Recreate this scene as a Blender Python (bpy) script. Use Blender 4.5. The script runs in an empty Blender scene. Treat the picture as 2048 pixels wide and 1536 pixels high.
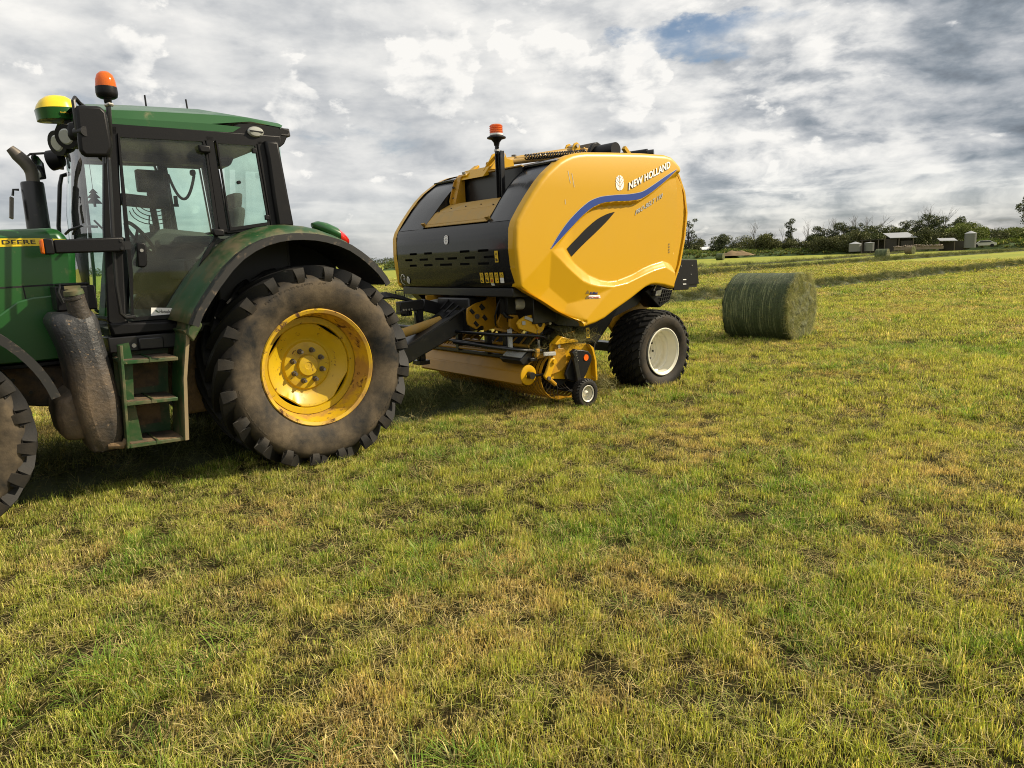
import bpy, bmesh, math, random
import numpy as np
from mathutils import Vector, Matrix, Euler

random.seed(11)
RNG = np.random.default_rng(7)
SC = bpy.context.scene
COL = SC.collection
rad = math.radians

# ------------------------------------------------------------------ camera
cd = bpy.data.cameras.new('camera')
cd.sensor_width = 36.0
cd.lens = 1420 / 2048 * 36
cd.clip_start = 0.05
cd.clip_end = 20000
cam = bpy.data.objects.new('camera', cd)
COL.objects.link(cam)
cam.matrix_world = Matrix.Translation((0, 0, 1.7)) @ Matrix((
    (0.99932839, 0.03664371, 0.0),
    (-0.00636311, 0.17353155, -0.98480775),
    (-0.03608701, 0.98414635, 0.17364818))).to_4x4()
SC.camera = cam

# ------------------------------------------------------------------ sun, sky, exposure
SUN = Vector((0.800, 0.075, 0.575)).normalized()
sd = bpy.data.lights.new('sun', 'SUN')
sd.energy = 4.9
sd.angle = rad(0.55)
sd.color = (1.0, 0.87, 0.66)
sun = bpy.data.objects.new('sun', sd)
COL.objects.link(sun)
sun.rotation_euler = SUN.to_track_quat('Z', 'Y').to_euler()
sun.location = (30, 5, 30)

SC.view_settings.view_transform = 'Standard'
SC.view_settings.look = 'None'
SC.view_settings.gamma = 1.0
SC.view_settings.use_curve_mapping = False
SC.view_settings.exposure = 0.38
SC.cycles.use_denoising = True
SC.cycles.denoiser = 'OPENIMAGEDENOISE'
SC.cycles.denoising_input_passes = 'RGB_ALBEDO_NORMAL'
SC.cycles.denoising_prefilter = 'NONE'
SC.cycles.filter_width = 1.05
SC.cycles.use_adaptive_sampling = False
SC.cycles.sample_clamp_indirect = 2.0


class NT:
    """small wrapper to wire shader nodes"""
    def __init__(s, tree):
        s.t = tree
        tree.nodes.clear()

    def n(s, kind, **kw):
        nd = s.t.nodes.new(kind)
        ins = kw.pop('ins', {})
        for k, v in kw.items():
            setattr(nd, k, v)
        for k, v in ins.items():
            s.set(nd, k, v)
        return nd

    def set(s, nd, k, v):
        sock = nd.inputs[k]
        if isinstance(v, bpy.types.NodeSocket):
            s.t.links.new(v, sock)
        else:
            sock.default_value = v

    def math(s, op, a, b=None, clamp=False):
        nd = s.n('ShaderNodeMath', operation=op, use_clamp=clamp)
        s.set(nd, 0, a)
        if b is not None:
            s.set(nd, 1, b)
        return nd.outputs[0]

    def vmath(s, op, a, b=None):
        nd = s.n('ShaderNodeVectorMath', operation=op)
        s.set(nd, 0, a)
        if b is not None:
            s.set(nd, 1, b)
        return nd.outputs['Value'] if op in ('DOT_PRODUCT', 'LENGTH') else nd.outputs[0]

    def smooth(s, x, a, b, lo=0.0, hi=1.0):
        nd = s.n('ShaderNodeMapRange', interpolation_type='SMOOTHSTEP')
        for k, v in ((0, x), (1, a), (2, b), (3, lo), (4, hi)):
            s.set(nd, k, v)
        return nd.outputs[0]

    def noise(s, vec, scale, detail=4, rough=.5, dist=0.0, lac=2.0):
        nd = s.n('ShaderNodeTexNoise')
        if vec is not None:
            s.set(nd, 'Vector', vec)
        s.set(nd, 'Scale', scale); s.set(nd, 'Detail', detail)
        s.set(nd, 'Roughness', rough); s.set(nd, 'Distortion', dist)
        s.set(nd, 'Lacunarity', lac)
        return nd.outputs[0]

    def mixc(s, fac, a, b, blend='MIX'):
        nd = s.n('ShaderNodeMix', data_type='RGBA', blend_type=blend)
        s.set(nd, 0, fac)
        s.set(nd, 6, a if isinstance(a, bpy.types.NodeSocket) else (*a, 1))
        s.set(nd, 7, b if isinstance(b, bpy.types.NodeSocket) else (*b, 1))
        return nd.outputs[2]


def make_world():
    w = bpy.data.worlds.new('World')
    SC.world = w
    w.use_nodes = True
    t = NT(w.node_tree)
    sky = t.n('ShaderNodeTexSky', sky_type='NISHITA')
    sky.sun_disc = False
    sky.sun_elevation = math.asin(SUN.z)
    sky.sun_rotation = math.atan2(SUN.x, SUN.y)
    sky.altitude = 50
    sky.air_density = 1.0
    sky.dust_density = 1.2
    sky.ozone_density = 1.0
    bg1 = t.n('ShaderNodeBackground', ins={'Color': sky.outputs[0], 'Strength': 0.075})
    d = t.vmath('NORMALIZE', t.n('ShaderNodeTexCoord').outputs['Generated'])
    sep = t.n('ShaderNodeSeparateXYZ', ins={0: d})
    z = t.math('MAXIMUM', sep.outputs[2], 0.0)
    zz = t.math('ADD', z, 0.11)
    comb = t.n('ShaderNodeCombineXYZ', ins={0: t.math('DIVIDE', sep.outputs[0], zz),
                                            1: t.math('DIVIDE', sep.outputs[1], zz), 2: 0.0})
    P = comb.outputs[0]
    elev = sep.outputs[2]
    hz = t.smooth(elev, 0.02, 0.12)                      # 0 at the horizon, 1 above

    def near(v, a, b):                                   # soft patch of sky round one direction
        return t.smooth(t.vmath('DOT_PRODUCT', d, Vector(v).normalized()), a, b)
    rn = t.n('ShaderNodeTexNoise'); t.set(rn, 'Vector', t.vmath('MULTIPLY', d, (1, 1, 2.2))); t.set(rn, 'Scale', 9.0); t.set(rn, 'Detail', 7.0); t.set(rn, 'Roughness', .6)
    rs = t.n('ShaderNodeSeparateColor', ins={0: rn.outputs['Color']})
    rag = (t.math('ADD', sep.outputs[0], t.math('MULTIPLY', t.math('SUBTRACT', rs.outputs[0], .5), .22)),
           t.math('ADD', elev, t.math('MULTIPLY', t.math('SUBTRACT', rs.outputs[1], .5), .11)))

    def oval(x0, z0, rx, rz, amt):                       # flattened patch
        a = t.math('DIVIDE', t.math('SUBTRACT', rag[0], x0), rx)
        b = t.math('DIVIDE', t.math('SUBTRACT', rag[1], z0), rz)
        q = t.math('ADD', t.math('MULTIPLY', a, a), t.math('MULTIPLY', b, b))
        q = t.math('MULTIPLY', t.smooth(q, 1.0, .0), t.smooth(sep.outputs[1], .2, .5))
        return t.math('MULTIPLY', q, amt)
    gap = t.math('ADD', oval(.275, .258, .17, .040, .74), oval(-.17, .158, .19, .028, .34))
    gap = t.math('ADD', gap, oval(.05, .172, .12, .020, .34))
    gap = t.math('ADD', gap, oval(.0, .075, .35, .020, .35))
    dark = near((0.56, 0.80, 0.235), .984, .998)
    puff = t.math('ADD', near((-0.09, 0.965, 0.243), .9975, .9998), near((0.165, 0.96, 0.222), .9980, .9999))
    puff = t.math('ADD', puff, t.math('MULTIPLY', near((-0.261, 0.944, 0.203), .9992, .9999), .9))
    puff = t.math('ADD', puff, t.math('MULTIPLY', near((0.05, 0.965, 0.262), .9972, .9999), .8))
    puff = t.math('ADD', puff, t.math('MULTIPLY', near((-0.40, 0.90, 0.20), .9965, .9999), .55))

    def relief(vec, scale, det, rgh, dist, shift):
        n1 = t.noise(vec, scale, det, rgh, dist)
        n2 = t.noise(t.vmath('ADD', vec, shift), scale, det, rgh, dist)
        return n1, t.math('SUBTRACT', n1, n2)
    # soft warp shared by the layers
    wv = t.n('ShaderNodeTexNoise'); t.set(wv, 'Vector', P); t.set(wv, 'Scale', .9); t.set(wv, 'Detail', 2.0)
    warp = t.vmath('SCALE', t.vmath('SUBTRACT', wv.outputs['Color'], (.5, .5, .5)))
    warp.node.inputs['Scale'].default_value = .7
    Pw = t.vmath('ADD', P, warp)
    # layer 1: broad pale sheet; layer 2: lumpy cloudlets, stronger to the right; both flattened by perspective
    dw = t.vmath('ADD', d, t.vmath('SCALE', t.vmath('SUBTRACT', wv.outputs['Color'], (.5, .5, .5))))
    dw.node.inputs[1].links[0].from_node.inputs['Scale'].default_value = .045
    nA, litA = relief(t.vmath('MULTIPLY', dw, (3.4, 3.4, 8.5)), 1.0, 9, .56, 0.0, (.14, .0, .10))
    nB, litB = relief(t.vmath('MULTIPLY', dw, (7.0, 7.0, 17.5)), 1.0, 10, .57, 0.0, (.13, -.03, .15))
    right = t.smooth(sep.outputs[0], -.02, .38)
    covA = t.math('SUBTRACT', nA, t.math('MULTIPLY', gap, .34))
    maskA = t.smooth(covA, .22, .38)
    maskB = t.smooth(t.math('SUBTRACT', nB, t.math('MULTIPLY', gap, .16)), .44, .57)
    S3 = t.vmath('MULTIPLY', dw, (13, 13, 20))
    nP, litP = relief(S3, 1.0, 9, .56, 0.0, (.22, .0, .16))
    pm = t.smooth(t.math('ADD', nP, t.math('MULTIPLY', puff, .26)), .60, .67)
    # long thin streaks low over the horizon
    S4 = t.vmath('MULTIPLY', d, (2.2, 2.2, 34))
    nS = t.noise(S4, 1.3, 4, .5, .8)
    st = t.math('MULTIPLY', t.smooth(nS, .47, .68), t.smooth(elev, .13, .06))
    big = t.noise(P, .33, 2, .5)

    v = t.math('ADD', .70, t.math('MULTIPLY', t.math('SUBTRACT', big, .5), .45))
    v = t.math('ADD', v, t.math('MULTIPLY', litA, 1.35))
    v = t.math('ADD', v, t.math('MULTIPLY', litB, t.math('ADD', .42, t.math('MULTIPLY', right, 1.2))))
    v = t.math('ADD', v, t.math('MULTIPLY', t.math('SUBTRACT', maskB, .45), t.math('ADD', .05, t.math('MULTIPLY', right, .13))))
    v = t.math('SUBTRACT', v, t.math('MULTIPLY', right, .03))
    v = t.math('ADD', v, .075)
    v = t.math('SUBTRACT', v, t.math('MULTIPLY', dark, t.math('ADD', .33, t.math('MULTIPLY', maskB, .20))))
    v = t.math('ADD', v, t.math('MULTIPLY', t.math('MULTIPLY', pm, t.math('ADD', .10, t.math('MULTIPLY', litP, 1.5))), 1.0))
    v = t.math('ADD', v, t.math('MULTIPLY', st, .16))
    v = t.math('SUBTRACT', v, t.math('MULTIPLY', t.math('SUBTRACT', 1.0, t.smooth(elev, .015, .15)), .13))
    ramp = t.n('ShaderNodeValToRGB')
    t.set(ramp, 0, v)
    cr = ramp.color_ramp
    cr.elements[0].position = 0.0; cr.elements[0].color = (.10, .115, .14, 1)
    cr.elements[1].position = 1.0; cr.elements[1].color = (.92, .90, .86, 1)
    e = cr.elements.new(.32); e.color = (.25, .285, .325, 1)
    e = cr.elements.new(.55); e.color = (.46, .480, .505, 1)
    e = cr.elements.new(.78); e.color = (.72, .72, .71, 1)
    bg2 = t.n('ShaderNodeBackground', ins={'Color': ramp.outputs[0], 'Strength': 0.82})
    m = t.math('MAXIMUM', maskA, t.math('MULTIPLY', pm, .95))
    m = t.math('MAXIMUM', m, t.math('MULTIPLY', maskB, .55))
    m = t.math('MULTIPLY', m, t.math('ADD', .72, t.math('MULTIPLY', hz, .26)))
    m = t.math('MAXIMUM', m, t.math('MULTIPLY', st, .85))
    mix = t.n('ShaderNodeMixShader', ins={0: m})
    t.t.links.new(bg1.outputs[0], mix.inputs[1])
    t.t.links.new(bg2.outputs[0], mix.inputs[2])
    out = t.n('ShaderNodeOutputWorld')
    t.t.links.new(mix.outputs[0], out.inputs[0])


make_world()

# ------------------------------------------------------------------ materials
M = {}


def mat(name, col, rough=.5, metal=0.0, spec=.5, coat=0.0, bump=0.0, bscale=60, dirt=None, var=0.0, vscale=3.0,
        rust=None, attr_dirt=None):
    """dirt = (colour, low, high, scale): noise-driven layer of dust or mud; attr_dirt does the same weighted by a vertex value"""
    m = bpy.data.materials.new(name)
    m.use_nodes = True
    t = NT(m.node_tree)
    p = t.n('ShaderNodeBsdfPrincipled')
    co = t.n('ShaderNodeTexCoord').outputs['Object']
    c = t.n('ShaderNodeRGB').outputs[0]
    c.default_value = (*col, 1)
    r = t.math('ADD', rough, 0.0)
    if var:
        nv = t.noise(co, vscale, 5, .6)
        c = t.mixc(t.math('MULTIPLY', nv, var), c, tuple(x * .45 for x in col))
    for dd in ([dirt] if dirt and isinstance(dirt[0], tuple) and not isinstance(dirt[0][0], tuple) else (dirt or [])):
        dc, lo, hi, sc = dd[:4]
        f = t.smooth(t.noise(co, sc, 7, .62, .3), lo, hi)
        if len(dd) > 4:
            f = t.math('MULTIPLY', f, dd[4])
        c = t.mixc(f, c, dc)
        r = t.math('ADD', r, t.math('MULTIPLY', f, .35), True)
    if attr_dirt:
        dc, amt, sc = attr_dirt[:3]
        dlo, dhi = attr_dirt[3:] or (.3, .68)
        at = t.n('ShaderNodeAttribute', attribute_name='dirt').outputs['Fac']
        n1 = t.noise(co, sc, 7, .62, .2)
        n2 = t.noise(co, sc * 6, 5, .6)
        f = t.math('MULTIPLY', at, t.math('ADD', t.smooth(n1, dlo, dhi), t.math('MULTIPLY', t.math('SUBTRACT', n2, .5), .8)), True)
        f = t.math('MULTIPLY', f, amt)
        c = t.mixc(f, c, t.mixc(t.smooth(n2, .35, .65), dc, tuple(x * .62 for x in dc)))
        r = t.math('ADD', r, t.math('MULTIPLY', f, .3), True)
    if rust:
        rc, lo, hi, sc = rust
        f = t.smooth(t.noise(co, sc, 8, .7, .6), lo, hi)
        c = t.mixc(f, c, rc)
        r = t.math('ADD', r, t.math('MULTIPLY', f, .4), True)
    t.set(p, 'Base Color', c)
    t.set(p, 'Roughness', r)
    t.set(p, 'Metallic', metal)
    t.set(p, 'Specular IOR Level', spec)
    if coat:
        t.set(p, 'Coat Weight', coat)
        t.set(p, 'Coat Roughness', .08)
    if bump:
        b = t.n('ShaderNodeBump', ins={'Strength': bump, 'Distance': .02, 'Height': t.noise(co, bscale, 5, .6)})
        t.set(p, 'Normal', b.outputs[0])
    o = t.n('ShaderNodeOutputMaterial')
    t.t.links.new(p.outputs[0], o.inputs[0])
    M[name] = m
    return m


def glass_mat(name, tint, dust=.06, rough=.02, dcol=(.30, .28, .22)):
    m = bpy.data.materials.new(name)
    m.use_nodes = True
    t = NT(m.node_tree)
    tr = t.n('ShaderNodeBsdfTransparent', ins={'Color': (*tint, 1)})
    gl = t.n('ShaderNodeBsdfGlossy', ins={'Roughness': rough, 'Color': (1, 1, 1, 1)})
    fr = t.n('ShaderNodeFresnel', ins={'IOR': 1.5})
    mx = t.n('ShaderNodeMixShader', ins={0: t.math('MULTIPLY', fr.outputs[0], t.math('SUBTRACT', 1.0, t.n('ShaderNodeNewGeometry').outputs['Backfacing']))})
    t.t.links.new(tr.outputs[0], mx.inputs[1]); t.t.links.new(gl.outputs[0], mx.inputs[2])
    df = t.n('ShaderNodeBsdfDiffuse', ins={'Color': (*dcol, 1)})
    co = t.n('ShaderNodeTexCoord').outputs['Object']
    f = t.smooth(t.noise(co, 2.2, 7, .65, .8), .35, .75)
    f = t.math('MULTIPLY', f, dust * 2)
    f = t.math('ADD', f, dust * .35)
    m2 = t.n('ShaderNodeMixShader', ins={0: f})
    t.t.links.new(mx.outputs[0], m2.inputs[1]); t.t.links.new(df.outputs[0], m2.inputs[2])
    o = t.n('ShaderNodeOutputMaterial')
    t.t.links.new(m2.outputs[0], o.inputs[0])
    M[name] = m


def foliage_mat(name, attr=None, base=None, trans=.45, lo=None, tipgain=1.0, instancer=True, gloss=.035):
    """leaf or blade: diffuse + translucent; colour from the instance's tint, paler or browner towards its foot by 'hh'"""
    m = bpy.data.materials.new(name)
    m.use_nodes = True
    t = NT(m.node_tree)
    if attr:
        a = t.n('ShaderNodeAttribute', attribute_name=attr)
        a.attribute_type = 'INSTANCER' if instancer else 'GEOMETRY'
        c = a.outputs['Color']
    else:
        c = t.n('ShaderNodeRGB').outputs[0]
        c.default_value = (*base, 1)
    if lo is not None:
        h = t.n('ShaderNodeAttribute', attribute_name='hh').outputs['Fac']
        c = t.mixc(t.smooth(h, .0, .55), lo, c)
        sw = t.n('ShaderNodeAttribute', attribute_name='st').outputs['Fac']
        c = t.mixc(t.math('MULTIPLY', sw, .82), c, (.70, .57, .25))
        hv = t.smooth(h, .05, .95, .30, 1.5)  # paints the shade between stems: dark foot, brightened tip
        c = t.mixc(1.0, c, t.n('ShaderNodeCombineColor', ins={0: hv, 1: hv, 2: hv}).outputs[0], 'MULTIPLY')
    v = t.n('ShaderNodeAttribute', attribute_name='vv').outputs['Fac']
    c = t.mixc(1.0, c, t.n('ShaderNodeCombineColor', ins={0: v, 1: v, 2: v}).outputs[0], 'MULTIPLY')
    df = t.n('ShaderNodeBsdfDiffuse', ins={'Color': c})
    tl = t.n('ShaderNodeBsdfTranslucent', ins={'Color': t.mixc(1.0, c, (1.15, 1.1, .55), 'MULTIPLY')})
    mx = t.n('ShaderNodeMixShader', ins={0: trans})
    t.t.links.new(df.outputs[0], mx.inputs[1]); t.t.links.new(tl.outputs[0], mx.inputs[2])
    gl = t.n('ShaderNodeBsdfGlossy', ins={'Roughness': .5, 'Color': (.9, .88, .6, 1)})
    m2 = t.n('ShaderNodeMixShader', ins={0: gloss})
    t.t.links.new(mx.outputs[0], m2.inputs[1]); t.t.links.new(gl.outputs[0], m2.inputs[2])
    o = t.n('ShaderNodeOutputMaterial')
    t.t.links.new(m2.outputs[0], o.inputs[0])
    M[name] = m
    return m


DUST = (.30, .21, .11)
mat('green_paint', (.013, .090, .016), .32, coat=.35, dirt=(DUST, .60, .80, 7, .55), var=.25)
mat('green_paint_muddy', (.010, .060, .012), .46, dirt=[(DUST, .60, .70, 30, .5), ((.17, .12, .065), .40, .68, 4, .7)], var=.25)
mat('wheel_yellow', (.56, .37, .008), .38, dirt=((.34, .20, .05), .52, .68, 5, .45), rust=((.10, .045, .012), .60, .67, 17), var=.2)
mat('wheel_yellow_rusty', (.58, .36, .010), .45, dirt=((.33, .17, .04), .40, .62, 6, .8), rust=((.085, .035, .012), .54, .64, 9))
mat('baler_yellow', (.60, .332, .004), .40, coat=.07, spec=.4, var=.10, vscale=1.4, dirt=[((.48, .32, .10), .50, .85, 2.6, .10), ((.36, .27, .13), .66, .74, 48, .30)])
mat('baler_yellow_shaded_dusty', (.46, .235, .010), .42, dirt=[((.20, .15, .07), .50, .78, 6, .35), ((.13, .11, .05), .62, .72, 38, .4)], var=.3)  # the panel yellow darkened to paint in shade, plus real dust
mat('baler_yellow_dull', (.40, .235, .04), .55, dirt=((.35, .27, .14), .40, .70, 5, .6))
mat('gps_yellow', (.80, .58, .01), .3, coat=.3)
mat('black_gloss', (.006, .007, .009), .26, coat=.2, spec=.4, dirt=((.12, .11, .09), .64, .85, 4, .15))
mat('black_plastic', (.007, .007, .008), .42, spec=.25, dirt=((.14, .12, .09), .60, .85, 6, .12), bump=.1, bscale=240)
mat('black_metal', (.012, .012, .013), .35, dirt=((.16, .13, .09), .58, .82, 8, .4))
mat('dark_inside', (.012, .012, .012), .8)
mat('tank_plastic', (.020, .021, .023), .5, attr_dirt=((.19, .13, .075), .80, 3.6, .26, .64), dirt=((.30, .21, .13), .60, .70, 40, .7), bump=.35, bscale=36)
mat('muddy_metal', (.045, .038, .028), .8, dirt=((.22, .14, .07), .35, .68, 4, .9), bump=.4, bscale=40)
mat('fender_rubber', (.016, .016, .016), .6, dirt=((.25, .19, .13), .54, .74, 16, .6))
mat('muddy_edge', (.30, .23, .13), .8, var=.4, vscale=12)
mat('rubber_dusty', (.013, .013, .013), .62, spec=.25, attr_dirt=((.185, .140, .088), .75, 3.4), bump=.12, bscale=90)
mat('rubber', (.013, .013, .013), .58, spec=.25, attr_dirt=((.075, .058, .038), .8, 4), bump=.2, bscale=120)
mat('car_paint', (.45, .45, .44), .4)
mat('white_rim', (.74, .71, .58), .35, dirt=((.45, .36, .22), .58, .85, 6, .35))
mat('white_paint', (.80, .80, .78), .45)
mat('white_lettering', (.88, .87, .84), .4)
mat('grey_lettering', (.26, .17, .05), .45)
mat('black_print', (.010, .010, .012), .5)
mat('blue_print', (.016, .050, .25), .35)
mat('sticker_yellow', (.70, .46, .02), .5)
mat('sticker_grey', (.42, .43, .42), .5)
mat('red_print', (.45, .06, .03), .5)
mat('steel', (.50, .48, .45), .38, metal=.9, var=.4, vscale=30)
mat('old_steel', (.17, .15, .13), .5, metal=.6, var=.5, vscale=20)
mat('orange_reflector', (.85, .13, .01), .25)
mat('red_lens', (.50, .012, .008), .12, coat=.6)
mat('lamp_glass', (.40, .41, .38), .12, coat=.5)
mat('mirror_glass', (.62, .66, .72), .04, metal=1.0)
mat('seat_fabric', (.035, .036, .035), .85)
mat('cab_lining', (.055, .055, .052), .8)
mat('screen', (.012, .013, .015), .25)
mat('oil_bottle', (.62, .60, .56), .4)
glass_mat('cab_glass', (.90, .99, .945), .035)
glass_mat('windshield_glass', (.84, .93, .91), .03)


def amber(name):
    m = bpy.data.materials.new(name)
    m.use_nodes = True
    t = NT(m.node_tree)
    p = t.n('ShaderNodeBsdfPrincipled', ins={'Base Color': (.82, .19, .008, 1), 'Roughness': .12, 'Coat Weight': .6})
    tl = t.n('ShaderNodeBsdfTranslucent', ins={'Color': (.95, .24, .01, 1)})
    mx = t.n('ShaderNodeMixShader', ins={0: .4})
    t.t.links.new(p.outputs[0], mx.inputs[1]); t.t.links.new(tl.outputs[0], mx.inputs[2])
    o = t.n('ShaderNodeOutputMaterial'); t.t.links.new(mx.outputs[0], o.inputs[0])
    M[name] = m


amber('amber_lens')
mat('bark', (.060, .050, .040), .9, var=.5, vscale=6)
mat('dead_wood', (.15, .14, .13), .9)
mat('tin_roof', (.40, .41, .42), .42, metal=.25, var=.25, vscale=2)
mat('house_wall', (.42, .41, .37), .8)
mat('shed_dark', (.045, .040, .034), .9, var=.4)
mat('tank_steel', (.16, .165, .16), .5, metal=.35, var=.25, vscale=1.5)
mat('concrete_tank', (.18, .18, .17), .8, var=.2, vscale=2)
mat('post_wood', (.13, .11, .085), .9)
mat('dirt_mound', (.22, .15, .075), .95, var=.4, vscale=1, bump=.5, bscale=4)
mat('window_dark', (.03, .035, .04), .2)
mat('pale_log', (.26, .21, .16), .9, var=.4)
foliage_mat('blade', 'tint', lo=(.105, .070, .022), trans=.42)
foliage_mat('hay', 'tint', trans=.25, gloss=.04)
foliage_mat('leaf', 'tint', trans=.18, instancer=False, gloss=.05)


# ------------------------------------------------------------------ mesh helpers
class MB:
    """collects shapes; build() links them as ONE mesh object"""
    off = (0.0, 0.0, 0.0)

    def __init__(s):
        s.v = []; s.f = []

    def add(s, vs, fs):
        b = len(s.v)
        s.v.extend(tuple(float(c) for c in p) for p in vs)
        s.f.extend(tuple(b + i for i in f) for f in fs)
        return s

    def box(s, x0, x1, y0, y1, z0, z1):
        v = [(x, y, z) for x in (x0, x1) for y in (y0, y1) for z in (z0, z1)]
        return s.add(v, [(0, 1, 3, 2), (4, 6, 7, 5), (0, 4, 5, 1), (2, 3, 7, 6), (0, 2, 6, 4), (1, 5, 7, 3)])

    def obox(s, c, ux, uy, uz):
        """box about c with half-vectors ux, uy, uz"""
        c, ux, uy, uz = (np.array(a, float) for a in (c, ux, uy, uz))
        v = [c + a * ux + b * uy + d * uz for a in (-1, 1) for b in (-1, 1) for d in (-1, 1)]
        return s.add(v, [(0, 1, 3, 2), (4, 6, 7, 5), (0, 4, 5, 1), (2, 3, 7, 6), (0, 2, 6, 4), (1, 5, 7, 3)])

    def bar(s, a, b, w, h, up=(0, 0, 1)):
        """rectangular bar from a to b, w across, h along up"""
        a, b, up = (np.array(q, float) for q in (a, b, up))
        d = b - a; L = np.linalg.norm(d); d /= L
        sx = np.cross(d, up); sx /= np.linalg.norm(sx)
        u = np.cross(sx, d)
        return s.obox((a + b) / 2, d * L / 2, sx * w / 2, u * h / 2)

    def prism(s, poly, y0, y1, ax=1):
        """polygon of (x, z) pushed along y (ax=1), or (y, z) along x (ax=0), or (x, y) along z (ax=2)"""
        n = len(poly)
        def P(p, h):
            return (p[0], h, p[1]) if ax == 1 else ((h, p[0], p[1]) if ax == 0 else (p[0], p[1], h))
        v = [P(p, y0) for p in poly] + [P(p, y1) for p in poly]
        f = [tuple(range(n)), tuple(range(2 * n - 1, n - 1, -1))]
        f += [(i, (i + 1) % n, n + (i + 1) % n, n + i) for i in range(n)]
        return s.add(v, f)

    def strip(s, prof, y0, y1, th):
        """bent sheet: open profile of (x, z) with thickness th, pushed along y"""
        p = np.array(prof, float)
        t = np.gradient(p, axis=0); t /= np.linalg.norm(t, axis=1)[:, None]
        nrm = np.stack([-t[:, 1], t[:, 0]], 1)
        poly = list(map(tuple, p + nrm * th / 2)) + list(map(tuple, (p - nrm * th / 2)[::-1]))
        n = len(p)
        for i in range(n - 1):
            q = [poly[i], poly[i + 1], poly[2 * n - 2 - i], poly[2 * n - 1 - i]]
            s.prism(q, y0, y1)
        return s

    def loft(s, rings, cap=True, closed=True):
        m = len(rings[0]); b = len(s.v)
        for r in rings:
            s.v.extend(tuple(float(c) for c in p) for p in r)
        k = m if closed else m - 1
        for i in range(len(rings) - 1):
            for j in range(k):
                j2 = (j + 1) % m
                s.f.append((b + i * m + j, b + i * m + j2, b + (i + 1) * m + j2, b + (i + 1) * m + j))
        if cap and closed:
            s.f.append(tuple(b + j for j in range(m)))
            e = b + (len(rings) - 1) * m
            s.f.append(tuple(e + j for j in reversed(range(m))))
        return s

    def tube(s, pts, r, n=8, cap=True, close=False):
        pts = [np.array(p, float) for p in pts]
        rs = r if hasattr(r, '__len__') else [r] * len(pts)
        up = None; rings = []
        for i, p in enumerate(pts):
            d = pts[min(i + 1, len(pts) - 1)] - pts[max(i - 1, 0)]
            d = d / (np.linalg.norm(d) + 1e-9)
            if up is None:
                up = np.array((0, 0, 1.0)) if abs(d[2]) < .9 else np.array((0, 1.0, 0))
            a = np.cross(d, up); a /= np.linalg.norm(a)
            up = np.cross(a, d)
            rings.append([p + rs[i] * (math.cos(2 * math.pi * k / n) * a + math.sin(2 * math.pi * k / n) * up) for k in range(n)])
        return s.loft(rings, cap)

    def cyl(s, a, b, r0, r1=None, n=20, cap=True):
        return s.tube([a, b], [r0, r0 if r1 is None else r1], n, cap)

    def lathe(s, prof, c, n=48, ax=1, a0=0.0, a1=2 * math.pi, rfun=None):
        """profile of (radius, height) turned about an axis through c"""
        full = abs(a1 - a0 - 2 * math.pi) < 1e-6
        m = n if full else n + 1
        rings = []
        for r, h in prof:
            ring = []
            for k in range(m):
                a = a0 + (a1 - a0) * k / n
                rr = r if rfun is None else rfun(r, h, a)
                ca, sa = rr * math.cos(a), rr * math.sin(a)
                ring.append((c[0] + ca, c[1] + h, c[2] + sa) if ax == 1 else
                            ((c[0] + ca, c[1] + sa, c[2] + h) if ax == 2 else (c[0] + h, c[1] + ca, c[2] + sa)))
            rings.append(ring)
        return s.loft(rings, cap=False, closed=full)

    def grid(s, P):
        m, n = P.shape[:2]; b = len(s.v)
        s.v.extend(map(tuple, P.reshape(-1, 3).tolist()))
        s.f.extend((b + i * n + j, b + i * n + j + 1, b + (i + 1) * n + j + 1, b + (i + 1) * n + j)
                   for i in range(m - 1) for j in range(n - 1))
        return s

    def mesh(s, name, smooth=35, recalc=True):
        me = bpy.data.meshes.new(name)
        ox, oy, oz = MB.off
        me.from_pydata([(x - ox, y - oy, z - oz) for x, y, z in s.v], [], s.f)
        if recalc:
            bm = bmesh.new(); bm.from_mesh(me)
            bmesh.ops.recalc_face_normals(bm, faces=bm.faces)
            bm.to_mesh(me); bm.free()
        if smooth:
            me.shade_smooth()
            me.set_sharp_from_angle(angle=rad(smooth))
        return me

    def build(s, name, m, parent=None, smooth=35, bevel=0.0, label=None, recalc=True):
        me = s.mesh(name, smooth, recalc)
        me.materials.append(M[m] if isinstance(m, str) else m)
        return link(name, me, parent, bevel, label)


def link(name, me, parent=None, bevel=0.0, label=None):
    o = bpy.data.objects.new(name, me)
    COL.objects.link(o)
    if parent is not None:
        o.parent = parent
    if bevel:
        b = o.modifiers.new('bevel', 'BEVEL')
        b.width = bevel; b.segments = 2; b.limit_method = 'ANGLE'; b.angle_limit = rad(40)
        b.harden_normals = False
    if label:
        o['label'] = label
    return o


def tag(o, label=None, cat=None, group=None, kind=None):
    for k, v in (('label', label), ('category', cat), ('group', group), ('kind', kind)):
        if v:
            o[k] = v
    return o


def empty(name, loc=(0, 0, 0), rz=0.0, parent=None):
    o = bpy.data.objects.new(name, None)
    COL.objects.link(o)
    o.location = loc; o.rotation_euler = (0, 0, rz)
    o.empty_display_size = .2
    if parent is not None:
        o.parent = parent
    return o


def copy_at(o, dloc, parent=None):
    c = o.copy(); COL.objects.link(c)
    c.parent = parent if parent is not None else o.parent
    c.location = Vector(o.location) + Vector(dloc)
    return c


def face_attr(me, name, vals):
    a = me.attributes.new(name, 'FLOAT', 'POINT')
    a.data.foreach_set('value', np.asarray(vals, np.float32))


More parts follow.
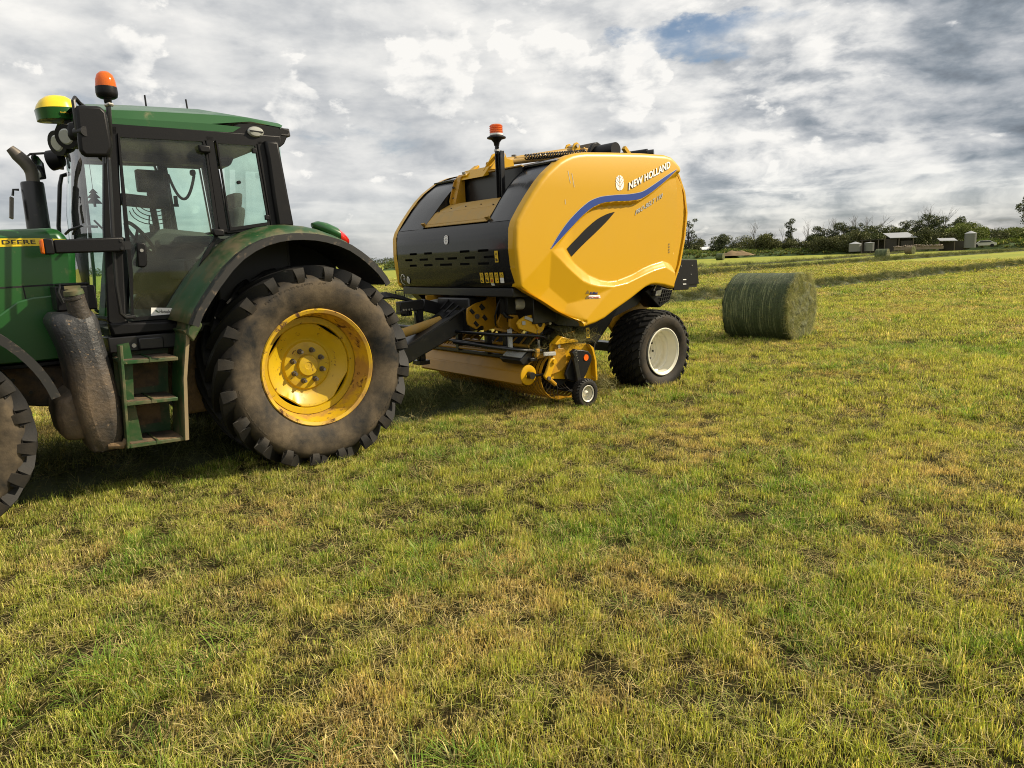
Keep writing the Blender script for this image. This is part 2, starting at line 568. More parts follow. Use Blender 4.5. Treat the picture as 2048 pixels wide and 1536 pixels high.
def vnoise(x, y, seed=0):
    """value noise in -1..1 for numpy arrays"""
    xi = np.floor(x).astype(np.int64); yi = np.floor(y).astype(np.int64)
    fx = x - xi; fy = y - yi
    fx = fx * fx * (3 - 2 * fx); fy = fy * fy * (3 - 2 * fy)
    def h(a, b):
        n = (a * 374761393 + b * 668265263 + seed * 982451653) & 0xffffffff
        n = ((n ^ (n >> 13)) * 1274126177) & 0xffffffff
        return ((n ^ (n >> 16)) & 0xffff) / 32767.5 - 1
    return (h(xi, yi) * (1 - fx) + h(xi + 1, yi) * fx) * (1 - fy) + (h(xi, yi + 1) * (1 - fx) + h(xi + 1, yi + 1) * fx) * fy


def fbm(x, y, seed=0, oct=4):
    s = 0; a = .5
    for i in range(oct):
        s = s + a * vnoise(x * 2 ** i, y * 2 ** i, seed + i * 17); a *= .5
    return s


def smoothstep(x, a, b):
    t = np.clip((x - a) / (b - a), 0, 1)
    return t * t * (3 - 2 * t)


# the two machines stand in line on one heading; M-space: x forward, y to their left (towards the camera), z up
FW = np.array((-0.78043, -0.62524)); LF = np.array((0.62524, -0.78043)); ORG = np.array((-2.3893, 6.9535))
HEAD = math.atan2(FW[1], FW[0])


def m2w(x, y):
    return ORG + FW * x + LF * y


def w2m(X, Y):
    return (X - ORG[0]) * FW[0] + (Y - ORG[1]) * FW[1], (X - ORG[0]) * LF[0] + (Y - ORG[1]) * LF[1]


def ground_z(x, y):
    d = np.hypot(x, y)
    return (fbm(x * .55, y * .55, 3, 4) * .035 + fbm(x * 2.7, y * 2.7, 9, 2) * .018) * smoothstep(d, 60, 25)


# ------------------------------------------------------------------ ground
def make_ground():
    rr = np.concatenate([np.linspace(0, 12, 110), 12 * np.exp(np.linspace(0, math.log(9000 / 12), 90))[1:]])
    aa = np.linspace(0, 2 * math.pi, 241)
    Rg, Ag = np.meshgrid(rr, aa, indexing='ij')
    X = Rg * np.sin(Ag); Y = Rg * np.cos(Ag)
    P = np.stack([X, Y, ground_z(X, Y)], -1)
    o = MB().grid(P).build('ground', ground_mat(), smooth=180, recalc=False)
    o.data.flip_normals()
    tag(o, kind='structure')


def ground_mat():
    m = bpy.data.materials.new('field_ground')
    m.use_nodes = True
    t = NT(m.node_tree)
    co = t.n('ShaderNodeTexCoord').outputs['Object']
    sep = t.n('ShaderNodeSeparateXYZ', ins={0: co})
    dist = t.vmath('LENGTH', co)
    # far colour: mown grass seen at a flat angle
    n1 = t.noise(co, .16, 6, .6, .5)
    n2 = t.noise(co, .9, 7, .65, .4)
    n3 = t.noise(co, 14, 5, .7)
    c = t.mixc(t.smooth(n1, .36, .62), (.29, .315, .052), (.24, .295, .046))
    c = t.mixc(t.smooth(n2, .50, .70), c, (.34, .285, .075))
    c = t.mixc(t.math('MULTIPLY', t.smooth(n3, .35, .75), .7), c, (.13, .135, .028))
    # mower bouts run along the machines' heading
    rot = t.vmath('DOT_PRODUCT', co, (0.62524, -0.78043, 0))
    wob = t.math('MULTIPLY', t.math('SUBTRACT', n1, .5), 4.0)
    band = t.math('SINE', t.math('MULTIPLY', t.math('ADD', rot, wob), .72))
    c = t.mixc(t.math('MULTIPLY', t.smooth(band, -.2, .9), .35), c, (.38, .35, .06))
    # near colour: soil, thatch and old clippings under the stubble, darkened to paint the shaded gaps
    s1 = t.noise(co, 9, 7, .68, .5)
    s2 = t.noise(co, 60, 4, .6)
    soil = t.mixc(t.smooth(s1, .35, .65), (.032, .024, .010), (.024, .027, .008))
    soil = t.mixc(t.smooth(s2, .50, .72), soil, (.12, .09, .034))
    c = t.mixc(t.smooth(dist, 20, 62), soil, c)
    p = t.n('ShaderNodeBsdfPrincipled', ins={'Base Color': c, 'Roughness': .95, 'Specular IOR Level': .1})
    b = t.n('ShaderNodeBump', ins={'Strength': .8, 'Distance': .05, 'Height': t.math('ADD', s1, t.noise(co, 3.2, 5, .6))})
    t.set(p, 'Normal', b.outputs[0])
    o = t.n('ShaderNodeOutputMaterial'); t.t.links.new(p.outputs[0], o.inputs[0])
    return m


make_ground()


# ------------------------------------------------------------------ tufts that are scattered as instances
def blades_mesh(name, specs, m):
    """specs: list of (base xyz, direction angle, length, lean, curl, width, value)"""
    v = []; f = []; hh = []; vv = []; sw = []
    for (bx, by, bz), az, L, lean, curl, w, val in specs:
        n = 3 if L < .13 else 5
        straw = 1.0 if random.random() < (.26 if L < .055 else .06) else 0.0
        sw += [straw] * (2 * n + 2)
        b = len(v)
        dx, dy = math.cos(az), math.sin(az); px, py = -dy, dx
        x, y, z = bx, by, bz; a = lean
        for i in range(n + 1):
            tt = i / n
            ww = w * (1 - .75 * tt ** 1.6) / 2
            v += [(x - px * ww, y - py * ww, z), (x + px * ww, y + py * ww, z)]
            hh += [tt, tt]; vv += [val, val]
            x += dx * math.sin(a) * L / n; y += dy * math.sin(a) * L / n; z += math.cos(a) * L / n
            a += curl / n
        f += [(b + 2 * i, b + 2 * i + 1, b + 2 * i + 3, b + 2 * i + 2) for i in range(n)]
    me = bpy.data.meshes.new(name)
    me.from_pydata(v, [], f)
    me.shade_smooth()
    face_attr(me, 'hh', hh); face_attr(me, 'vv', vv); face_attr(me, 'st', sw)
    me.materials.append(M[m])
    return me


U = random.uniform


def tuft_meshes():
    out = []
    for k in range(6):                                   # 0-5 cut stubble: stiff short stems and a few leaves
        sp = []
        for i in range(19):
            r = .052 * math.sqrt(U(0, 1)); q = U(0, 6.283)
            sp.append(((r * math.cos(q), r * math.sin(q), -.006), U(0, 6.283), U(.022, .066), U(.0, .34), U(-.3, .5), U(.0020, .0042), U(.4, 1.7)))
        for i in range(5):
            sp.append(((U(-.04, .04), U(-.04, .04), .002), U(0, 6.283), U(.03, .065), U(.5, 1.3), U(.3, 1.2), U(.0022, .0048), U(.6, 1.4)))
        out.append(sp)
    for k in range(3):                                   # 6-8 leafy regrowth clumps
        sp = []
        for i in range(30):
            r = .055 * math.sqrt(U(0, 1)); q = U(0, 6.283)
            sp.append(((r * math.cos(q), r * math.sin(q), -.006), q + U(-.7, .7), U(.035, .088), U(.05, .7), U(.2, 1.3), U(.0022, .0046), U(.6, 1.35)))
        out.append(sp)
    for k in range(2):                                   # 9-10 broad arching tussocks
        sp = []
        for i in range(34):
            r = .045 * math.sqrt(U(0, 1)); q = U(0, 6.283)
            sp.append(((r * math.cos(q), r * math.sin(q), -.006), q + U(-.4, .4), U(.07, .17), U(.3, 1.1), U(.5, 1.5), U(.0032, .0068), U(.6, 1.3)))
        out.append(sp)
    for k in range(3):                                   # 11-13 loose clippings lying flat
        sp = []
        for i in range(9):
            sp.append(((U(-.09, .09), U(-.09, .09), U(.004, .035)), U(0, 6.283), U(.05, .17), U(1.25, 1.62), U(-.3, .5), U(.0016, .0036), U(.7, 1.4)))
        out.append(sp)
    return [blades_mesh('tuft', sp, 'blade') for sp in out]


def straw_meshes():
    out = []
    for k in range(4):
        sp = []
        for i in range(46):
            r = .15 * math.sqrt(U(0, 1)); q = U(0, 6.283)
            sp.append(((r * math.cos(q), r * math.sin(q), U(-.05, .07)), U(0, 6.283), U(.10, .26), U(.9, 1.75), U(-1.1, 1.1), U(.003, .0065), U(.55, 1.45)))
        out.append(sp)
    return [blades_mesh('straw', sp, 'hay') for sp in out]


def make_scatter(name, meshes, pts, kind, rot, scl, tint, parent=None):
    """one object whose points carry the tufts as instances"""
    src = bpy.data.collections.new(name + '_source')
    for i, me in enumerate(meshes):
        src.objects.link(bpy.data.objects.new('%s_piece_%02d' % (name, i), me))
    me = bpy.data.meshes.new(name)
    n = len(pts)
    me.vertices.add(n)
    me.vertices.foreach_set('co', np.asarray(pts, np.float32).ravel())
    a = me.attributes.new('kind', 'INT', 'POINT'); a.data.foreach_set('value', np.asarray(kind, np.int32))
    for nm, arr in (('rot', rot), ('scl', scl)):
        a = me.attributes.new(nm, 'FLOAT_VECTOR', 'POINT'); a.data.foreach_set('vector', np.asarray(arr, np.float32).ravel())
    a = me.attributes.new('tint', 'FLOAT_COLOR', 'POINT')
    a.data.foreach_set('color', np.concatenate([tint, np.ones((n, 1))], 1).astype(np.float32).ravel())
    o = link(name, me, parent)
    g = bpy.data.node_groups.new(name + '_nodes', 'GeometryNodeTree')
    g.interface.new_socket('Geometry', in_out='INPUT', socket_type='NodeSocketGeometry')
    g.interface.new_socket('Geometry', in_out='OUTPUT', socket_type='NodeSocketGeometry')
    N = g.nodes; K = g.links.new
    gi = N.new('NodeGroupInput'); go = N.new('NodeGroupOutput')
    ip = N.new('GeometryNodeInstanceOnPoints')
    ci = N.new('GeometryNodeCollectionInfo')
    ci.inputs['Collection'].default_value = src
    ci.inputs['Separate Children'].default_value = True
    ci.inputs['Reset Children'].default_value = True
    ip.inputs['Pick Instance'].default_value = True

    def na(nm, ty):
        d = N.new('GeometryNodeInputNamedAttribute'); d.data_type = ty
        d.inputs['Name'].default_value = nm
        return d.outputs[0]
    K(gi.outputs[0], ip.inputs['Points'])
    K(ci.outputs[0], ip.inputs['Instance'])
    K(na('kind', 'INT'), ip.inputs['Instance Index'])
    er = N.new('FunctionNodeEulerToRotation'); K(na('rot', 'FLOAT_VECTOR'), er.inputs[0])
    K(er.outputs[0], ip.inputs['Rotation'])
    K(na('scl', 'FLOAT_VECTOR'), ip.inputs['Scale'])
    K(ip.outputs[0], go.inputs[0])
    md = o.modifiers.new('scatter', 'NODES'); md.node_group = g
    return o


# windrows: (start, end, half width, height) in world metres
ROWS = {
    'near': [(-13.0, 10.2), (5.8, 24.7), (13.4, 30.8), (33.5, 46.9), (60.0, 68.0)],
    'far': [(-6.0, 32.5), (14.0, 52.3), (25.0, 63.7), (45.2, 82.7), (81.2, 113.9)],
    'thin': [(8.0, 66.0), (23.8, 80.6), (31.8, 87.2), (42.9, 98.8), (84.0, 150.0)],
    'under': [tuple(m2w(-2.75, 0.0)), tuple(m2w(2.0, 0.0)), tuple(m2w(9.0, 0.0))],
}


def polyline_sample(pts, step):
    p = np.array(pts, float); out = []
    for a, b in zip(p[:-1], p[1:]):
        n = max(1, int(np.linalg.norm(b - a) / step))
        out.append(a + (b - a) * np.linspace(0, 1, n, endpoint=False)[:, None])
    out.append(p[-1:])
    return np.concatenate(out)


def make_grass():
    P = []; lvl = []
    for r0, r1, dens, half in ((1.1, 4.2, 1150, 62), (4.2, 8, 820, 62), (8, 14, 400, 60), (14, 26, 130, 58), (26, 46, 36, 56), (46, 78, 11, 54)):
        area = rad(half) * (r1 * r1 - r0 * r0)
        n = int(area * dens)
        r = np.sqrt(RNG.uniform(r0 * r0, r1 * r1, n)); a = RNG.uniform(-rad(half), rad(half), n)
        P.append(np.stack([r * np.sin(a), r * np.cos(a)], 1))
        lvl.append(np.full(n, max(.85, math.sqrt(650 / dens))))
    P = np.concatenate(P); lvl = np.concatenate(lvl)
    x, y = P[:, 0], P[:, 1]
    # patches: dry and bare, lush, ordinary
    dry = fbm(x * .62 + 3, y * .62, 21, 4) + .8 * fbm(x * 3.1, y * 3.1, 31, 3)
    lush = fbm(x * .5 + 9, y * .5 + 4, 41, 3) + .9 * fbm(x * 2.6, y * 2.6, 51, 3)
    bare = fbm(x * 1.4 + 1, y * 1.4 + 7, 61, 3) + .7 * fbm(x * 4.5, y * 4.5, 71, 2)
    n = len(x)
    d = np.hypot(x, y)
    clump = vnoise(x * 7.0, y * 7.0, 101) * .6 + vnoise(x * 14, y * 14, 102) * .5 + .15 * vnoise(x * 2.4, y * 2.4, 103)
    keep = RNG.uniform(0, 1, n) > .50 * smoothstep(bare, .42, .8) * smoothstep(d, 40, 10)
    keep &= RNG.uniform(0, 1, n) < .34 + .66 * np.maximum(smoothstep(clump, -.40, .04), smoothstep(d, 14, 34))
    x, y, lvl, dry, lush, d, clump = x[keep], y[keep], lvl[keep], dry[keep], lush[keep], d[keep], clump[keep]
    n = len(x)
    base = np.array((.285, .375, .046)); green = np.array((.18, .325, .034)); tan = np.array((.62, .47, .19)); yel = np.array((.60, .55, .11))
    u = RNG.uniform(0, 1, (n, 1))
    c = base[None] * (1 - u) + yel[None] * u * .7 + base[None] * u * .3
    wd = smoothstep(dry + RNG.normal(0, .22, n), .0, .50)[:, None]
    wl = smoothstep(lush + RNG.normal(0, .20, n), .16, .62)[:, None]
    c = c * (1 - wl) + green * wl
    c = c * (1 - wd) + tan * wd
    c *= RNG.uniform(.42, 1.14, (n, 1))
    kind = RNG.integers(0, 6, n)
    q = RNG.uniform(0, 1, n)
    leafy = q < (.03 + .42 * wl[:, 0] * (1 - wd[:, 0]))
    kind[leafy] = RNG.integers(6, 9, leafy.sum())
    lp = fbm(x * 1.1 + 31, y * 1.1 + 5, 81, 3)
    tus = (RNG.uniform(0, 1, n) < .003 + .07 * smoothstep(lp, .27, .42)) & (d < 30)
    kind[tus] = RNG.integers(9, 11, tus.sum())
    c[tus] = np.array((.15, .255, .028)) * RNG.uniform(.7, 1.4, (tus.sum(), 1))
    flat = RNG.uniform(0, 1, n) < .11 + .45 * smoothstep(clump, .05, -.25) * smoothstep(d, 20, 8)
    kind[flat] = RNG.integers(11, 14, flat.sum())
    c[flat] = np.where(RNG.uniform(0, 1, (flat.sum(), 1)) < .6, np.array((.55, .45, .20)), np.array((.30, .33, .08))) * RNG.uniform(.7, 1.25, (flat.sum(), 1))
    rot = np.stack([RNG.normal(0, .16, n), RNG.normal(0, .16, n), RNG.uniform(0, 6.283, n)], 1)
    hs = RNG.uniform(.7, 1.25, n) * (.96 + .48 * np.clip(clump, -.8, .8)) * (1 + .35 * fbm(x * 1.2, y * 1.2, 91, 2)) * (1 - .25 * wd[:, 0])
    w = lvl * RNG.uniform(.85, 1.25, n)
    scl = np.stack([w, w, hs * np.clip(lvl, 1, 1.5)], 1)
    pts = np.stack([x, y, ground_z(x, y)], 1)
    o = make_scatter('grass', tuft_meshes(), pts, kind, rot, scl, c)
    tag(o, 'short mown grass stubble with tan dry patches covering the field', 'grass', kind='stuff')


make_grass()
STRAW = straw_meshes()


def make_windrow(key, hw, ht, step, label, dens, scale):
    line = polyline_sample(ROWS[key], step)
    n = len(line)
    t = np.gradient(line, axis=0); t /= np.linalg.norm(t, axis=1)[:, None]
    nrm = np.stack([-t[:, 1], t[:, 0]], 1)
    s = np.linspace(-1, 1, 13)
    k = np.arange(n)
    wid = hw * (1 + .35 * vnoise(k * step * .8, k * 0.0, 5))[:, None]
    cen = (hw * .5 * vnoise(k * step * .35, k * 0.0 + 3.3, 6))[:, None]
    XY = line[:, None, :] + nrm[:, None, :] * (s[None] * wid + cen)[..., None]
    h = ht * (1 - s[None] ** 2) ** .9 * (1 + .5 * vnoise(XY[..., 0] * 2.3, XY[..., 1] * 2.3, 8) + .35 * vnoise(XY[..., 0] * 6, XY[..., 1] * 6, 12)) - .03
    Z = ground_z(XY[..., 0], XY[..., 1]) + h
    o = MB().grid(np.concatenate([XY, Z[..., None]], -1)).build('hay_windrow', hay_ground(), smooth=180)
    tag(o, label, 'windrow', 'windrows of cut hay')
    m = int(n * step * 2 * hw * dens)
    i = RNG.integers(0, n - 1, m); j = np.clip(RNG.normal(6, 2.8, m), 0, 12)
    j0 = np.floor(j).astype(int).clip(0, 11); fj = (j - j0)[:, None]
    P3 = np.concatenate([XY, Z[..., None]], -1)
    P = P3[i, j0] * (1 - fj) + P3[i, j0 + 1] * fj
    P[:, :2] += RNG.normal(0, step * .5, (m, 2))
    u = RNG.uniform(0, 1, (m, 1))
    c = np.array((.040, .056, .020)) * (1 - u) + np.array((.18, .20, .08)) * u ** 1.4
    c = np.where(RNG.uniform(0, 1, (m, 1)) < .07, np.array((.30, .25, .10)), c)
    rot = np.stack([RNG.normal(0, .45, m), RNG.normal(0, .45, m), RNG.uniform(0, 6.283, m)], 1)
    sc = (scale * RNG.uniform(.7, 1.3, m))[:, None] * np.ones((1, 3))
    st = make_scatter('straw', STRAW, P, RNG.integers(0, 4, m), rot, sc, c, parent=o)
    st['kind'] = 'stuff'


def hay_ground():
    if 'hay_mass' not in M:
        mat('hay_mass', (.050, .062, .024), .9, var=.6, vscale=5, dirt=((.15, .13, .05), .55, .75, 22, .6), bump=.8, bscale=26)
    return M['hay_mass']


make_windrow('under', .62, .17, .12, 'dark cut hay row lying under the tractor ahead of the pickup reel', 170, .8)
make_windrow('near', .58, .25, .2, 'dark green hay row running behind the big bale to the right edge', 90, .95)
make_windrow('far', .72, .20, .4, 'second hay row beyond the big bale, farther up the field', 20, 1.8)
make_windrow('thin', .55, .13, .6, 'thin broken hay row just this side of the distant bales', 8, 2.0)


# ------------------------------------------------------------------ round bales
def bale_mat(name, col, pale):
    m = bpy.data.materials.new(name)
    m.use_nodes = True
    t = NT(m.node_tree)
    co = t.n('ShaderNodeTexCoord').outputs['Object']
    # net wrap: fine threads round the drum (object y is the axle)
    st = t.vmath('MULTIPLY', co, (2.6, 84, 2.6))
    n1 = t.noise(st, 1.0, 5, .7, .35)
    n2 = t.noise(co, 24, 6, .7, .6)
    n3 = t.noise(t.vmath('MULTIPLY', co, (.6, 4.5, .6)), 1.0, 4, .6)
    c = t.mixc(t.smooth(n2, .35, .7), col, tuple(x * .45 for x in col))
    c = t.mixc(t.math('MULTIPLY', t.smooth(n1, .50, .62), t.math('ADD', .12, t.math('MULTIPLY', t.smooth(n3, .38, .62), .75))), c, pale)
    p = t.n('ShaderNodeBsdfPrincipled', ins={'Base Color': c, 'Roughness': .6, 'Specular IOR Level': .35})
    b = t.n('ShaderNodeBump', ins={'Strength': .9, 'Distance': .03, 'Height': t.math('ADD', n2, t.math('MULTIPLY', n1, .6))})
    t.set(p, 'Normal', b.outputs[0])
    o = t.n('ShaderNodeOutputMaterial'); t.t.links.new(p.outputs[0], o.inputs[0])
    M[name] = m


bale_mat('bale_wrap', (.050, .074, .022), (.25, .28, .13))
bale_mat('bale_wrap_brown', (.150, .115, .060), (.33, .26, .15))
mat('bale_face', (.115, .125, .045), .85, var=.7, vscale=14, dirt=((.20, .19, .07), .5, .7, 34, .7), bump=1.0, bscale=30)


def make_bale(x, y, R, L, az, wrap, label, straws, brown=False):
    """drum lying on its side: local y is the axle"""
    root = empty('hay_bale', (x, y, 0), -az)
    tag(root, label, 'hay bale', 'round hay bales in the field')
    n = 96
    a = np.linspace(0, 2 * np.pi, n + 1)
    zc = R - .075
    hs = np.linspace(-1, 1, 41)
    prof = np.clip((1 - np.abs(hs)) / .07, 0, 1)
    edge = .955 + .045 * np.sqrt(1 - (1 - prof) ** 2)
    RR = R * edge[:, None] * (1 + .012 * vnoise(np.cos(a)[None] * 3 + hs[:, None] * 2 + 7, np.sin(a)[None] * 3, 3) + .004 * vnoise(hs[:, None] * 40, a[None] * 0, 4))
    X = RR * np.cos(a)[None]; Z = zc + RR * np.sin(a)[None]
    Z = np.maximum(Z, .0)
    Y = np.broadcast_to((hs * L / 2)[:, None], X.shape)
    MB().grid(np.stack([X, Y, Z], -1)).build('net_wrap', wrap, root, smooth=60)
    for sgn in (-1, 1):
        rr = np.linspace(0, 1, 26)
        Rr = rr[:, None] * RR[-1][None] * .995
        Xf = Rr * np.cos(a)[None]; Zf = np.maximum(zc + Rr * np.sin(a)[None], .0)
        Yf = sgn * (L / 2 + .035 * (1 - rr[:, None] ** 3) + .03 * vnoise(Xf * 7, Zf * 7, 5 + sgn) + .02 * vnoise(Xf * 17, Zf * 17, 9))
        MB().grid(np.stack([Xf, Yf, Zf], -1)).build('end_face', 'bale_face', root, smooth=60)
    if straws:
        m = straws
        q = RNG.uniform(0, 1, m)
        th = RNG.uniform(0, 2 * np.pi, m)
        pts = np.zeros((m, 3)); rot = np.zeros((m, 3))
        ends = q < .86
        r = R * np.sqrt(RNG.uniform(0, .97, m))
        sg = np.where(RNG.uniform(0, 1, m) < .8, 1, -1)
        pts[:, 0] = np.where(ends, r, R * .99) * np.cos(th)
        pts[:, 2] = zc + np.where(ends, r, R * .99) * np.sin(th)
        pts[:, 1] = np.where(ends, sg * (L / 2 + .02), np.where(RNG.uniform(0, 1, m) < .5, sg * L / 2 * RNG.uniform(.93, 1, m), RNG.uniform(-.5, .5, m) * L))
        rot[:, 0] = np.where(ends, math.pi / 2 + RNG.normal(0, .22, m), RNG.normal(0, .3, m))
        rot[:, 1] = RNG.uniform(0, 6.28, m) * ends + (1 - ends) * (math.pi / 2 - th)
        rot[:, 2] = np.where(ends, RNG.normal(0, .22, m), 0)
        pts[:, 2] = np.maximum(pts[:, 2], .03)
        u = RNG.uniform(0, 1, (m, 1))
        c = np.array((.13, .16, .045)) * (1 - u) + np.array((.42, .40, .15)) * u
        c = np.where(RNG.uniform(0, 1, (m, 1)) < .12, np.array((.42, .38, .20)), c)
        if brown:
            c = c * np.array((1.5, 1.1, 1.0))
        sc = np.where(ends, RNG.uniform(.30, .6, m), RNG.uniform(.12, .28, m))[:, None] * np.ones((1, 3))
        st = make_scatter('loose_straw', STRAW, pts, RNG.integers(0, 4, m), rot, sc, c, parent=root)
        st['kind'] = 'stuff'
    return root


make_bale(5.0, 13.7, .665, 1.27, rad(135), 'bale_wrap', 'big dark green net-wrapped round bale nearest behind the yellow baler', 1300)
make_bale(42.6, 81.8, .68, 1.25, rad(133), 'bale_wrap', 'green round bale out in the field in front of the sheds', 160)
make_bale(40.2, 136.0, .68, 1.25, rad(128), 'bale_wrap', 'smallest pale green round bale, out by the brown mound', 0)
make_bale(70.5, 126.0, .72, 1.25, rad(152), 'bale_wrap_brown', 'brownish round bale lying against the grass bank by the shed', 0)


# ------------------------------------------------------------------ farmstead and trees beyond the field
def make_bank():
    line = polyline_sample([(-30, 172), (20, 166), (44.5, 166), (62, 170), (80.8, 163), (104.4, 145), (132, 136), (175, 132)], .8)
    n = len(line)
    t = np.gradient(line, axis=0); t /= np.linalg.norm(t, axis=1)[:, None]
    nrm = np.stack([-t[:, 1], t[:, 0]], 1)
    s = np.linspace(0, 1, 9)
    XY = line[:, None] + nrm[:, None] * (s * 7)[None, :, None]
    k = np.arange(n) * .8
    h = 1.42 * np.sin(np.clip(s * 1.6, 0, 1) * math.pi / 2)[None] * (1 + .25 * vnoise(k * .25, k * 0, 4))[:, None] + .25 * vnoise(XY[..., 0] * 1.1, XY[..., 1] * 1.1, 5) * (s > .05) - .02
    o = MB().grid(np.concatenate([XY, h[..., None]], -1)).build('grass_bank', bank_mat(), smooth=180)
    tag(o, kind='structure')
    m = 5200
    i = RNG.integers(0, n, m); j = RNG.integers(1, 8, m)
    P = np.concatenate([XY, h[..., None]], -1)[i, j]
    P[:, :2] += RNG.normal(0, .4, (m, 2))
    u = RNG.uniform(0, 1, (m, 1))
    c = np.array((.040, .085, .018)) * (1 - u) + np.array((.10, .14, .03)) * u
    sc = RNG.uniform(2.2, 5.0, (m, 1)) * np.ones((1, 3))
    st = make_scatter('bank_grass', TUFTS_TALL, P, RNG.integers(0, 2, m), np.stack([RNG.normal(0, .2, m), RNG.normal(0, .2, m), RNG.uniform(0, 6, m)], 1), sc, c)
    tag(st, 'tall rank green grass along the bank at the far edge of the field', 'grass', kind='stuff')


def bank_mat():
    mat('bank', (.060, .10, .024), .95, var=.7, vscale=.6, bump=.6, bscale=2)
    return M['bank']


TUFTS_TALL = []
for _k in range(2):
    _sp = []
    for _i in range(30):
        _q = U(0, 6.283); _r = .06 * math.sqrt(U(0, 1))
        _sp.append(((_r * math.cos(_q), _r * math.sin(_q), -.01), _q + U(-.5, .5), U(.10, .19), U(.05, .6), U(.1, .9), U(.006, .012), U(.6, 1.3)))
    TUFTS_TALL.append(blades_mesh('tall_tuft', _sp, 'blade'))
make_bank()


YARD = .55


def make_yard():
    """the farmstead stands on slightly raised ground behind the bank"""
    line = polyline_sample([(-30, 176), (20, 170), (44.5, 170), (62, 174), (80.8, 167), (104.4, 149), (132, 140), (175, 136)], 3)
    P = []
    for d, z in ((0, .2), (2, YARD + .01), (110, YARD + .01), (170, -.1)):
        P.append(np.concatenate([line + np.array((.45, .89)) * d, np.full((len(line), 1), z)], 1))
    tag(MB().grid(np.array(P)).build('farmyard', bank_mat(), smooth=180), kind='structure')


make_yard()


def leaf_cloud(clusters, size, tint, seed, cover=8.5):
    """leaf clumps spread through ellipsoid clusters: clusters of (cx, cy, cz, rx, ry, rz)"""
    g = np.random.default_rng(seed)
    V = []; C = []
    for cx, cy, cz, rx, ry, rz in clusters:
        area = 4 * math.pi * ((rx * ry + rx * rz + ry * rz) / 3)
        n = int(max(16, area * cover * .30 / (size * size)))
        d = g.normal(size=(n, 3)); d /= np.linalg.norm(d, axis=1)[:, None]
        r = g.uniform(.25, 1.0, n) ** .45 * g.uniform(.86, 1.10, n)
        p = d * r[:, None] * (rx, ry, rz) + (cx, cy, cz)
        a = g.normal(size=(n, 3)) + d * .3; a /= np.linalg.norm(a, axis=1)[:, None]
        b = np.cross(a, g.normal(size=(n, 3))); b /= np.linalg.norm(b, axis=1)[:, None]
        s = size * g.uniform(.5, 1.15, n)[:, None]
        V.append(np.stack([p - a * s * .5, p + b * s * .28, p + a * s * .5, p - b * s * .28], 1))
        w = 1.35 * g.uniform(.62, 1.35, (n, 1)) * g.uniform(.8, 1.2)  # tints lifted overall to put aerial haze into the leaf colour
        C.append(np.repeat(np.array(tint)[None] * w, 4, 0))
    V = np.concatenate(V).reshape(-1, 3); C = np.concatenate(C)
    return V, C


def tree_object(name, x, y, clusters, size, tint, trunk, label, cat, group, seed, cover=8.5):
    root = empty(name, (x, y, YARD))
    tag(root, label, cat, group)
    if trunk:
        tb = MB()
        for pts, rs in trunk:
            tb.tube(pts, rs, 7)
        tb.build('trunk', 'bark', root, smooth=60)
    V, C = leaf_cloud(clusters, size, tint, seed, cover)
    n = len(V) // 4
    me = bpy.data.meshes.new('crown')
    me.from_pydata(V.tolist(), [], [(4 * i, 4 * i + 1, 4 * i + 2, 4 * i + 3) for i in range(n)])
    a = me.attributes.new('tint', 'FLOAT_COLOR', 'POINT')
    a.data.foreach_set('color', np.concatenate([C, np.ones((len(C), 1))], 1).astype(np.float32).ravel())
    face_attr(me, 'vv', np.ones(len(V)))
    me.materials.append(M['leaf'])
    link('crown', me, root)
    return root


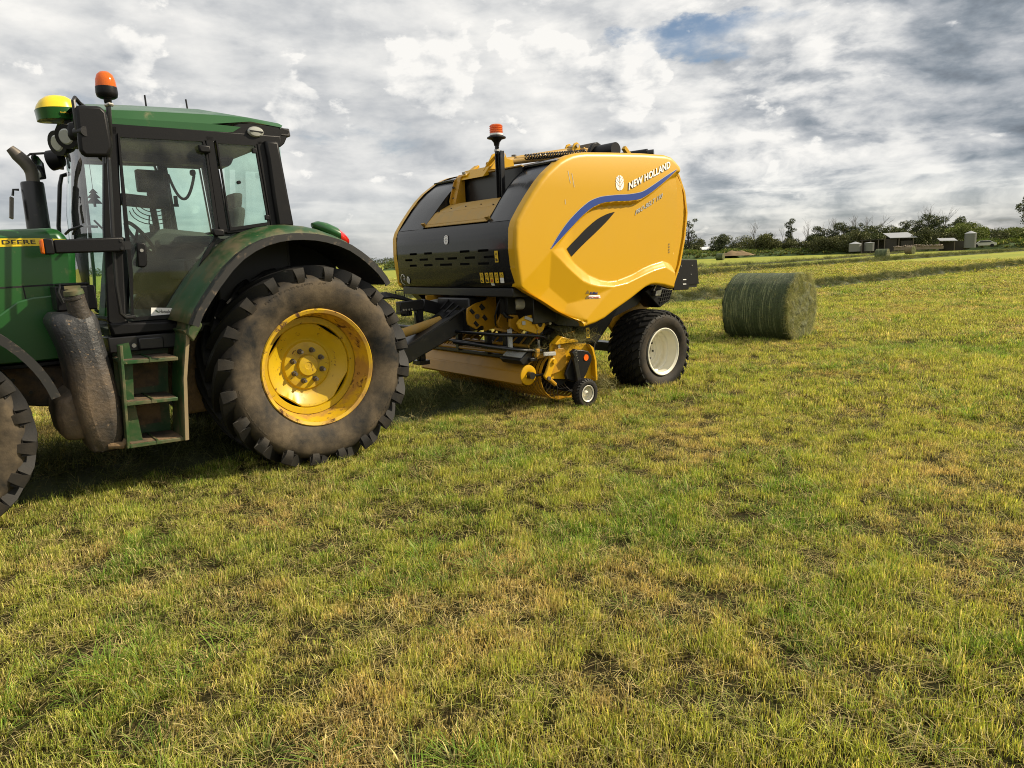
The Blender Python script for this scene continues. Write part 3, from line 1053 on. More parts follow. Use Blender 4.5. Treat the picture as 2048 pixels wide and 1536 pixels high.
def make_tree(kind, x, y, h, hw, label, group, seed):
    g = random.Random(seed)
    R = g.uniform
    cl = []; tr = []
    def limb(c, r0):
        b = (R(-.1, .1), R(-.1, .1), h * R(.22, .38))
        tr.append(([b, ((b[0] + c[0]) / 2 + R(-.3, .3), (b[1] + c[1]) / 2, (b[2] + c[2]) / 2 + .2), (c[0], c[1], c[2])], [r0, r0 * .65, r0 * .25]))
    if kind in ('gum', 'column', 'pine', 'airy'):
        nc = {'gum': 13, 'column': 13, 'pine': 12, 'airy': 12}[kind]
        tr.append(([(0, 0, -.1), (R(-.2, .2), 0, h * .35), (R(-.4, .4), 0, h * .78)], [h * .028, h * .022, h * .008]))
        for i in range(nc):
            f = (i + R(.1, .9)) / nc
            if kind == 'column':
                z = h * (.10 + .86 * f); w = hw * (1.5 if f < .35 else .62)
                off = R(-1, 1) * w; rr = hw * R(.55, .85)
            elif kind == 'pine':
                z = h * (.45 + .52 * f); off = R(-1, 1) * hw * (1.05 - .55 * f); rr = hw * R(.20, .34)
            else:
                z = h * (.30 + .62 * f); w = hw * math.sin(min(1, .35 + f * .9) * math.pi * .62)
                off = R(-1, 1) * w * .8; rr = hw * R(.32, .52)
            c = (off, R(-.8, .8) * hw * .7, min(z, h - rr * .62))
            cl.append((*c, rr, rr * R(.8, 1.1), rr * R(.55, .8)))
            limb(c, h * .009)
        if kind == 'gum':                                  # low skirts so that the foot is not bare
            for i in range(4):
                cl.append((R(-.8, .8) * hw, R(-.5, .5) * hw, h * R(.12, .28), hw * .5, hw * .5, h * .14))
        tint = {'gum': (.030, .042, .016), 'column': (.026, .038, .016), 'pine': (.030, .042, .018), 'airy': (.060, .072, .038)}[kind]
        cov = {'gum': 8.5, 'column': 9.0, 'pine': 6.5, 'airy': 4.0}[kind]
        size = .34
    else:
        nc = {'bush': 12, 'round': 15, 'olive': 17, 'light': 12, 'oak': 16, 'willow': 18}[kind]
        tr.append(([(0, 0, -.1), (R(-.15, .15), 0, h * .3), (R(-.3, .3), 0, h * .6)], [h * .035, h * .028, h * .012]))
        for i in range(nc):
            f = i / (nc - 1)
            z = h * (.14 + .68 * f)
            w = hw * math.sqrt(max(.06, 1 - (abs(f - .36) / .72) ** 2.2))
            off = R(-1, 1) * w * .78; rr = hw * R(.34, .52)
            c = (off, R(-.7, .7) * hw, min(z, h - rr * .8) + R(-.2, .2))
            cl.append((*c, rr, rr, min(rr * R(.75, 1.0), h * .30)))
        for i in range(5):
            cl.append((hw * (-.8 + .4 * i), R(-.4, .4) * hw, h * .20, hw * .34, hw * .4, h * .20))
        for i in range(4):
            limb(cl[-6 - i][:3], h * .010)
        tint = {'bush': (.045, .052, .020), 'round': (.034, .047, .017), 'olive': (.058, .066, .020), 'light': (.075, .098, .030),
                'oak': (.028, .036, .015), 'willow': (.078, .102, .022)}[kind]
        cov = 9.0; size = .34
    return tree_object({'bush': 'bush', 'pine': 'pine_tree', 'willow': 'willow_tree', 'oak': 'oak_tree'}.get(kind, 'gum_tree' if kind in ('gum', 'column') else 'tree'),
                       x, y, cl, size, tint, tr, label, 'bush' if kind == 'bush' else 'tree', group, seed, cov)


G1 = 'green trees and bushes round the farmstead'
TREES = [
    ('gum', 46.4, 184.2, 10.6, 1.9, 'tall dark gum tree showing just past the back of the yellow baler'),
    ('bush', 52.3, 198.2, 5.3, 3.0, 'mid green bush beside the white-roofed house, next to the baler'),
    ('round', 55.1, 188.1, 6.2, 2.9, 'round dark tree standing over the white-roofed house'),
    ('airy', 56.7, 181.4, 5.6, 2.2, 'thin grey-green tree with sky showing through, right of the white-roofed house'),
    ('round', 61.6, 190.3, 4.2, 1.7, 'low dark round tree over the small strip of tin roof'),
    ('olive', 61.2, 177.8, 5.4, 3.8, 'broad olive-green tree behind the brown earth mound'),
    ('gum', 65.5, 180.5, 5.9, 1.4, 'small dark gum tree at the right end of the earth mound'),
    ('round', 80.2, 215.6, 4.4, 1.6, 'small far tree in the gap before the narrow tall gum'),
    ('column', 71.2, 181.5, 9.3, 1.25, 'narrow tall gum tree with leaves in stacked clumps'),
    ('bush', 69.6, 180.0, 4.3, 2.3, 'dark bush round the foot of the narrow tall gum'),
    ('gum', 78.5, 178.5, 7.1, 2.7, 'dark gum tree with small head, right of the big bare tree'),
    ('gum', 83.7, 179.4, 7.7, 3.4, 'wide dark gum tree above the fence, left of the first water tank'),
    ('bush', 74.6, 169.3, 4.4, 3.6, 'dark bush mass behind the fence below the big bare tree'),
    ('bush', 78.5, 167.5, 4.6, 3.6, 'dark bush mass behind the fence below the wide gum'),
    ('bush', 71.0, 173.8, 3.6, 3.2, 'low brownish bush behind the fence, foot of the bare tree'),
    ('gum', 87.4, 179.9, 7.5, 1.9, 'dark gum tree behind the first water tank'),
    ('bush', 79.5, 163.7, 5.5, 2.7, 'lighter green bush close behind the first water tank'),
    ('round', 88.4, 173.8, 6.5, 4.3, 'large dark tree mass behind the second water tank'),
    ('light', 107.9, 203.1, 6.8, 2.2, 'pale green far tree seen above the open shed roof'),
    ('round', 102.4, 189.1, 6.0, 2.6, 'dark tree behind the open shed roof'),
    ('gum', 99.1, 179.5, 7.7, 2.3, 'dark gum tree with spreading clumps at the right of the open shed'),
    ('gum', 104.0, 176.7, 8.9, 3.4, 'tallest dark gum tree of the group above the open shed'),
    ('gum', 102.6, 180.9, 8.1, 2.4, 'dark gum tree shouldering the tallest one on its left'),
    ('oak', 88.8, 154.3, 5.1, 2.5, 'dense dark oak reaching the ground at the right end of the open shed'),
    ('gum', 106.6, 175.1, 6.7, 1.7, 'small gum tree between the tallest gum and the dark round crown'),
    ('round', 114.5, 182.0, 8.3, 3.2, 'high dark round crown behind the light green willow'),
    ('willow', 105.2, 164.2, 6.2, 4.2, 'light green willow behind the grain silo'),
    ('willow', 101.9, 162.7, 5.7, 3.5, 'light green willow over the small lean-to'),
    ('round', 113.4, 170.8, 5.4, 2.1, 'dark tree just right of the grain silo'),
    ('airy', 112.4, 165.4, 4.7, 2.4, 'thin greyish tree above the white car'),
    ('willow', 109.7, 155.2, 4.9, 5.3, 'broad low green willow at the right edge of the picture'),
    ('round', 118.6, 158.3, 4.5, 4.5, 'dark tree at the extreme right behind the broad low willow'),
    ('pine', 99.9, 138.8, 10.0, 4.6, 'tall open pine reaching in over the right edge of the picture'),
    ('round', 46.6, 194.5, 4.6, 3.2, 'dark tree half hidden by the back of the yellow baler'),
    ('bush', 48.9, 189.5, 3.6, 2.6, 'dark low bush against the left wall of the white-roofed house'),
    ('round', 64.8, 186.5, 4.4, 2.2, 'dark tree filling in behind the olive-green tree'),
    ('bush', 92.2, 165.5, 4.6, 3.4, 'dark bush behind the low left wing of the open shed'),
    ('bush', 97.2, 160.8, 4.2, 3.0, 'dark bush between the oak and the small lean-to'),
    ('round', 76.2, 178.5, 5.0, 3.4, 'dark tree filling the gap under the big bare tree'),
    ('round', 82.0, 173.5, 5.2, 3.6, 'dark tree standing low before the wide gum'),
    ('round', 86.0, 168.5, 4.9, 3.2, 'dark tree just left of the second water tank'),
    ('round', 94.5, 172.5, 5.6, 3.6, 'dark tree in the middle of the mass behind the open shed'),
    ('round', 100.5, 168.8, 5.2, 3.2, 'dark tree behind the oak at the open shed'),
    ('bush', 66.8, 176.0, 4.0, 2.6, 'dark low bush right of the earth mound'),
    ('bush', 58.6, 184.6, 3.6, 2.6, 'low bush between the thin tree and the olive-green tree'),
    ('bush', 104.8, 152.6, 3.6, 2.2, 'dark bush right behind the grain silo at ground height'),
]
for _i, (_k, _x, _y, _h, _w, _l) in enumerate(TREES):
    make_tree(_k, _x, _y, _h - YARD, _w, _l, G1, 100 + _i)


def bare_tree(x, y, h, label, seed, spread=1.0, r=1.0):
    g = random.Random(seed)
    b = MB()
    def grow(p, d, L, rr, lev):
        q = p + d * L * .5 + Vector((g.uniform(-1, 1), g.uniform(-1, 1), 0)) * L * .05
        e = p + d * L + Vector((g.uniform(-1, 1), g.uniform(-1, 1), g.uniform(-.2, .4))) * L * .07
        b.tube([p, q, e], [rr, rr * .82, rr * .62], 4, cap=False)
        if lev == 0:
            return
        for k in range(3 if lev > 1 else 2):
            dd = (d + Vector((g.uniform(-1, 1), g.uniform(-1, 1), g.uniform(-.15, .5))) * .62 * spread).normalized()
            grow(p + (e - p) * (g.uniform(.55, .9) if k else 1.0), dd, L * g.uniform(.58, .80), rr * .55, lev - 1)
    grow(Vector((0, 0, -.1)), Vector((g.uniform(-.08, .08), 0, 1)).normalized(), h * .42, .075 * r * h / 8, 4)
    root = empty('bare_tree', (x, y, YARD)); tag(root, label, 'tree', 'bare dead trees above the farmstead')
    zmax = max(v[2] for v in b.v)
    b.v = [(vx * h / zmax, vy * h / zmax, vz * h / zmax) for vx, vy, vz in b.v]
    b.build('branches', 'dead_wood', root, smooth=60)


for _i, (_x, _y, _h, _l, _s) in enumerate([
    (69.6, 203.4, 10.2, 'bare tree rising alone above the olive-green tree', 1.0),
    (74.0, 201.9, 7.0, 'low bare tree behind the small gum by the mound', 1.0),
    (71.0, 186.8, 7.5, 'bare twigs left of the narrow tall gum', .9),
    (79.0, 189.1, 9.9, 'biggest bare tree with fan of fine branches right of the narrow gum', .9),
    (73.7, 180.5, 4.9, 'low brown twiggy tree between the narrow gum and the big bare tree', 1.3),
    (84.9, 192.1, 9.7, 'bare tree above the dark small-headed gum', .9),
    (87.5, 193.1, 9.4, 'slanting bare tree left of the wide gum', .8),
    (91.3, 189.1, 10.2, 'bare tree above the first water tank', .9),
    (94.1, 189.9, 9.8, 'bare tree between the two water tanks', .9),
    (94.9, 185.2, 9.5, 'wide spreading bare tree over the second water tank', 1.4),
    (108.6, 185.6, 11.9, 'bare top standing above the tallest gum', .8),
    (106.0, 185.9, 10.2, 'bare forked top left of the tallest gum', 1.0),
    (109.8, 181.4, 10.8, 'crooked bare snag right of the tallest gum', .8)]):
    bare_tree(_x, _y, _h - YARD, _l, 300 + _i, _s, 1.8)


def make_far_trees():
    """far-off wood on the left horizon: one mass"""
    g = np.random.default_rng(5)
    cl = []
    for i in range(250):
        a = g.uniform(-.62, .20)
        D = g.uniform(560, 640)
        r = g.uniform(2.2, 4.4)
        cl.append((math.sin(a) * D, math.cos(a) * D, r * g.uniform(.5, .9), r * 1.5, r, r * .85))
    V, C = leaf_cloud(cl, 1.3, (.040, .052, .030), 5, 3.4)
    n = len(V) // 4
    me = bpy.data.meshes.new('far_wood')
    me.from_pydata(V.tolist(), [], [(4 * i, 4 * i + 1, 4 * i + 2, 4 * i + 3) for i in range(n)])
    a = me.attributes.new('tint', 'FLOAT_COLOR', 'POINT')
    a.data.foreach_set('color', np.concatenate([C, np.ones((len(C), 1))], 1).astype(np.float32).ravel())
    face_attr(me, 'vv', np.ones(len(V)))
    me.materials.append(M['leaf'])
    tag(link('far_wood', me), 'dark low wood on the horizon seen between the tractor and the baler', 'wood', kind='stuff')


make_far_trees()


def tank(name, x, y, r, h, pk, m, label, ribs=6):
    h -= YARD; pk -= YARD
    root = empty(name, (x, y, YARD)); tag(root, label, 'silo' if 'silo' in name else 'water tank')
    b = MB()
    prof = [(r, 0)]
    for i in range(ribs):
        z0 = h * i / ribs; z1 = h * (i + 1) / ribs
        prof += [(r, z0 + (z1 - z0) * .1), (r * 1.012, (z0 + z1) / 2), (r, z0 + (z1 - z0) * .9)]
    prof += [(r, h)]
    b.lathe(prof, (0, 0, 0), 40, ax=2).build('wall', m, root)
    MB().lathe([(r * 1.05, h - .03), (r * 1.05, h + .01), (r * .12, pk), (.01, pk + .02)], (0, 0, 0), 40, ax=2).build('roof', 'tin_roof', root)


tank('water_tank', 74.9, 155.2, 1.20, 2.19, 2.62, 'concrete_tank', 'squat round water tank with pale cone roof behind the fence', 3)
tank('water_tank', 77.3, 153.9, .95, 2.3, 2.42, 'tank_steel', 'flat-topped grey water tank at the left end of the open shed', 6)
tank('grain_silo', 93.0, 144.8, 1.02, 3.38, 3.85, 'tank_steel', 'grey ribbed grain silo with cone roof in front of the light green willow', 8)


def make_house():
    root = empty('farm_house', (53.0, 193.0, YARD), rad(-16)); tag(root, 'small pale farm house with white hipped roof by the baler', 'house')
    MB().box(-3.2, 3.2, -2.6, 2.6, 0, 1.62).build('wall', 'house_wall', root)
    v = [(-3.6, -3.0, 1.6), (3.6, -3.0, 1.6), (3.6, 3.0, 1.6), (-3.6, 3.0, 1.6), (-1.2, 0, 2.4), (1.2, 0, 2.4)]
    MB().add(v, [(0, 1, 5, 4), (1, 2, 5), (2, 3, 4, 5), (3, 0, 4), (0, 3, 2, 1)]).build('roof', 'white_paint', root, smooth=0)
    for x0 in (-2.3, 1.2):
        w = MB().box(x0, x0 + 1.0, -2.64, -2.61, .6, 1.3).build('window', 'window_dark', root, smooth=0)
        MB().box(x0 - .06, x0 + 1.06, -2.66, -2.61, .52, .59).build('sill', 'white_paint', w, smooth=0)
    MB().box(-.6, .25, -2.64, -2.61, 0, 1.5).build('door', 'shed_dark', root, smooth=0)


make_house()


def make_shed():
    root = empty('open_shed', (83.0, 156.0, YARD - .5), rad(-27)); tag(root, 'dark open-sided shed with bright skillion tin roof', 'shed')
    b = MB()
    b.add([(-.2, -1.6, 3.15), (4.9, -1.6, 3.05), (3.2, 4.4, 4.25), (-1.6, 4.4, 4.25), (-.2, -1.6, 3.05), (4.9, -1.6, 2.95), (3.2, 4.4, 4.15), (-1.6, 4.4, 4.15)],
          [(0, 1, 2, 3), (7, 6, 5, 4), (0, 4, 5, 1), (1, 5, 6, 2), (2, 6, 7, 3), (3, 7, 4, 0)])
    b.build('roof', 'tin_roof', root, smooth=0)
    MB().box(-1.0, 4.2, 3.6, 3.8, 0, 3.2).build('back_wall', 'shed_dark', root, smooth=0)
    MB().box(-1.1, 1.1, -1.2, -1.1, 0, 2.9).build('wall', 'shed_dark', root, smooth=0)
    MB().box(1.9, 4.2, -1.2, -1.1, 0, 2.4).build('wall', 'shed_dark', root, smooth=0)
    for x in (-1.2, 1.5, 4.2):
        MB().box(x - .08, x + .08, -1.4, -1.25, 0, 3.1).build('post', 'post_wood', root, smooth=0)
    MB().box(-6.0, -1.2, -.8, 3.8, 2.75, 2.9).build('roof', 'shed_dark', root, smooth=0, label='dark low roof of the left wing')
    for x in (-5.6, -3.9, -2.4):
        MB().box(x - .09, x + .09, -.7, -.55, 0, 2.75).build('post', 'post_wood', root, smooth=0)
    MB().box(-5.9, -1.2, 3.4, 3.6, 0, 2.75).build('wall', 'shed_dark', root, smooth=0)


make_shed()


def make_lean_to():
    root = empty('lean_to', (92.8, 152.2, YARD - .5), rad(-30)); tag(root, 'small low lean-to with pale sloping roof left of the silo', 'shed')
    MB().add([(-1.3, -1.5, 2.15), (1.9, -1.5, 2.05), (1.3, 1.5, 2.62), (-1.8, 1.5, 2.68), (-1.3, -1.5, 2.07), (1.9, -1.5, 1.97), (1.3, 1.5, 2.54), (-1.8, 1.5, 2.60)],
             [(0, 1, 2, 3), (7, 6, 5, 4), (0, 4, 5, 1), (1, 5, 6, 2), (2, 6, 7, 3), (3, 7, 4, 0)]).build('roof', 'tin_roof', root, smooth=0)
    MB().box(-1.4, 3.6, 1.2, 1.4, 0, 1.9).build('wall', 'shed_dark', root, smooth=0)
    for x in (-1.4, 1.4):
        MB().box(x - .07, x + .07, -1.35, -1.2, 0, 2.08).build('post', 'post_wood', root, smooth=0)


make_lean_to()
o = MB().add([(-1.1, -1, 2.15), (1.1, -1, 1.85), (1.1, 1, 1.85), (-1.1, 1, 2.15), (-1.1, -1, 1.6), (1.1, -1, 1.6), (1.1, 1, 1.6), (-1.1, 1, 1.6)],
             [(0, 1, 2, 3), (7, 6, 5, 4), (0, 4, 5, 1), (1, 5, 6, 2), (2, 6, 7, 3), (3, 7, 4, 0)]).build('roof', 'tin_roof', None, smooth=0)
rt = empty('small_shed', (63.0, 194.6, YARD - .5), rad(-18)); tag(rt, 'strip of pale tin roof of a small shed behind the earth mound', 'shed')
o.parent = rt
MB().box(-1.0, 1.0, -.9, .9, 0, 1.62).build('wall', 'shed_dark', rt, smooth=0)


def make_mound():
    a = np.linspace(0, 2 * np.pi, 41); r = np.linspace(0, 1, 12)
    X = 4.3 * r[:, None] * np.cos(a)[None]; Y = 2.4 * r[:, None] * np.sin(a)[None]
    Z = 1.15 * (1 - r[:, None] ** 1.7) * (1 + .3 * vnoise(X * .8 + 5, Y * .8, 2)) + .12 * vnoise(X * 2.2, Y * 2.2, 3) * (r[:, None] < .95) - .02
    o = MB().grid(np.stack([X, Y, Z], -1)).build('earth_mound', 'dirt_mound', None, smooth=180)
    o.location = (53.0, 166.6, 0.55); o.rotation_euler = (0, 0, rad(-17))
    tag(o, 'long low mound of brown earth on top of the grass bank', 'mound')


make_mound()


def make_fence():
    line = polyline_sample([(56, 178), (62, 178.5), (82, 171.0), (106, 153.0), (133, 144), (172, 140)], 1.5)
    root = empty('wire_fence', (82, 171, YARD)); tag(root, 'long post and wire fence along the top of the grass bank', 'fence')
    MB.off = (82, 171, .55)
    b = MB(); w = MB()
    for i, p in enumerate(line):
        h = 1.95 + .12 * ((i * 7919) % 5 - 2) * .5
        b.box(p[0] - .055, p[0] + .055, p[1] - .055, p[1] + .055, 0, h)
    for z in (1.35, 1.55, 1.8):
        w.tube([(p[0], p[1] - .06, z) for p in line], .010, 4)
    b.build('fence_posts', 'post_wood', root, smooth=0)['kind'] = 'stuff'
    w.build('wires', 'old_steel', root)
    MB.off = (0, 0, 0)


make_fence()


def make_log_heap():
    root = empty('log_heap', (84.0, 147.2, YARD), math.atan2(134.0 - 138.3, 87.4 - 80.5))
    tag(root, 'long low heap of pale logs in front of the lean-to and silo', 'log heap')
    g = random.Random(3)
    b = MB()
    for i in range(120):
        x = g.uniform(-4.4, 4.4); z = .6 + g.uniform(0, .42) * (1 - abs(x) / 6)
        b.cyl((x, g.uniform(-.6, .3), z), (x + g.uniform(-.5, .5), g.uniform(-.4, .5), z + g.uniform(-.1, .15)), g.uniform(.06, .12), n=6)
    b.box(-4.4, 4.4, -.2, .4, 0, .6)
    b.build('logs', 'pale_log', root)['kind'] = 'stuff'


make_log_heap()


def make_car():
    root = empty("parked_car", (96.6, 146.0, YARD), rad(-30)); tag(root, 'white parked car beyond the fence right of the silo', 'car')
    body = [(-2.1, .45), (-2.15, .9), (-1.2, 1.02), (-.7, 1.45), (.9, 1.48), (1.7, 1.0), (2.1, .92), (2.1, .45)]
    MB().prism([(x, z - .13) for x, z in body], -.85, .85).build('body', 'car_paint', root, bevel=.06)
    MB().prism([(-1.02, .94), (-.66, 1.27), (.85, 1.29), (1.4, .94)], -.87, .87).build('window', 'window_dark', root)
    for x in (-1.35, 1.35):
        for y in (-.8, .8):
            MB().cyl((x, y - .1, .32), (x, y + .1, .32), .33).build('wheel', 'black_plastic', root)


make_car()


# ------------------------------------------------------------------ shared machine pieces
def text_geo(body, bold=0.0, extrude=.0015, align='CENTER', shear=0.0):
    cu = bpy.data.curves.new('lettering', 'FONT')
    cu.body = body; cu.align_x = align; cu.align_y = 'CENTER'
    cu.offset = bold; cu.extrude = extrude; cu.shear = shear; cu.resolution_u = 3
    o = bpy.data.objects.new('lettering', cu); COL.objects.link(o)
    dg = bpy.context.evaluated_depsgraph_get()
    me = bpy.data.meshes.new_from_object(o.evaluated_get(dg))
    v = np.zeros(len(me.vertices) * 3); me.vertices.foreach_get('co', v)
    f = [tuple(p.vertices) for p in me.polygons]
    bpy.data.objects.remove(o); bpy.data.curves.remove(cu); bpy.data.meshes.remove(me)
    return v.reshape(-1, 3), f


def text_at(body, fn, m, parent, name='lettering', bold=.012, width=None, height=None, shear=0.0, label=None):
    """lay text on a surface: fn maps (u, v, w) arrays, in metres, to points"""
    v, f = text_geo(body, bold, .001, shear=shear)
    lo, hi = v.min(0), v.max(0)
    v = v - (lo + hi) / 2 * (1, 1, 0)
    sx = width / (hi[0] - lo[0]) if width else height / (hi[1] - lo[1])
    sy = height / (hi[1] - lo[1]) if height else sx
    P = fn(v[:, 0] * sx, v[:, 1] * sy, np.where(v[:, 2] > 0, .0025, 0.0))
    b = MB().add(P, f)
    return b.build(name, m, parent, smooth=0, label=label)


def tyre(parent, m, c, R, rim_r, w, n, lug_h, style='ag', dirt_r=None):
    """c = centre of the wheel; the axle is y"""
    b = MB()
    rt = R - lug_h
    prof = [(rim_r - .015, .36), (rim_r + .008, .405), (rim_r + .03, .43), (rim_r + (rt - rim_r) * .35, .485), (rim_r + (rt - rim_r) * .60, .50),
            (rim_r + (rt - rim_r) * .74, .488), (rt - (rt - rim_r) * .16, .462), (rt - .030, .425), (rt - .008, .33), (rt + .004, .12), (rt + .004, 0)]
    full = [(r, y * w) for r, y in prof] + [(r, -y * w) for r, y in prof[-2::-1]]
    b.lathe(full, c, 96)
    nc = len(b.v)
    dirt = np.zeros(nc)
    for i, (r, y) in enumerate(full):
        dirt[i * 96:(i + 1) * 96] = 1.0 if abs(y) > .47 * w or r < rim_r + .12 else .5 if abs(y) > .44 * w else (.45 if abs(y) > .38 * w else .0)
    dl = []
    if style == 'ag':
        for sgn in (-1, 1):
            for i in range(n):
                th0 = 2 * math.pi * (i + (.5 if sgn > 0 else 0)) / n
                rings = []
                for t in (-.30, -.20, -.10, 0.0, .12, .3, .5, .72, .94, 1.04):
                    th = th0 - 2 * math.pi / n * (1.45 * max(t, 0) ** .85)
                    if t < 0:                              # lug end running down on to the shoulder
                        y = sgn * w * (.4965 + .0045 * (t > -.25))
                        top = R - .018 + t * .42; bot = top - .05
                        yt, yb_ = y + sgn * .006, y - sgn * .035
                        hw = (.047 + t * .05) / R
                        if t < -.25:
                            yt = y - sgn * .012
                        ring = [(c[0] + r * math.cos(a), c[1] + yy, c[2] + r * math.sin(a)) for a, r, yy in
                                ((th - hw * 1.25, top - .006, yb_), (th - hw, top, yt), (th + hw, top, yt), (th + hw * 1.25, top - .006, yb_))]
                    else:
                        y = sgn * w * (.488 - .475 * t)
                        top = R - .004 - .012 * max(0, 1 - t / .12)
                        bot = rt - .05
                        hw = (.034 + .013 * (1 - t)) / R
                        ring = [(c[0] + r * math.cos(a), c[1] + y, c[2] + r * math.sin(a)) for a, r in
                                ((th - hw * 1.4, bot), (th - hw, top), (th + hw, top), (th + hw * 1.4, bot))]
                    rings.append(ring)
                    dl += [.45 if t < -.25 else (.22 if t < -.05 else (.12 if t < .1 else .02))] * 4
                b.loft(rings)
    else:
        # road-block tread: staggered slanted blocks over the crown and shoulder bars
        rows = [(-.40, 1), (-.24, 0), (-.08, 1), (.08, 0), (.24, 1), (.40, 0)]
        for yy, ph in rows:
            for i in range(n):
                th = 2 * math.pi * (i + .5 * ph) / n
                hw = 2 * math.pi / n * .30; dy = w * .070; sk = 2 * math.pi / n * .35
                edge = abs(yy) > .35
                ring0 = []; ring1 = []
                for a, q in ((-hw - sk, -dy), (hw - sk, -dy), (hw + sk, dy), (-hw + sk, dy)):
                    y2 = yy * w + q + (math.copysign(.03 * w, yy) if edge and q * yy > 0 else 0)
                    r1 = R - (.03 if edge and q * yy > 0 else 0)
                    ring0.append((c[0] + (rt - .02) * math.cos(th + a), c[1] + y2, c[2] + (rt - .02) * math.sin(th + a)))
                    ring1.append((c[0] + r1 * math.cos(th + a * .92), c[1] + y2, c[2] + r1 * math.sin(th + a * .92)))
                b.loft([ring0, ring1]); dl += [0.1] * 8
            if abs(yy) > .35:
                for i in range(n):                          # shoulder ribs running down the sidewall
                    th = 2 * math.pi * (i + .5 * ph) / n
                    hw = 2 * math.pi / n * .26
                    s = math.copysign(1, yy)
                    ring0 = [(c[0] + r * math.cos(th + a), c[1] + s * w * q, c[2] + r * math.sin(th + a)) for a, r, q in
                             ((-hw, R - .035, .46), (hw, R - .035, .46), (hw, rt - .05, .492), (-hw, rt - .05, .492))]
                    ring1 = [(x, y - s * .03, z) for x, y, z in ring0]
                    b.loft([ring0, ring1]); dl += [.3] * 8
    # the tyre flattens a little where it carries the load
    out = []
    for x, y, z in b.v:
        if z < .03:
            y = c[1] + (y - c[1]) * (1 + .05 * (.03 - z) / .05)
            z = .03 - (.03 - z) * .30
        out.append((x, y, z))
    b.v = out
    o = b.build('tyre', m, parent, smooth=32)
    face_attr(o.data, 'dirt', np.concatenate([dirt, np.array(dl)]))
    return o


def ring_text(body, c, yface, r, a0, h, m, parent, step=None):
    """raised lettering round a sidewall; a0 = angle of the middle of the word, read from outside"""
    v, f = text_geo(body, .006, .004)
    lo, hi = v.min(0), v.max(0)
    v = v - (lo + hi) / 2 * (1, 1, 0)
    s = h / (hi[1] - lo[1])
    u, q, w = v[:, 0] * s * (step or 1), v[:, 1] * s, v[:, 2]
    ang = a0 + u / r                                       # seen from +y, +x lies to the left, so text runs with the angle
    rr = r + q
    P = np.stack([c[0] + rr * np.cos(ang), np.full_like(u, yface) + np.where(w > 0, .004, -.004), c[2] + rr * np.sin(ang)], 1)
    o = MB().add(P, f).build('raised_lettering', m, parent, smooth=0)
    face_attr(o.data, 'dirt', np.full(len(P), .8))
    return o


# ------------------------------------------------------------------ the tractor
p0 = m2w(0, 0)
tractor = empty('tractor', (p0[0], p0[1], 0), HEAD)
tag(tractor, 'green tractor with muddy yellow rear wheel hitched in front of the baler', 'tractor')
T = tractor


def rear_wheel(s):
    wh = empty('wheel', parent=T)
    if s > 0:
        wh['label'] = 'big rear wheel with dusty sidewall and yellow rim'
    c = (0.0, .93 * s, .84)
    tyre(wh, 'rubber_dusty', c, .872, .50, .645, 20, .062)
    cy = c[1]
    q = lambda y: s * y
    # rim: rolled lip, barrel with a step, welded ring
    MB().lathe([(.470, q(.262)), (.497, q(.272)), (.506, q(.262)), (.500, q(.250)), (.486, q(.246)), (.472, q(.20)), (.455, q(.12)), (.437, q(.075)), (.432, q(.060)), (.430, q(-.10)), (.49, q(-.25))],
               c, 96).build('rim', 'wheel_yellow_rusty', wh, smooth=40)
    MB().lathe([(.430, q(.062)), (.426, q(.068)), (.378, q(.066)), (.374, q(.058)), (.374, q(.02))], c, 96).build('rim_ring', 'wheel_yellow', wh, smooth=40)

    def cut(r, h, a):
        if r < .355:
            return r
        for k in range(4):
            d = abs((a - (.62 + k * math.pi / 2) + math.pi) % (2 * math.pi) - math.pi)
            if d < .36:
                return r - .026 * (1 - (d / .36) ** 2)
        return r
    MB().lathe([(.3725, q(.030)), (.3725, q(.046)), (.362, q(.054)), (.335, q(.048)), (.262, q(-.002)), (.235, q(-.014)), (.222, q(-.014)), (.205, q(.006)), (.176, q(.010)), (.098, q(.012)),
                (.095, q(.028)), (.086, q(.040)), (.034, q(.044)), (.030, q(.038)), (.002, q(.038))], c, 96, rfun=cut).build('wheel_disc', 'wheel_yellow', wh, smooth=30)
    MB().lathe([(.44, q(-.12)), (.02, q(-.12))], c, 32).build('inner_shade_disc', 'dark_inside', wh)  # black disc standing in for the shade behind the wheel's cut-outs
    nb = None
    for k in range(8):
        a = 2 * math.pi * k / 8 + .35
        p = (c[0] + .140 * math.cos(a), cy, c[2] + .140 * math.sin(a))
        if nb is None:
            b = MB()
            b.cyl((p[0], cy + q(.010), p[2]), (p[0], cy + q(.018), p[2]), .024, n=16)
            b.cyl((p[0], cy + q(.018), p[2]), (p[0], cy + q(.050), p[2]), .0205, .019, n=6)
            b.cyl((p[0], cy + q(.050), p[2]), (p[0], cy + q(.074), p[2]), .0115, n=10)
            nb = b.build('wheel_nut', 'old_steel', wh); p_first = p
        else:
            copy_at(nb, (p[0] - p_first[0], 0, p[2] - p_first[2]), wh)
    if s > 0:
        yf = c[1] + .645 * .498
        ring_text('PERFORMER 65', c, yf - .006, .70, math.pi * .42, .052, 'rubber_dusty', wh, 1.15)
        ring_text('650/65R38', c, yf - .006, .70, math.pi * 1.22, .050, 'rubber_dusty', wh, 1.2)
        ring_text('FIRESTONE', c, yf - .006, .69, math.pi * 1.86, .055, 'rubber_dusty', wh, 1.15)


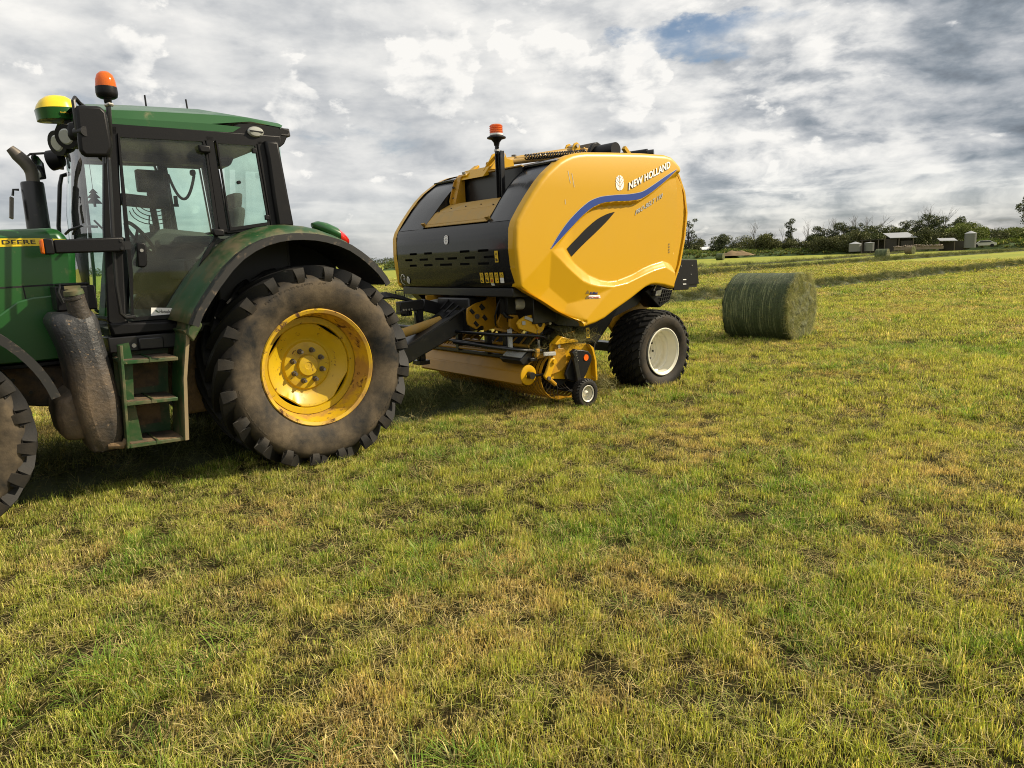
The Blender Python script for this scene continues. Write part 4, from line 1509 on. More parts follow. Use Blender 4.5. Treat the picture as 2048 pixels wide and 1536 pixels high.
def front_wheel(s):
    wh = empty('wheel', parent=T)
    c = (2.74, .93 * s, .655)
    tyre(wh, 'rubber_dusty', c, .69, .37, .50, 18, .045)
    q = lambda y: s * y
    MB().lathe([(.35, q(.21)), (.372, q(.216)), (.378, q(.205)), (.365, q(.195)), (.345, q(.12)), (.33, q(.02)), (.32, q(-.1))], c, 64).build('rim', 'wheel_yellow_rusty', wh, smooth=40)
    MB().lathe([(.335, q(.02)), (.30, q(.03)), (.20, q(.10)), (.15, q(.105)), (.14, q(.13)), (.002, q(.135))], c, 48).build('wheel_disc', 'wheel_yellow', wh, smooth=40)
    for k in range(8):
        a = 2 * math.pi * k / 8
        x, z = c[0] + .17 * math.cos(a), c[2] + .17 * math.sin(a)
        MB().cyl((x, c[1] + q(.10), z), (x, c[1] + q(.13), z), .017, n=6).build('wheel_nut', 'old_steel', wh)
    # mudguard: a narrow curved blade standing over the tyre
    a = np.linspace(rad(166), rad(38), 26)
    prof = [(2.74 + .875 * math.cos(t), .655 + .875 * math.sin(t)) for t in a]
    b = MB().strip(prof, min(.70 * s, 1.13 * s), max(.70 * s, 1.13 * s), .012)
    prof2 = [(2.74 + .850 * math.cos(t), .655 + .850 * math.sin(t)) for t in a]
    y = 1.115 * s
    b.strip(prof2, min(y, y + .02 * s), max(y, y + .02 * s), .055)
    b.build('front_mudguard', 'fender_rubber', T)


for s in (1, -1):
    rear_wheel(s); front_wheel(s)

# --- chassis, axles
b = MB()
b.box(-.45, .45, -.30, .30, .62, 1.22); b.box(.40, 1.75, -.24, .24, .60, 1.05); b.box(1.6, 4.0, -.27, .27, .72, 1.03)
b.cyl((0, -.66, .84), (0, .66, .84), .17, n=20)
b.box(-.62, -.40, -.28, .28, .45, 1.25)
b.build('chassis', 'muddy_metal', T, bevel=.02)
b = MB()
b.box(2.60, 2.88, -.72, .72, .52, .72); b.cyl((2.74, -.80, .655), (2.74, .80, .655), .12)
b.tube([(2.45, .66, .70), (2.2, .3, .74), (1.9, .25, .78)], .035)
b.build('front_axle', 'muddy_metal', T, bevel=.02)
# drawbar and lower links of the linkage
b = MB()
b.box(-1.05, .2, -.06, .06, .44, .50)
for s in (-1, 1):
    b.bar((-.35, .36 * s, .62), (-1.12, .44 * s, .60), .035, .09)
    b.bar((-.5, .30 * s, 1.15), (-.92, .42 * s, .64), .03, .03)
    b.bar((-.42, .28 * s, 1.12), (-.62, .36 * s, 1.22), .05, .07)
b.bar((-.45, 0, 1.02), (-.95, 0, .92), .05, .06)
b.build('linkage', 'black_metal', T, bevel=.008)
# small lugs of steel between hood and wheels (bracket plates seen under the hood)
MB().prism([(1.72, 1.0), (2.25, 1.03), (2.3, .78), (1.95, .70), (1.72, .66)], .36, .385).build('side_bracket', 'muddy_metal', T, bevel=.01)
for x, z in ((2.1, .93), (2.0, .82), (1.85, .9), (2.2, .84)):
    MB().cyl((x, .385, z), (x, .398, z), .014, n=8).build('bolt', 'black_metal', T)

# --- hood
hp = [(1.64, 1.045), (1.60, 1.60), (1.575, 1.86), (1.615, 1.975), (1.665, 2.06), (2.4, 2.035), (3.4, 1.96), (4.05, 1.86), (4.22, 1.70), (4.25, 1.2), (4.1, 1.045)]
hood = MB().prism(hp, -.44, .44).build('hood', 'green_paint', T, bevel=.055)
pnl = [(1.70, 1.06), (1.66, 1.50), (1.72, 1.555), (1.90, 1.545), (2.00, 1.52), (2.12, 1.43), (2.5, 1.40), (4.1, 1.36), (4.1, 1.06)]
MB().prism(pnl, .435, .462).build('side_panel', 'green_paint', hood, bevel=.012)
MB().prism([(1.60, 1.628), (1.60, 1.640), (4.2, 1.59), (4.2, 1.578)], .436, .4425).build('panel_gap', 'dark_inside', hood)
MB().prism([(1.94, 1.53), (1.948, 1.53), (1.955, 1.635), (1.947, 1.635)], .436, .4425).build('panel_gap', 'dark_inside', hood)
MB().box(1.68, 4.1, .30, .452, 1.022, 1.046).build('lower_trim', 'black_plastic', T)
st = [(1.628, 1.955), (1.632, 1.972), (1.80, 1.981), (2.2, 1.982), (4.0, 1.86), (4.0, 1.79), (2.2, 1.918), (1.80, 1.925), (1.76, 1.950)]
MB().prism(st, .436, .4425).build('stripe', 'gps_yellow', hood, smooth=0)
M['sticker_yellow'].node_tree.nodes  # flat print colour
text_at('JOHN DEERE', lambda u, v, w: np.stack([2.045 - u, .4428 + w, 1.950 + v - u * 0.0], 1), 'black_print', hood, bold=.010, width=.43, height=.040)
# reservoir-like black filter housing beside the cab foot
b = MB().box(1.53, 1.79, .50, .78, 1.44, 1.62)
b.box(1.56, 1.76, .52, .76, 1.62, 1.64)
b.build('battery_box', 'black_plastic', T, bevel=.02)
MB().tube([(1.75, .79, 1.64), (1.77, .80, 1.58), (1.75, .795, 1.50)], .008).build('box_latch', 'black_metal', T)

# --- exhaust stack on the far side of the hood
ex = MB().loft([[(1.70 + r * math.cos(a), -.46 + r * math.sin(a), z) for a in np.linspace(0, 2 * np.pi, 24, endpoint=False)]
                for z, r in ((2.0, .088), (2.10, .088), (2.47, .086), (2.485, .080), (2.49, .05))]).build('exhaust_stack', 'black_metal', T)
pp = [(1.69, -.46, 2.46), (1.69, -.46, 2.555), (1.70, -.46, 2.60), (1.73, -.46, 2.65), (1.775, -.46, 2.70), (1.82, -.46, 2.755)]
b = MB().tube(pp, [.050, .050, .053, .053, .050, .034], 16, cap=False)
b.build('exhaust_pipe', 'old_steel', ex)
MB().tube([(1.80, -.46, 2.42), (1.84, -.46, 2.42), (1.85, -.46, 2.37)], .010).build('bracket', 'black_metal', ex)
MB().obox((1.872, -.46, 2.27), (.012, 0, .006), (0, .05, 0), (-.012, 0, .085)).build('heat_plate', 'old_steel', ex)
# far-side rail and right mirror arm
MB().tube([(1.52, -.80, 1.7), (1.51, -.80, 2.14), (1.455, -.80, 2.50), (1.43, -.80, 2.585), (1.36, -.80, 2.61)], .018).build('grab_rail', 'black_metal', T)
b = MB().tube([(1.36, -.80, 2.66), (1.33, -1.10, 2.84), (1.60, -1.22, 2.82), (1.625, -1.22, 2.80), (1.63, -1.22, 2.70)], .011)
b.bar((1.37, -1.10, 2.855), (1.39, -1.10, 2.68), .05, .05, (1, 0, 0))
b.build('mirror_arm', 'black_metal', T)
fm = [(1.60, 2.79), (1.585, 2.83), (1.54, 2.80), (1.505, 2.74), (1.50, 2.60), (1.575, 2.585)]
mr = empty('mirror', parent=T)
MB().prism(fm, -1.23, -1.20).build('housing', 'black_plastic', mr, bevel=.008)
MB().prism([(1.585, 2.785), (1.572, 2.81), (1.54, 2.785), (1.518, 2.735), (1.514, 2.615), (1.565, 2.605)], -1.199, -1.195).build('glass', 'mirror_glass', mr, smooth=0)

# --- cab: roof, pillars, glass, floor
rp = []
for y, dz, dx in ((-.80, -.10, .05), (-.77, -.02, .015), (-.62, .045, 0), (-.35, .075, 0), (0, .085, 0), (.35, .075, 0), (.62, .045, 0), (.77, -.02, .015), (.80, -.10, .05)):
    rp.append([(x, y, z + dz * (1 if x > .45 else .45)) for x, z in ((1.47 - dx, 2.885), (1.40, 2.905), (1.1, 2.925), (.6, 2.945), (.25, 2.94), (.0, 2.915), (-.05 + dx, 2.90))])
b = MB().grid(np.array(rp))
# side skirts of the roof (green), swept up towards the rear lamp
for s in (-1, 1):
    y = .80 * s
    skirt = [(1.42, 2.80), (1.42, 2.84), (1.0, 2.85), (.6, 2.85), (.36, 2.85), (.30, 2.845), (.345, 2.86), (.41, 2.818), (.6, 2.812), (1.2, 2.812)]
    b.prism([(1.425, 2.785), (1.425, 2.795), (1.40, 2.83), (.6, 2.85), (.33, 2.845), (.40, 2.80), (.45, 2.795), (1.33, 2.79)], min(y, y - .05 * s), max(y, y - .05 * s))
b.prism([(-.8, 2.78), (.8, 2.78), (.77, 2.88), (.4, 2.96), (-.4, 2.96), (-.77, 2.88)], 1.40, 1.43, ax=0)
roof = b.build('roof', 'green_paint', T, smooth=45)
rb = [(1.40, 2.775), (1.36, 2.83), (.42, 2.835), (.34, 2.875), (.05, 2.885), (-.075, 2.86), (-.085, 2.845), (-.03, 2.74), (.0, 2.715), (1.28, 2.72), (1.36, 2.74)]
b = MB()
for s in (-1, 1):
    b.prism(rb, min(.795 * s, .60 * s), max(.795 * s, .60 * s))
b.box(-.02, 1.36, -.60, .60, 2.79, 2.84)
b.prism([(-.80, 2.80), (.80, 2.80), (.78, 2.87), (-.78, 2.87)], -.09, .0, ax=0)
b.build('roof_lining', 'black_plastic', T, bevel=.012)
# oval lamp in the rear corner of the roof
lm = MB()
lm.loft([[(.215 + .066 * k * math.cos(a), y, 2.815 + .043 * k * math.sin(a)) for a in np.linspace(0, 2 * np.pi, 28, endpoint=False)] for k, y in ((1.0, .78), (1.0, .808), (.8, .822), (.3, .828))])
lm.build('roof_lamp', 'lamp_glass', T)
MB().obox((.215, .826, 2.815), (.055, 0, .003), (0, .004, 0), (0, 0, .005)).build('lamp_bar', 'black_plastic', T)
for x, y, dx in ((.84, .0, .004), (.50, .0, .012)):
    MB().tube([(x, y, 3.0), (x + dx, y, 3.19)], .0075, 6).build('antenna', 'black_plastic', T)


def side(s):
    """the left and right sides of the cab are alike"""
    y0, y1 = sorted((.80 * s, .735 * s))
    f = MB()
    f.prism([(1.335, 2.78), (1.245, 2.78), (1.30, 2.05), (1.355, 1.34), (1.30, 1.31), (1.45, 1.31), (1.48, 1.34), (1.425, 2.05)], y0, y1)     # A pillar
    f.prism([(.625, 2.76), (.555, 2.76), (.515, 2.0), (.575, 1.985), (.60, 2.05)], y0, y1)                           # B pillar
    f.prism([(1.37, 1.33), (.92, 1.33), (.92, 1.225), (1.47, 1.225), (1.48, 1.33)], y0, y1)                          # sill
    f.prism([(.215, 2.75), (.13, 2.75), (.07, 2.03), (.16, 2.03)], y0, y1)
    f.prism([(1.36, 2.71), (1.36, 2.80), (.0, 2.80), (.0, 2.71)], y0, y1)
    f.prism([(.56, 2.035), (.53, 1.985), (.10, 2.02), (.10, 2.06)], y0, y1)
    f.build('cab_frame', 'black_plastic', T, bevel=.01)
    ya, yb = sorted((.835 * s, (.70 if s > 0 else .80) * s))
    MB().loft([[(x, y, z) for x, y in ((x0 - (0 if s > 0 else .07), ya), (x1, ya), (x1 - .0, yb), (x0 - (0 if s > 0 else .07), yb))] for x0, x1, z in ((.155, .035, 2.75), (.14, .02, 2.6), (.125, -.012, 2.3), (.108, -.04, 2.045))]).build('rear_pillar', 'black_plastic', T, bevel=.022)
    # the door: thin frame with one big pane whose rear edge follows the mudguard
    door = empty('door', parent=T)
    dp = [(1.252, 2.725), (.64, 2.735), (.622, 2.66), (.598, 2.05), (.61, 1.965), (.715, 1.80), (.835, 1.585), (.945, 1.345), (.965, 1.335), (1.30, 1.335), (1.318, 1.36), (1.295, 1.67), (1.285, 2.05)]
    c = np.mean(dp, 0)
    dpi = [tuple(np.array(p) + (c - np.array(p)) / np.linalg.norm(c - np.array(p)) * .030) for p in dp]
    yo, yi = .812 * s, .780 * s
    n = len(dp); fr = MB()
    for i in range(n):
        j = (i + 1) % n
        fr.loft([[(dp[i][0], yo, dp[i][1]), (dpi[i][0], yo, dpi[i][1]), (dpi[i][0], yi, dpi[i][1]), (dp[i][0], yi, dp[i][1])],
                 [(dp[j][0], yo, dp[j][1]), (dpi[j][0], yo, dpi[j][1]), (dpi[j][0], yi, dpi[j][1]), (dp[j][0], yi, dp[j][1])]])
    fr.build('door_frame', 'black_plastic', door)
    MB().prism(dpi, *sorted((.792 * s, .798 * s))).build('glass', 'cab_glass', door, smooth=0)
    if s > 0:
        hb = MB()
        hb.prism([(1.225, 1.925), (1.165, 1.925), (1.155, 1.90), (1.165, 1.755), (1.185, 1.735), (1.235, 1.74)], .798, .835)
        hb.build('door_handle', 'black_plastic', door, bevel=.012)
        MB().cyl((1.195, .835, 1.865), (1.195, .842, 1.865), .013).build('lock', 'steel', door)
        stk = MB().prism([(1.17, 1.425), (.975, 1.408), (.985, 1.335), (1.18, 1.352)], .7985, .8005).build('sticker', 'white_paint', door, smooth=0)
        sl = .087
        text_at("Haeusler's", lambda u, v, w: np.stack([1.062 - u, .8008 + w * .4, 1.388 + v - u * sl], 1), 'black_print', door, bold=.012, width=.105, height=.030, shear=.25)
        MB().prism([(1.178, 1.362), (.983, 1.345), (.984, 1.341), (1.179, 1.358)], .8008, .8014).build('print_line', 'blue_print', door, smooth=0)
        for k in range(3):
            MB().prism([(1.142 - k * .008, 1.402 - k * .006), (1.128 - k * .008, 1.402 - k * .006), (1.133 - k * .008, 1.394 - k * .006), (1.147 - k * .008, 1.394 - k * .006)], .8008, .8012).build('print_mark', 'green_paint', door, smooth=0)
        for zz, xx in ((2.655, .625), (2.005, .585)):
            hg = MB().prism([(xx + .075, zz + .022), (xx + .068, zz - .03), (xx + .05, zz - .04), (xx - .02, zz - .038), (xx - .02, zz + .018)], .812, .855)
            hg.build('hinge', 'black_plastic', door, bevel=.012)
    # rear quarter window
    qp = [(.545, 2.725), (.222, 2.728), (.168, 2.058), (.505, 2.012)]
    q = empty('window', parent=T)
    cc = np.mean(qp, 0)
    qi = [tuple(np.array(p) + (cc - np.array(p)) / np.linalg.norm(cc - np.array(p)) * .028) for p in qp]
    fr = MB()
    for i in range(4):
        j = (i + 1) % 4
        fr.loft([[(qp[i][0], .812 * s, qp[i][1]), (qi[i][0], .812 * s, qi[i][1]), (qi[i][0], .79 * s, qi[i][1]), (qp[i][0], .79 * s, qp[i][1])],
                 [(qp[j][0], .812 * s, qp[j][1]), (qi[j][0], .812 * s, qi[j][1]), (qi[j][0], .79 * s, qi[j][1]), (qp[j][0], .79 * s, qp[j][1])]])
    fr.build('window_frame', 'black_plastic', q)
    MB().prism(qi, *sorted((.796 * s, .801 * s))).build('glass', 'cab_glass', q, smooth=0)
    if s > 0:
        for zz, xx in ((2.66, .245), (2.12, .19)):
            MB().box(xx - .02, xx + .018, .80, .825, zz - .02, zz + .02).build('catch', 'black_plastic', q, bevel=.005)
        MB().cyl((.40, .80, 2.40), (.40, .835, 2.40), .014).build('knob', 'black_plastic', q)


for s in (1, -1):
    side(s)


# windshield: one bowed pane from pillar to pillar, with a lower quarter pane on each side
def wind():
    w = empty('windshield', parent=T)
    u = np.linspace(-1, 1, 17)
    P = []
    for z, xe, bow in ((2.74, 1.325, .13), (2.5, 1.345, .135), (2.2, 1.40, .12), (1.95, 1.425, .10), (1.7, 1.45, .07), (1.36, 1.475, .03)):
        P.append([(xe + bow * (1 - abs(k) ** 2.2), .79 * k, z) for k in u])
    MB().grid(np.array(P)).build('glass', 'windshield_glass', w)
    b = MB()
    b.tube([(1.47 + .03 * (1 - abs(k) ** 2), .79 * k, 1.36) for k in u], .02, 6)
    b.tube([(1.325 + .13 * (1 - abs(k) ** 2.2), .79 * k, 2.745) for k in u], .022, 6)
    b.build('window_frame', 'black_plastic', w)
    # wiper: arm lying across the lower glass
    MB().tube([(1.44, .62, 2.055), (1.50, .35, 2.075), (1.545, .05, 2.06), (1.55, -.15, 2.04)], .011, 6).build('wiper', 'black_plastic', w)


wind()
# rear glass and cab back
rw = empty('window', parent=T)
MB().box(-.003, .001, -.76, .76, 2.05, 2.80).build('glass', 'cab_glass', rw, smooth=0)
b = MB()
b.box(-.02, .06, -.72, .72, 1.25, 2.05); b.box(-.02, 1.45, -.72, .72, 1.20, 1.27)
b.box(.0, .85, -.73, -.60, 1.25, 1.85); b.box(.0, .62, .60, .73, 1.25, 1.95)
b.build('cab_floor', 'cab_lining', T, bevel=.01)

# --- inside the cab
seat = empty('seat', parent=T)
MB().loft([[(x, y, z) for x, y in ((.22, -.26), (.75, -.27), (.75, .27), (.22, .26))] for z in (1.62, 1.66, 1.78, 1.80)]).build('cushion', 'seat_fabric', seat, bevel=.05)
MB().loft([[(x0, -.25 * k, z), (x0 - .11, -.25 * k, z), (x0 - .11, .25 * k, z), (x0, .25 * k, z)] for x0, z, k in ((.36, 1.75, 1.0), (.32, 2.0, 1.04), (.27, 2.18, .95), (.24, 2.26, .72))]).build('backrest', 'seat_fabric', seat, bevel=.04)
MB().loft([[(x0, -.13 * k, z), (x0 - .09, -.13 * k, z), (x0 - .09, .13 * k, z), (x0, .13 * k, z)] for x0, z, k in ((.245, 2.24, .9), (.235, 2.30, 1.0), (.22, 2.37, .9), (.215, 2.39, .6))]).build('headrest', 'seat_fabric', seat, bevel=.03)
MB().box(.25, .68, -.2, .2, 1.27, 1.62).build('seat_base', 'black_plastic', seat, bevel=.03)
for s in (1, -1):
    MB().box(.32, .82, s * .34 - .06, s * .34 + .06, 1.92, 1.99).build('armrest', 'seat_fabric', seat, bevel=.025)
# right-hand console: lumpy dark shapes seen low through the door glass
b = MB()
b.loft([[(x0, -.74, z0), (x0, -.74, 1.5), (x0, -.42, 1.5), (x0, -.42, z0)] for x0, z0 in ((.12, 1.90), (.35, 2.06), (.7, 2.10), (.95, 2.04), (1.12, 1.84))])
b.box(.9, 1.30, -.62, .62, 1.27, 1.36)
b.build('side_console', 'cab_lining', T, bevel=.04)
b = MB()
b.loft([[(1.22, -.16, 1.30), (1.40, -.16, 1.30), (1.40, .16, 1.30), (1.22, .16, 1.30)], [(1.12, -.13, 1.80), (1.30, -.15, 1.86), (1.30, .15, 1.86), (1.12, .13, 1.80)], [(1.06, -.10, 1.93), (1.24, -.17, 2.04), (1.24, .17, 2.04), (1.06, .10, 1.93)]])
b.build('steering_column', 'black_plastic', T, bevel=.03)
b = MB()
ang = np.linspace(0, 2 * np.pi, 33)
b.tube([(1.02 + .09 * math.sin(a), .20 * math.cos(a), 2.00 + .17 * math.sin(a) * .75) for a in ang], .016, 8)
for a in (.5, 2.6, 4.7):
    b.tube([(1.02 + .09 * math.sin(a), .20 * math.cos(a), 2.00 + .128 * math.sin(a)), (1.06, 0, 1.965)], .013, 6)
b.build('steering_wheel', 'black_plastic', T)
mon = empty('monitor', parent=T)
b = MB().obox((.79, -.40, 2.52), (.12, .02, 0), (-.006, .030, 0), (0, 0, .10))
b.build('screen_housing', 'black_plastic', mon, bevel=.015)
MB().bar((.80, -.42, 2.42), (.72, -.66, 2.10), .05, .06).build('monitor_arm', 'black_plastic', mon)
b = MB().obox((.93, -.42, 2.345), (.13, .02, .01), (0, .04, 0), (0, 0, .055)).obox((.70, -.48, 2.38), (.08, .02, 0), (0, .05, 0), (0, 0, .10))
b.build('control_box', 'black_plastic', T, bevel=.02)
for k in range(4):                                           # looped cables under the monitors
    r = .11 + .022 * k
    MB().tube([(.78 + r * math.cos(a) * 1.1, -.44 - .02 * k, 2.33 + r * math.sin(a) * .75 - .02 * k) for a in np.linspace(math.pi * 1.02, math.pi * 1.98, 12)], .0045, 5).build('cable', 'black_plastic', T)
MB().tube([(.82, -.45, 2.22), (.83, -.45, 2.15), (.81, -.45, 2.10)], .006, 5).build('cable', 'black_plastic', T)
MB().box(.79, .83, -.47, -.44, 2.06, 2.13).build('handset', 'seat_fabric', T, bevel=.008)
MB().tube([(1.30, -.3, 2.16), (1.2, -.4, 2.06), (1.08, -.45, 2.02)], .009, 5).build('cable', 'black_plastic', T)
MB().tube([(.45 + .12 * k, -.64, 2.62 - .23 * (1 - k * k)) for k in np.linspace(-1, 1, 15)], .014, 6).build('hand_strap', 'black_plastic', T)
b = MB().box(.42, .60, -.73, -.64, 2.70, 2.78).box(.30, .35, -.73, -.66, 2.62, 2.68)
b.build('roof_console', 'cab_lining', T, bevel=.02)
MB().box(.565, .605, -.76, -.72, 1.35, 2.74).build('inner_post', 'black_plastic', T, bevel=.008)
MB().bar((.60, -.66, 2.33), (.50, -.66, 2.33), .02, .025).bar((.52, -.66, 2.33), (.52, -.66, 2.42), .03, .03, (1, 0, 0)).build('hand_lever', 'black_plastic', T)
# little tree-shaped air freshener hanging in the windshield
fr_ = [(1.335, 2.40), (1.30, 2.36), (1.318, 2.36), (1.285, 2.32), (1.312, 2.32), (1.275, 2.275), (1.325, 2.275), (1.325, 2.25), (1.345, 2.25), (1.345, 2.275), (1.395, 2.275), (1.358, 2.32), (1.385, 2.32), (1.352, 2.36), (1.37, 2.36)]
MB().prism(fr_, .03, .034).build('air_freshener', 'black_plastic', T, smooth=0)
MB().tube([(1.335, .032, 2.40), (1.335, .032, 2.70)], .002, 4).build('freshener_string', 'black_plastic', T)

# --- roof front: dome antenna, work lights, mirror, beacon, lamps on arm
dome = empty('guidance_dome', parent=T); dome.location = (-.02, 0, .02)
e = np.linspace(0, 2 * np.pi, 40, endpoint=False)
def oval(cx, z, rx, ry, dzx=0.0, pw=2.6):
    return [(cx + rx * math.copysign(abs(math.cos(a)) ** (2 / pw), math.cos(a)), ry * math.copysign(abs(math.sin(a)) ** (2 / pw), math.sin(a)), z + dzx * math.cos(a)) for a in e]
MB().loft([oval(1.545, 2.895, .11, .11, -.01), oval(1.545, 2.90, .128, .13, -.01), oval(1.54, 2.955, .138, .14, -.012), oval(1.54, 2.985, .142, .145, -.014)]).build('dome_base', 'green_paint', dome)
MB().loft([oval(1.54, 2.987, .138, .14, -.014), oval(1.54, 3.02, .128, .13, -.014), oval(1.535, 3.055, .110, .115, -.012), oval(1.53, 3.080, .075, .085, -.006), oval(1.525, 3.092, .03, .04)]).build('dome_cover', 'gps_yellow', dome)
text_at('StarFire', lambda u, v, w: np.stack([1.50 - u, .146 + w * 2 - .012 * np.abs(u) / .05, 2.945 + v], 1), 'sticker_yellow', dome, bold=.02, width=.055, height=.010)
MB().bar((1.50, 0, 2.88), (1.36, 0, 2.86), .16, .05).build('dome_bracket', 'black_metal', dome)


def work_light(x, y, z, r, az, name='work_light'):
    d = np.array((math.cos(az), math.sin(az), -.18)); d /= np.linalg.norm(d)
    c = np.array((x, y, z))
    wl = empty(name, parent=T)
    MB().tube([c - d * r * 1.1, c - d * r * .9, c - d * r * .2, c + d * r * .25], [r * .45, r * .8, r * 1.0, r * 1.02], 20).build('lamp_housing', 'black_plastic', wl)
    MB().tube([c + d * r * .25, c + d * r * .34], [r * .66, r * .55], 20).build('lamp_lens', 'lamp_glass', wl)


work_light(1.60, .56, 2.665, .088, .55)
work_light(1.555, .66, 2.70, .085, .8)
work_light(1.47, .76, 2.80, .055, 1.0)
work_light(1.50, -.66, 2.70, .085, -.6)
MB().box(1.36, 1.56, .30, .74, 2.66, 2.80).build('light_mount', 'black_plastic', T, bevel=.04)
MB().bar((1.42, -.75, 2.77), (1.42, .75, 2.77), .10, .06).build('light_bar', 'black_metal', T, bevel=.01)
mr = empty('mirror', parent=T); mr['label'] = 'big black rear-view mirror seen from behind its back'
mp = [(1.565, 2.80), (1.555, 2.83), (1.41, 2.838), (1.375, 2.80), (1.365, 2.57), (1.40, 2.50), (1.545, 2.492), (1.575, 2.53)]
MB().prism(mp, 1.12, 1.175).build('housing', 'black_plastic', mr, bevel=.022)
MB().prism([tuple((np.array(p) - (1.47, 2.66)) * .9 + (1.47, 2.66)) for p in mp], 1.110, 1.122).build('glass', 'mirror_glass', mr, smooth=0)
MB().tube([(1.40, .80, 2.86), (1.52, 1.08, 2.86), (1.55, 1.12, 2.885), (1.565, 1.14, 2.86), (1.565, 1.14, 2.66), (1.555, 1.14, 2.64)], .014).build('mirror_arm', 'black_metal', mr)
MB().cyl((1.565, 1.10, 2.66), (1.525, 1.18, 2.66), .032).build('mirror_joint', 'black_plastic', mr)

bc = empty('beacon', parent=T); bc['label'] = 'amber rotating beacon on the cab side pole'
BX, BY = 1.318, .95
MB().lathe([(.0, 3.118), (.03, 3.115), (.052, 3.095), (.064, 3.06), (.068, 3.02), (.068, 3.005)], (BX, BY, 0), 28, ax=2).build('lens', 'amber_lens', bc, smooth=60)
MB().lathe([(.070, 3.012), (.072, 2.97), (.066, 2.945), (.05, 2.935), (.027, 2.93), (.024, 2.905), (.02, 2.90), (.0, 2.90)], (BX, BY, 0), 28, ax=2).build('beacon_base', 'black_plastic', bc, smooth=50)
MB().cyl((BX - .02, BY, 3.02), (BX - .02, BY, 3.075), .025).build('bulb', 'lamp_glass', bc)
MB().tube([(BX, BY, 2.91), (BX + .002, BY, 2.86), (BX + .01, BY - .03, 2.7), (BX + .02, BY - .09, 2.58), (BX + .03, BY - .12, 2.5)], [.016, .018, .02, .022, .02], 10).build('beacon_pole', 'black_metal', bc)
MB().tube([(BX - .025, BY, 2.895), (BX, BY + .02, 2.895), (BX + .02, BY, 2.885)], .014, 8).build('clamp', 'steel', bc)
# long grab rail in front of the door
MB().tube([(1.335, .83, 2.56), (1.345, .87, 2.52), (1.385, .89, 2.0), (1.405, .885, 1.6), (1.40, .88, 1.40), (1.37, .87, 1.365), (1.30, .83, 1.365)], .014).build('grab_rail', 'black_metal', T)
# indicator arm standing out from the cab corner
ia = MB().prism([(1.78, 1.945), (1.335, 1.962), (1.335, 1.855), (1.78, 1.85)], .94, .985).build('indicator_arm', 'black_plastic', T, bevel=.012)
MB().cyl((1.355, .985, 1.935), (1.355, .99, 1.935), .012).build('bolt', 'black_metal', ia)
MB().cyl((1.355, .985, 1.88), (1.355, .99, 1.88), .012).build('bolt', 'black_metal', ia)
MB().loft([[(1.78, .93, 1.955), (1.78, .93, 1.845), (1.78, 1.0, 1.845), (1.78, 1.0, 1.955)], [(1.84, .93, 1.955), (1.84, .93, 1.845), (1.84, 1.0, 1.845), (1.84, 1.0, 1.955)]]).build('lamp_housing', 'black_plastic', ia, bevel=.01)
MB().loft([[(1.838, .932, 1.953), (1.838, .932, 1.847), (1.838, 1.0, 1.847), (1.838, 1.0, 1.953)], [(1.862, .94, 1.945), (1.862, .94, 1.855), (1.862, .995, 1.855), (1.862, .995, 1.945)]]).build('indicator_lens', 'amber_lens', ia, bevel=.008)
MB().bar((1.335, .95, 1.9), (1.34, .78, 1.9), .10, .06, (0, 0, 1)).build('arm_bracket', 'black_metal', T)


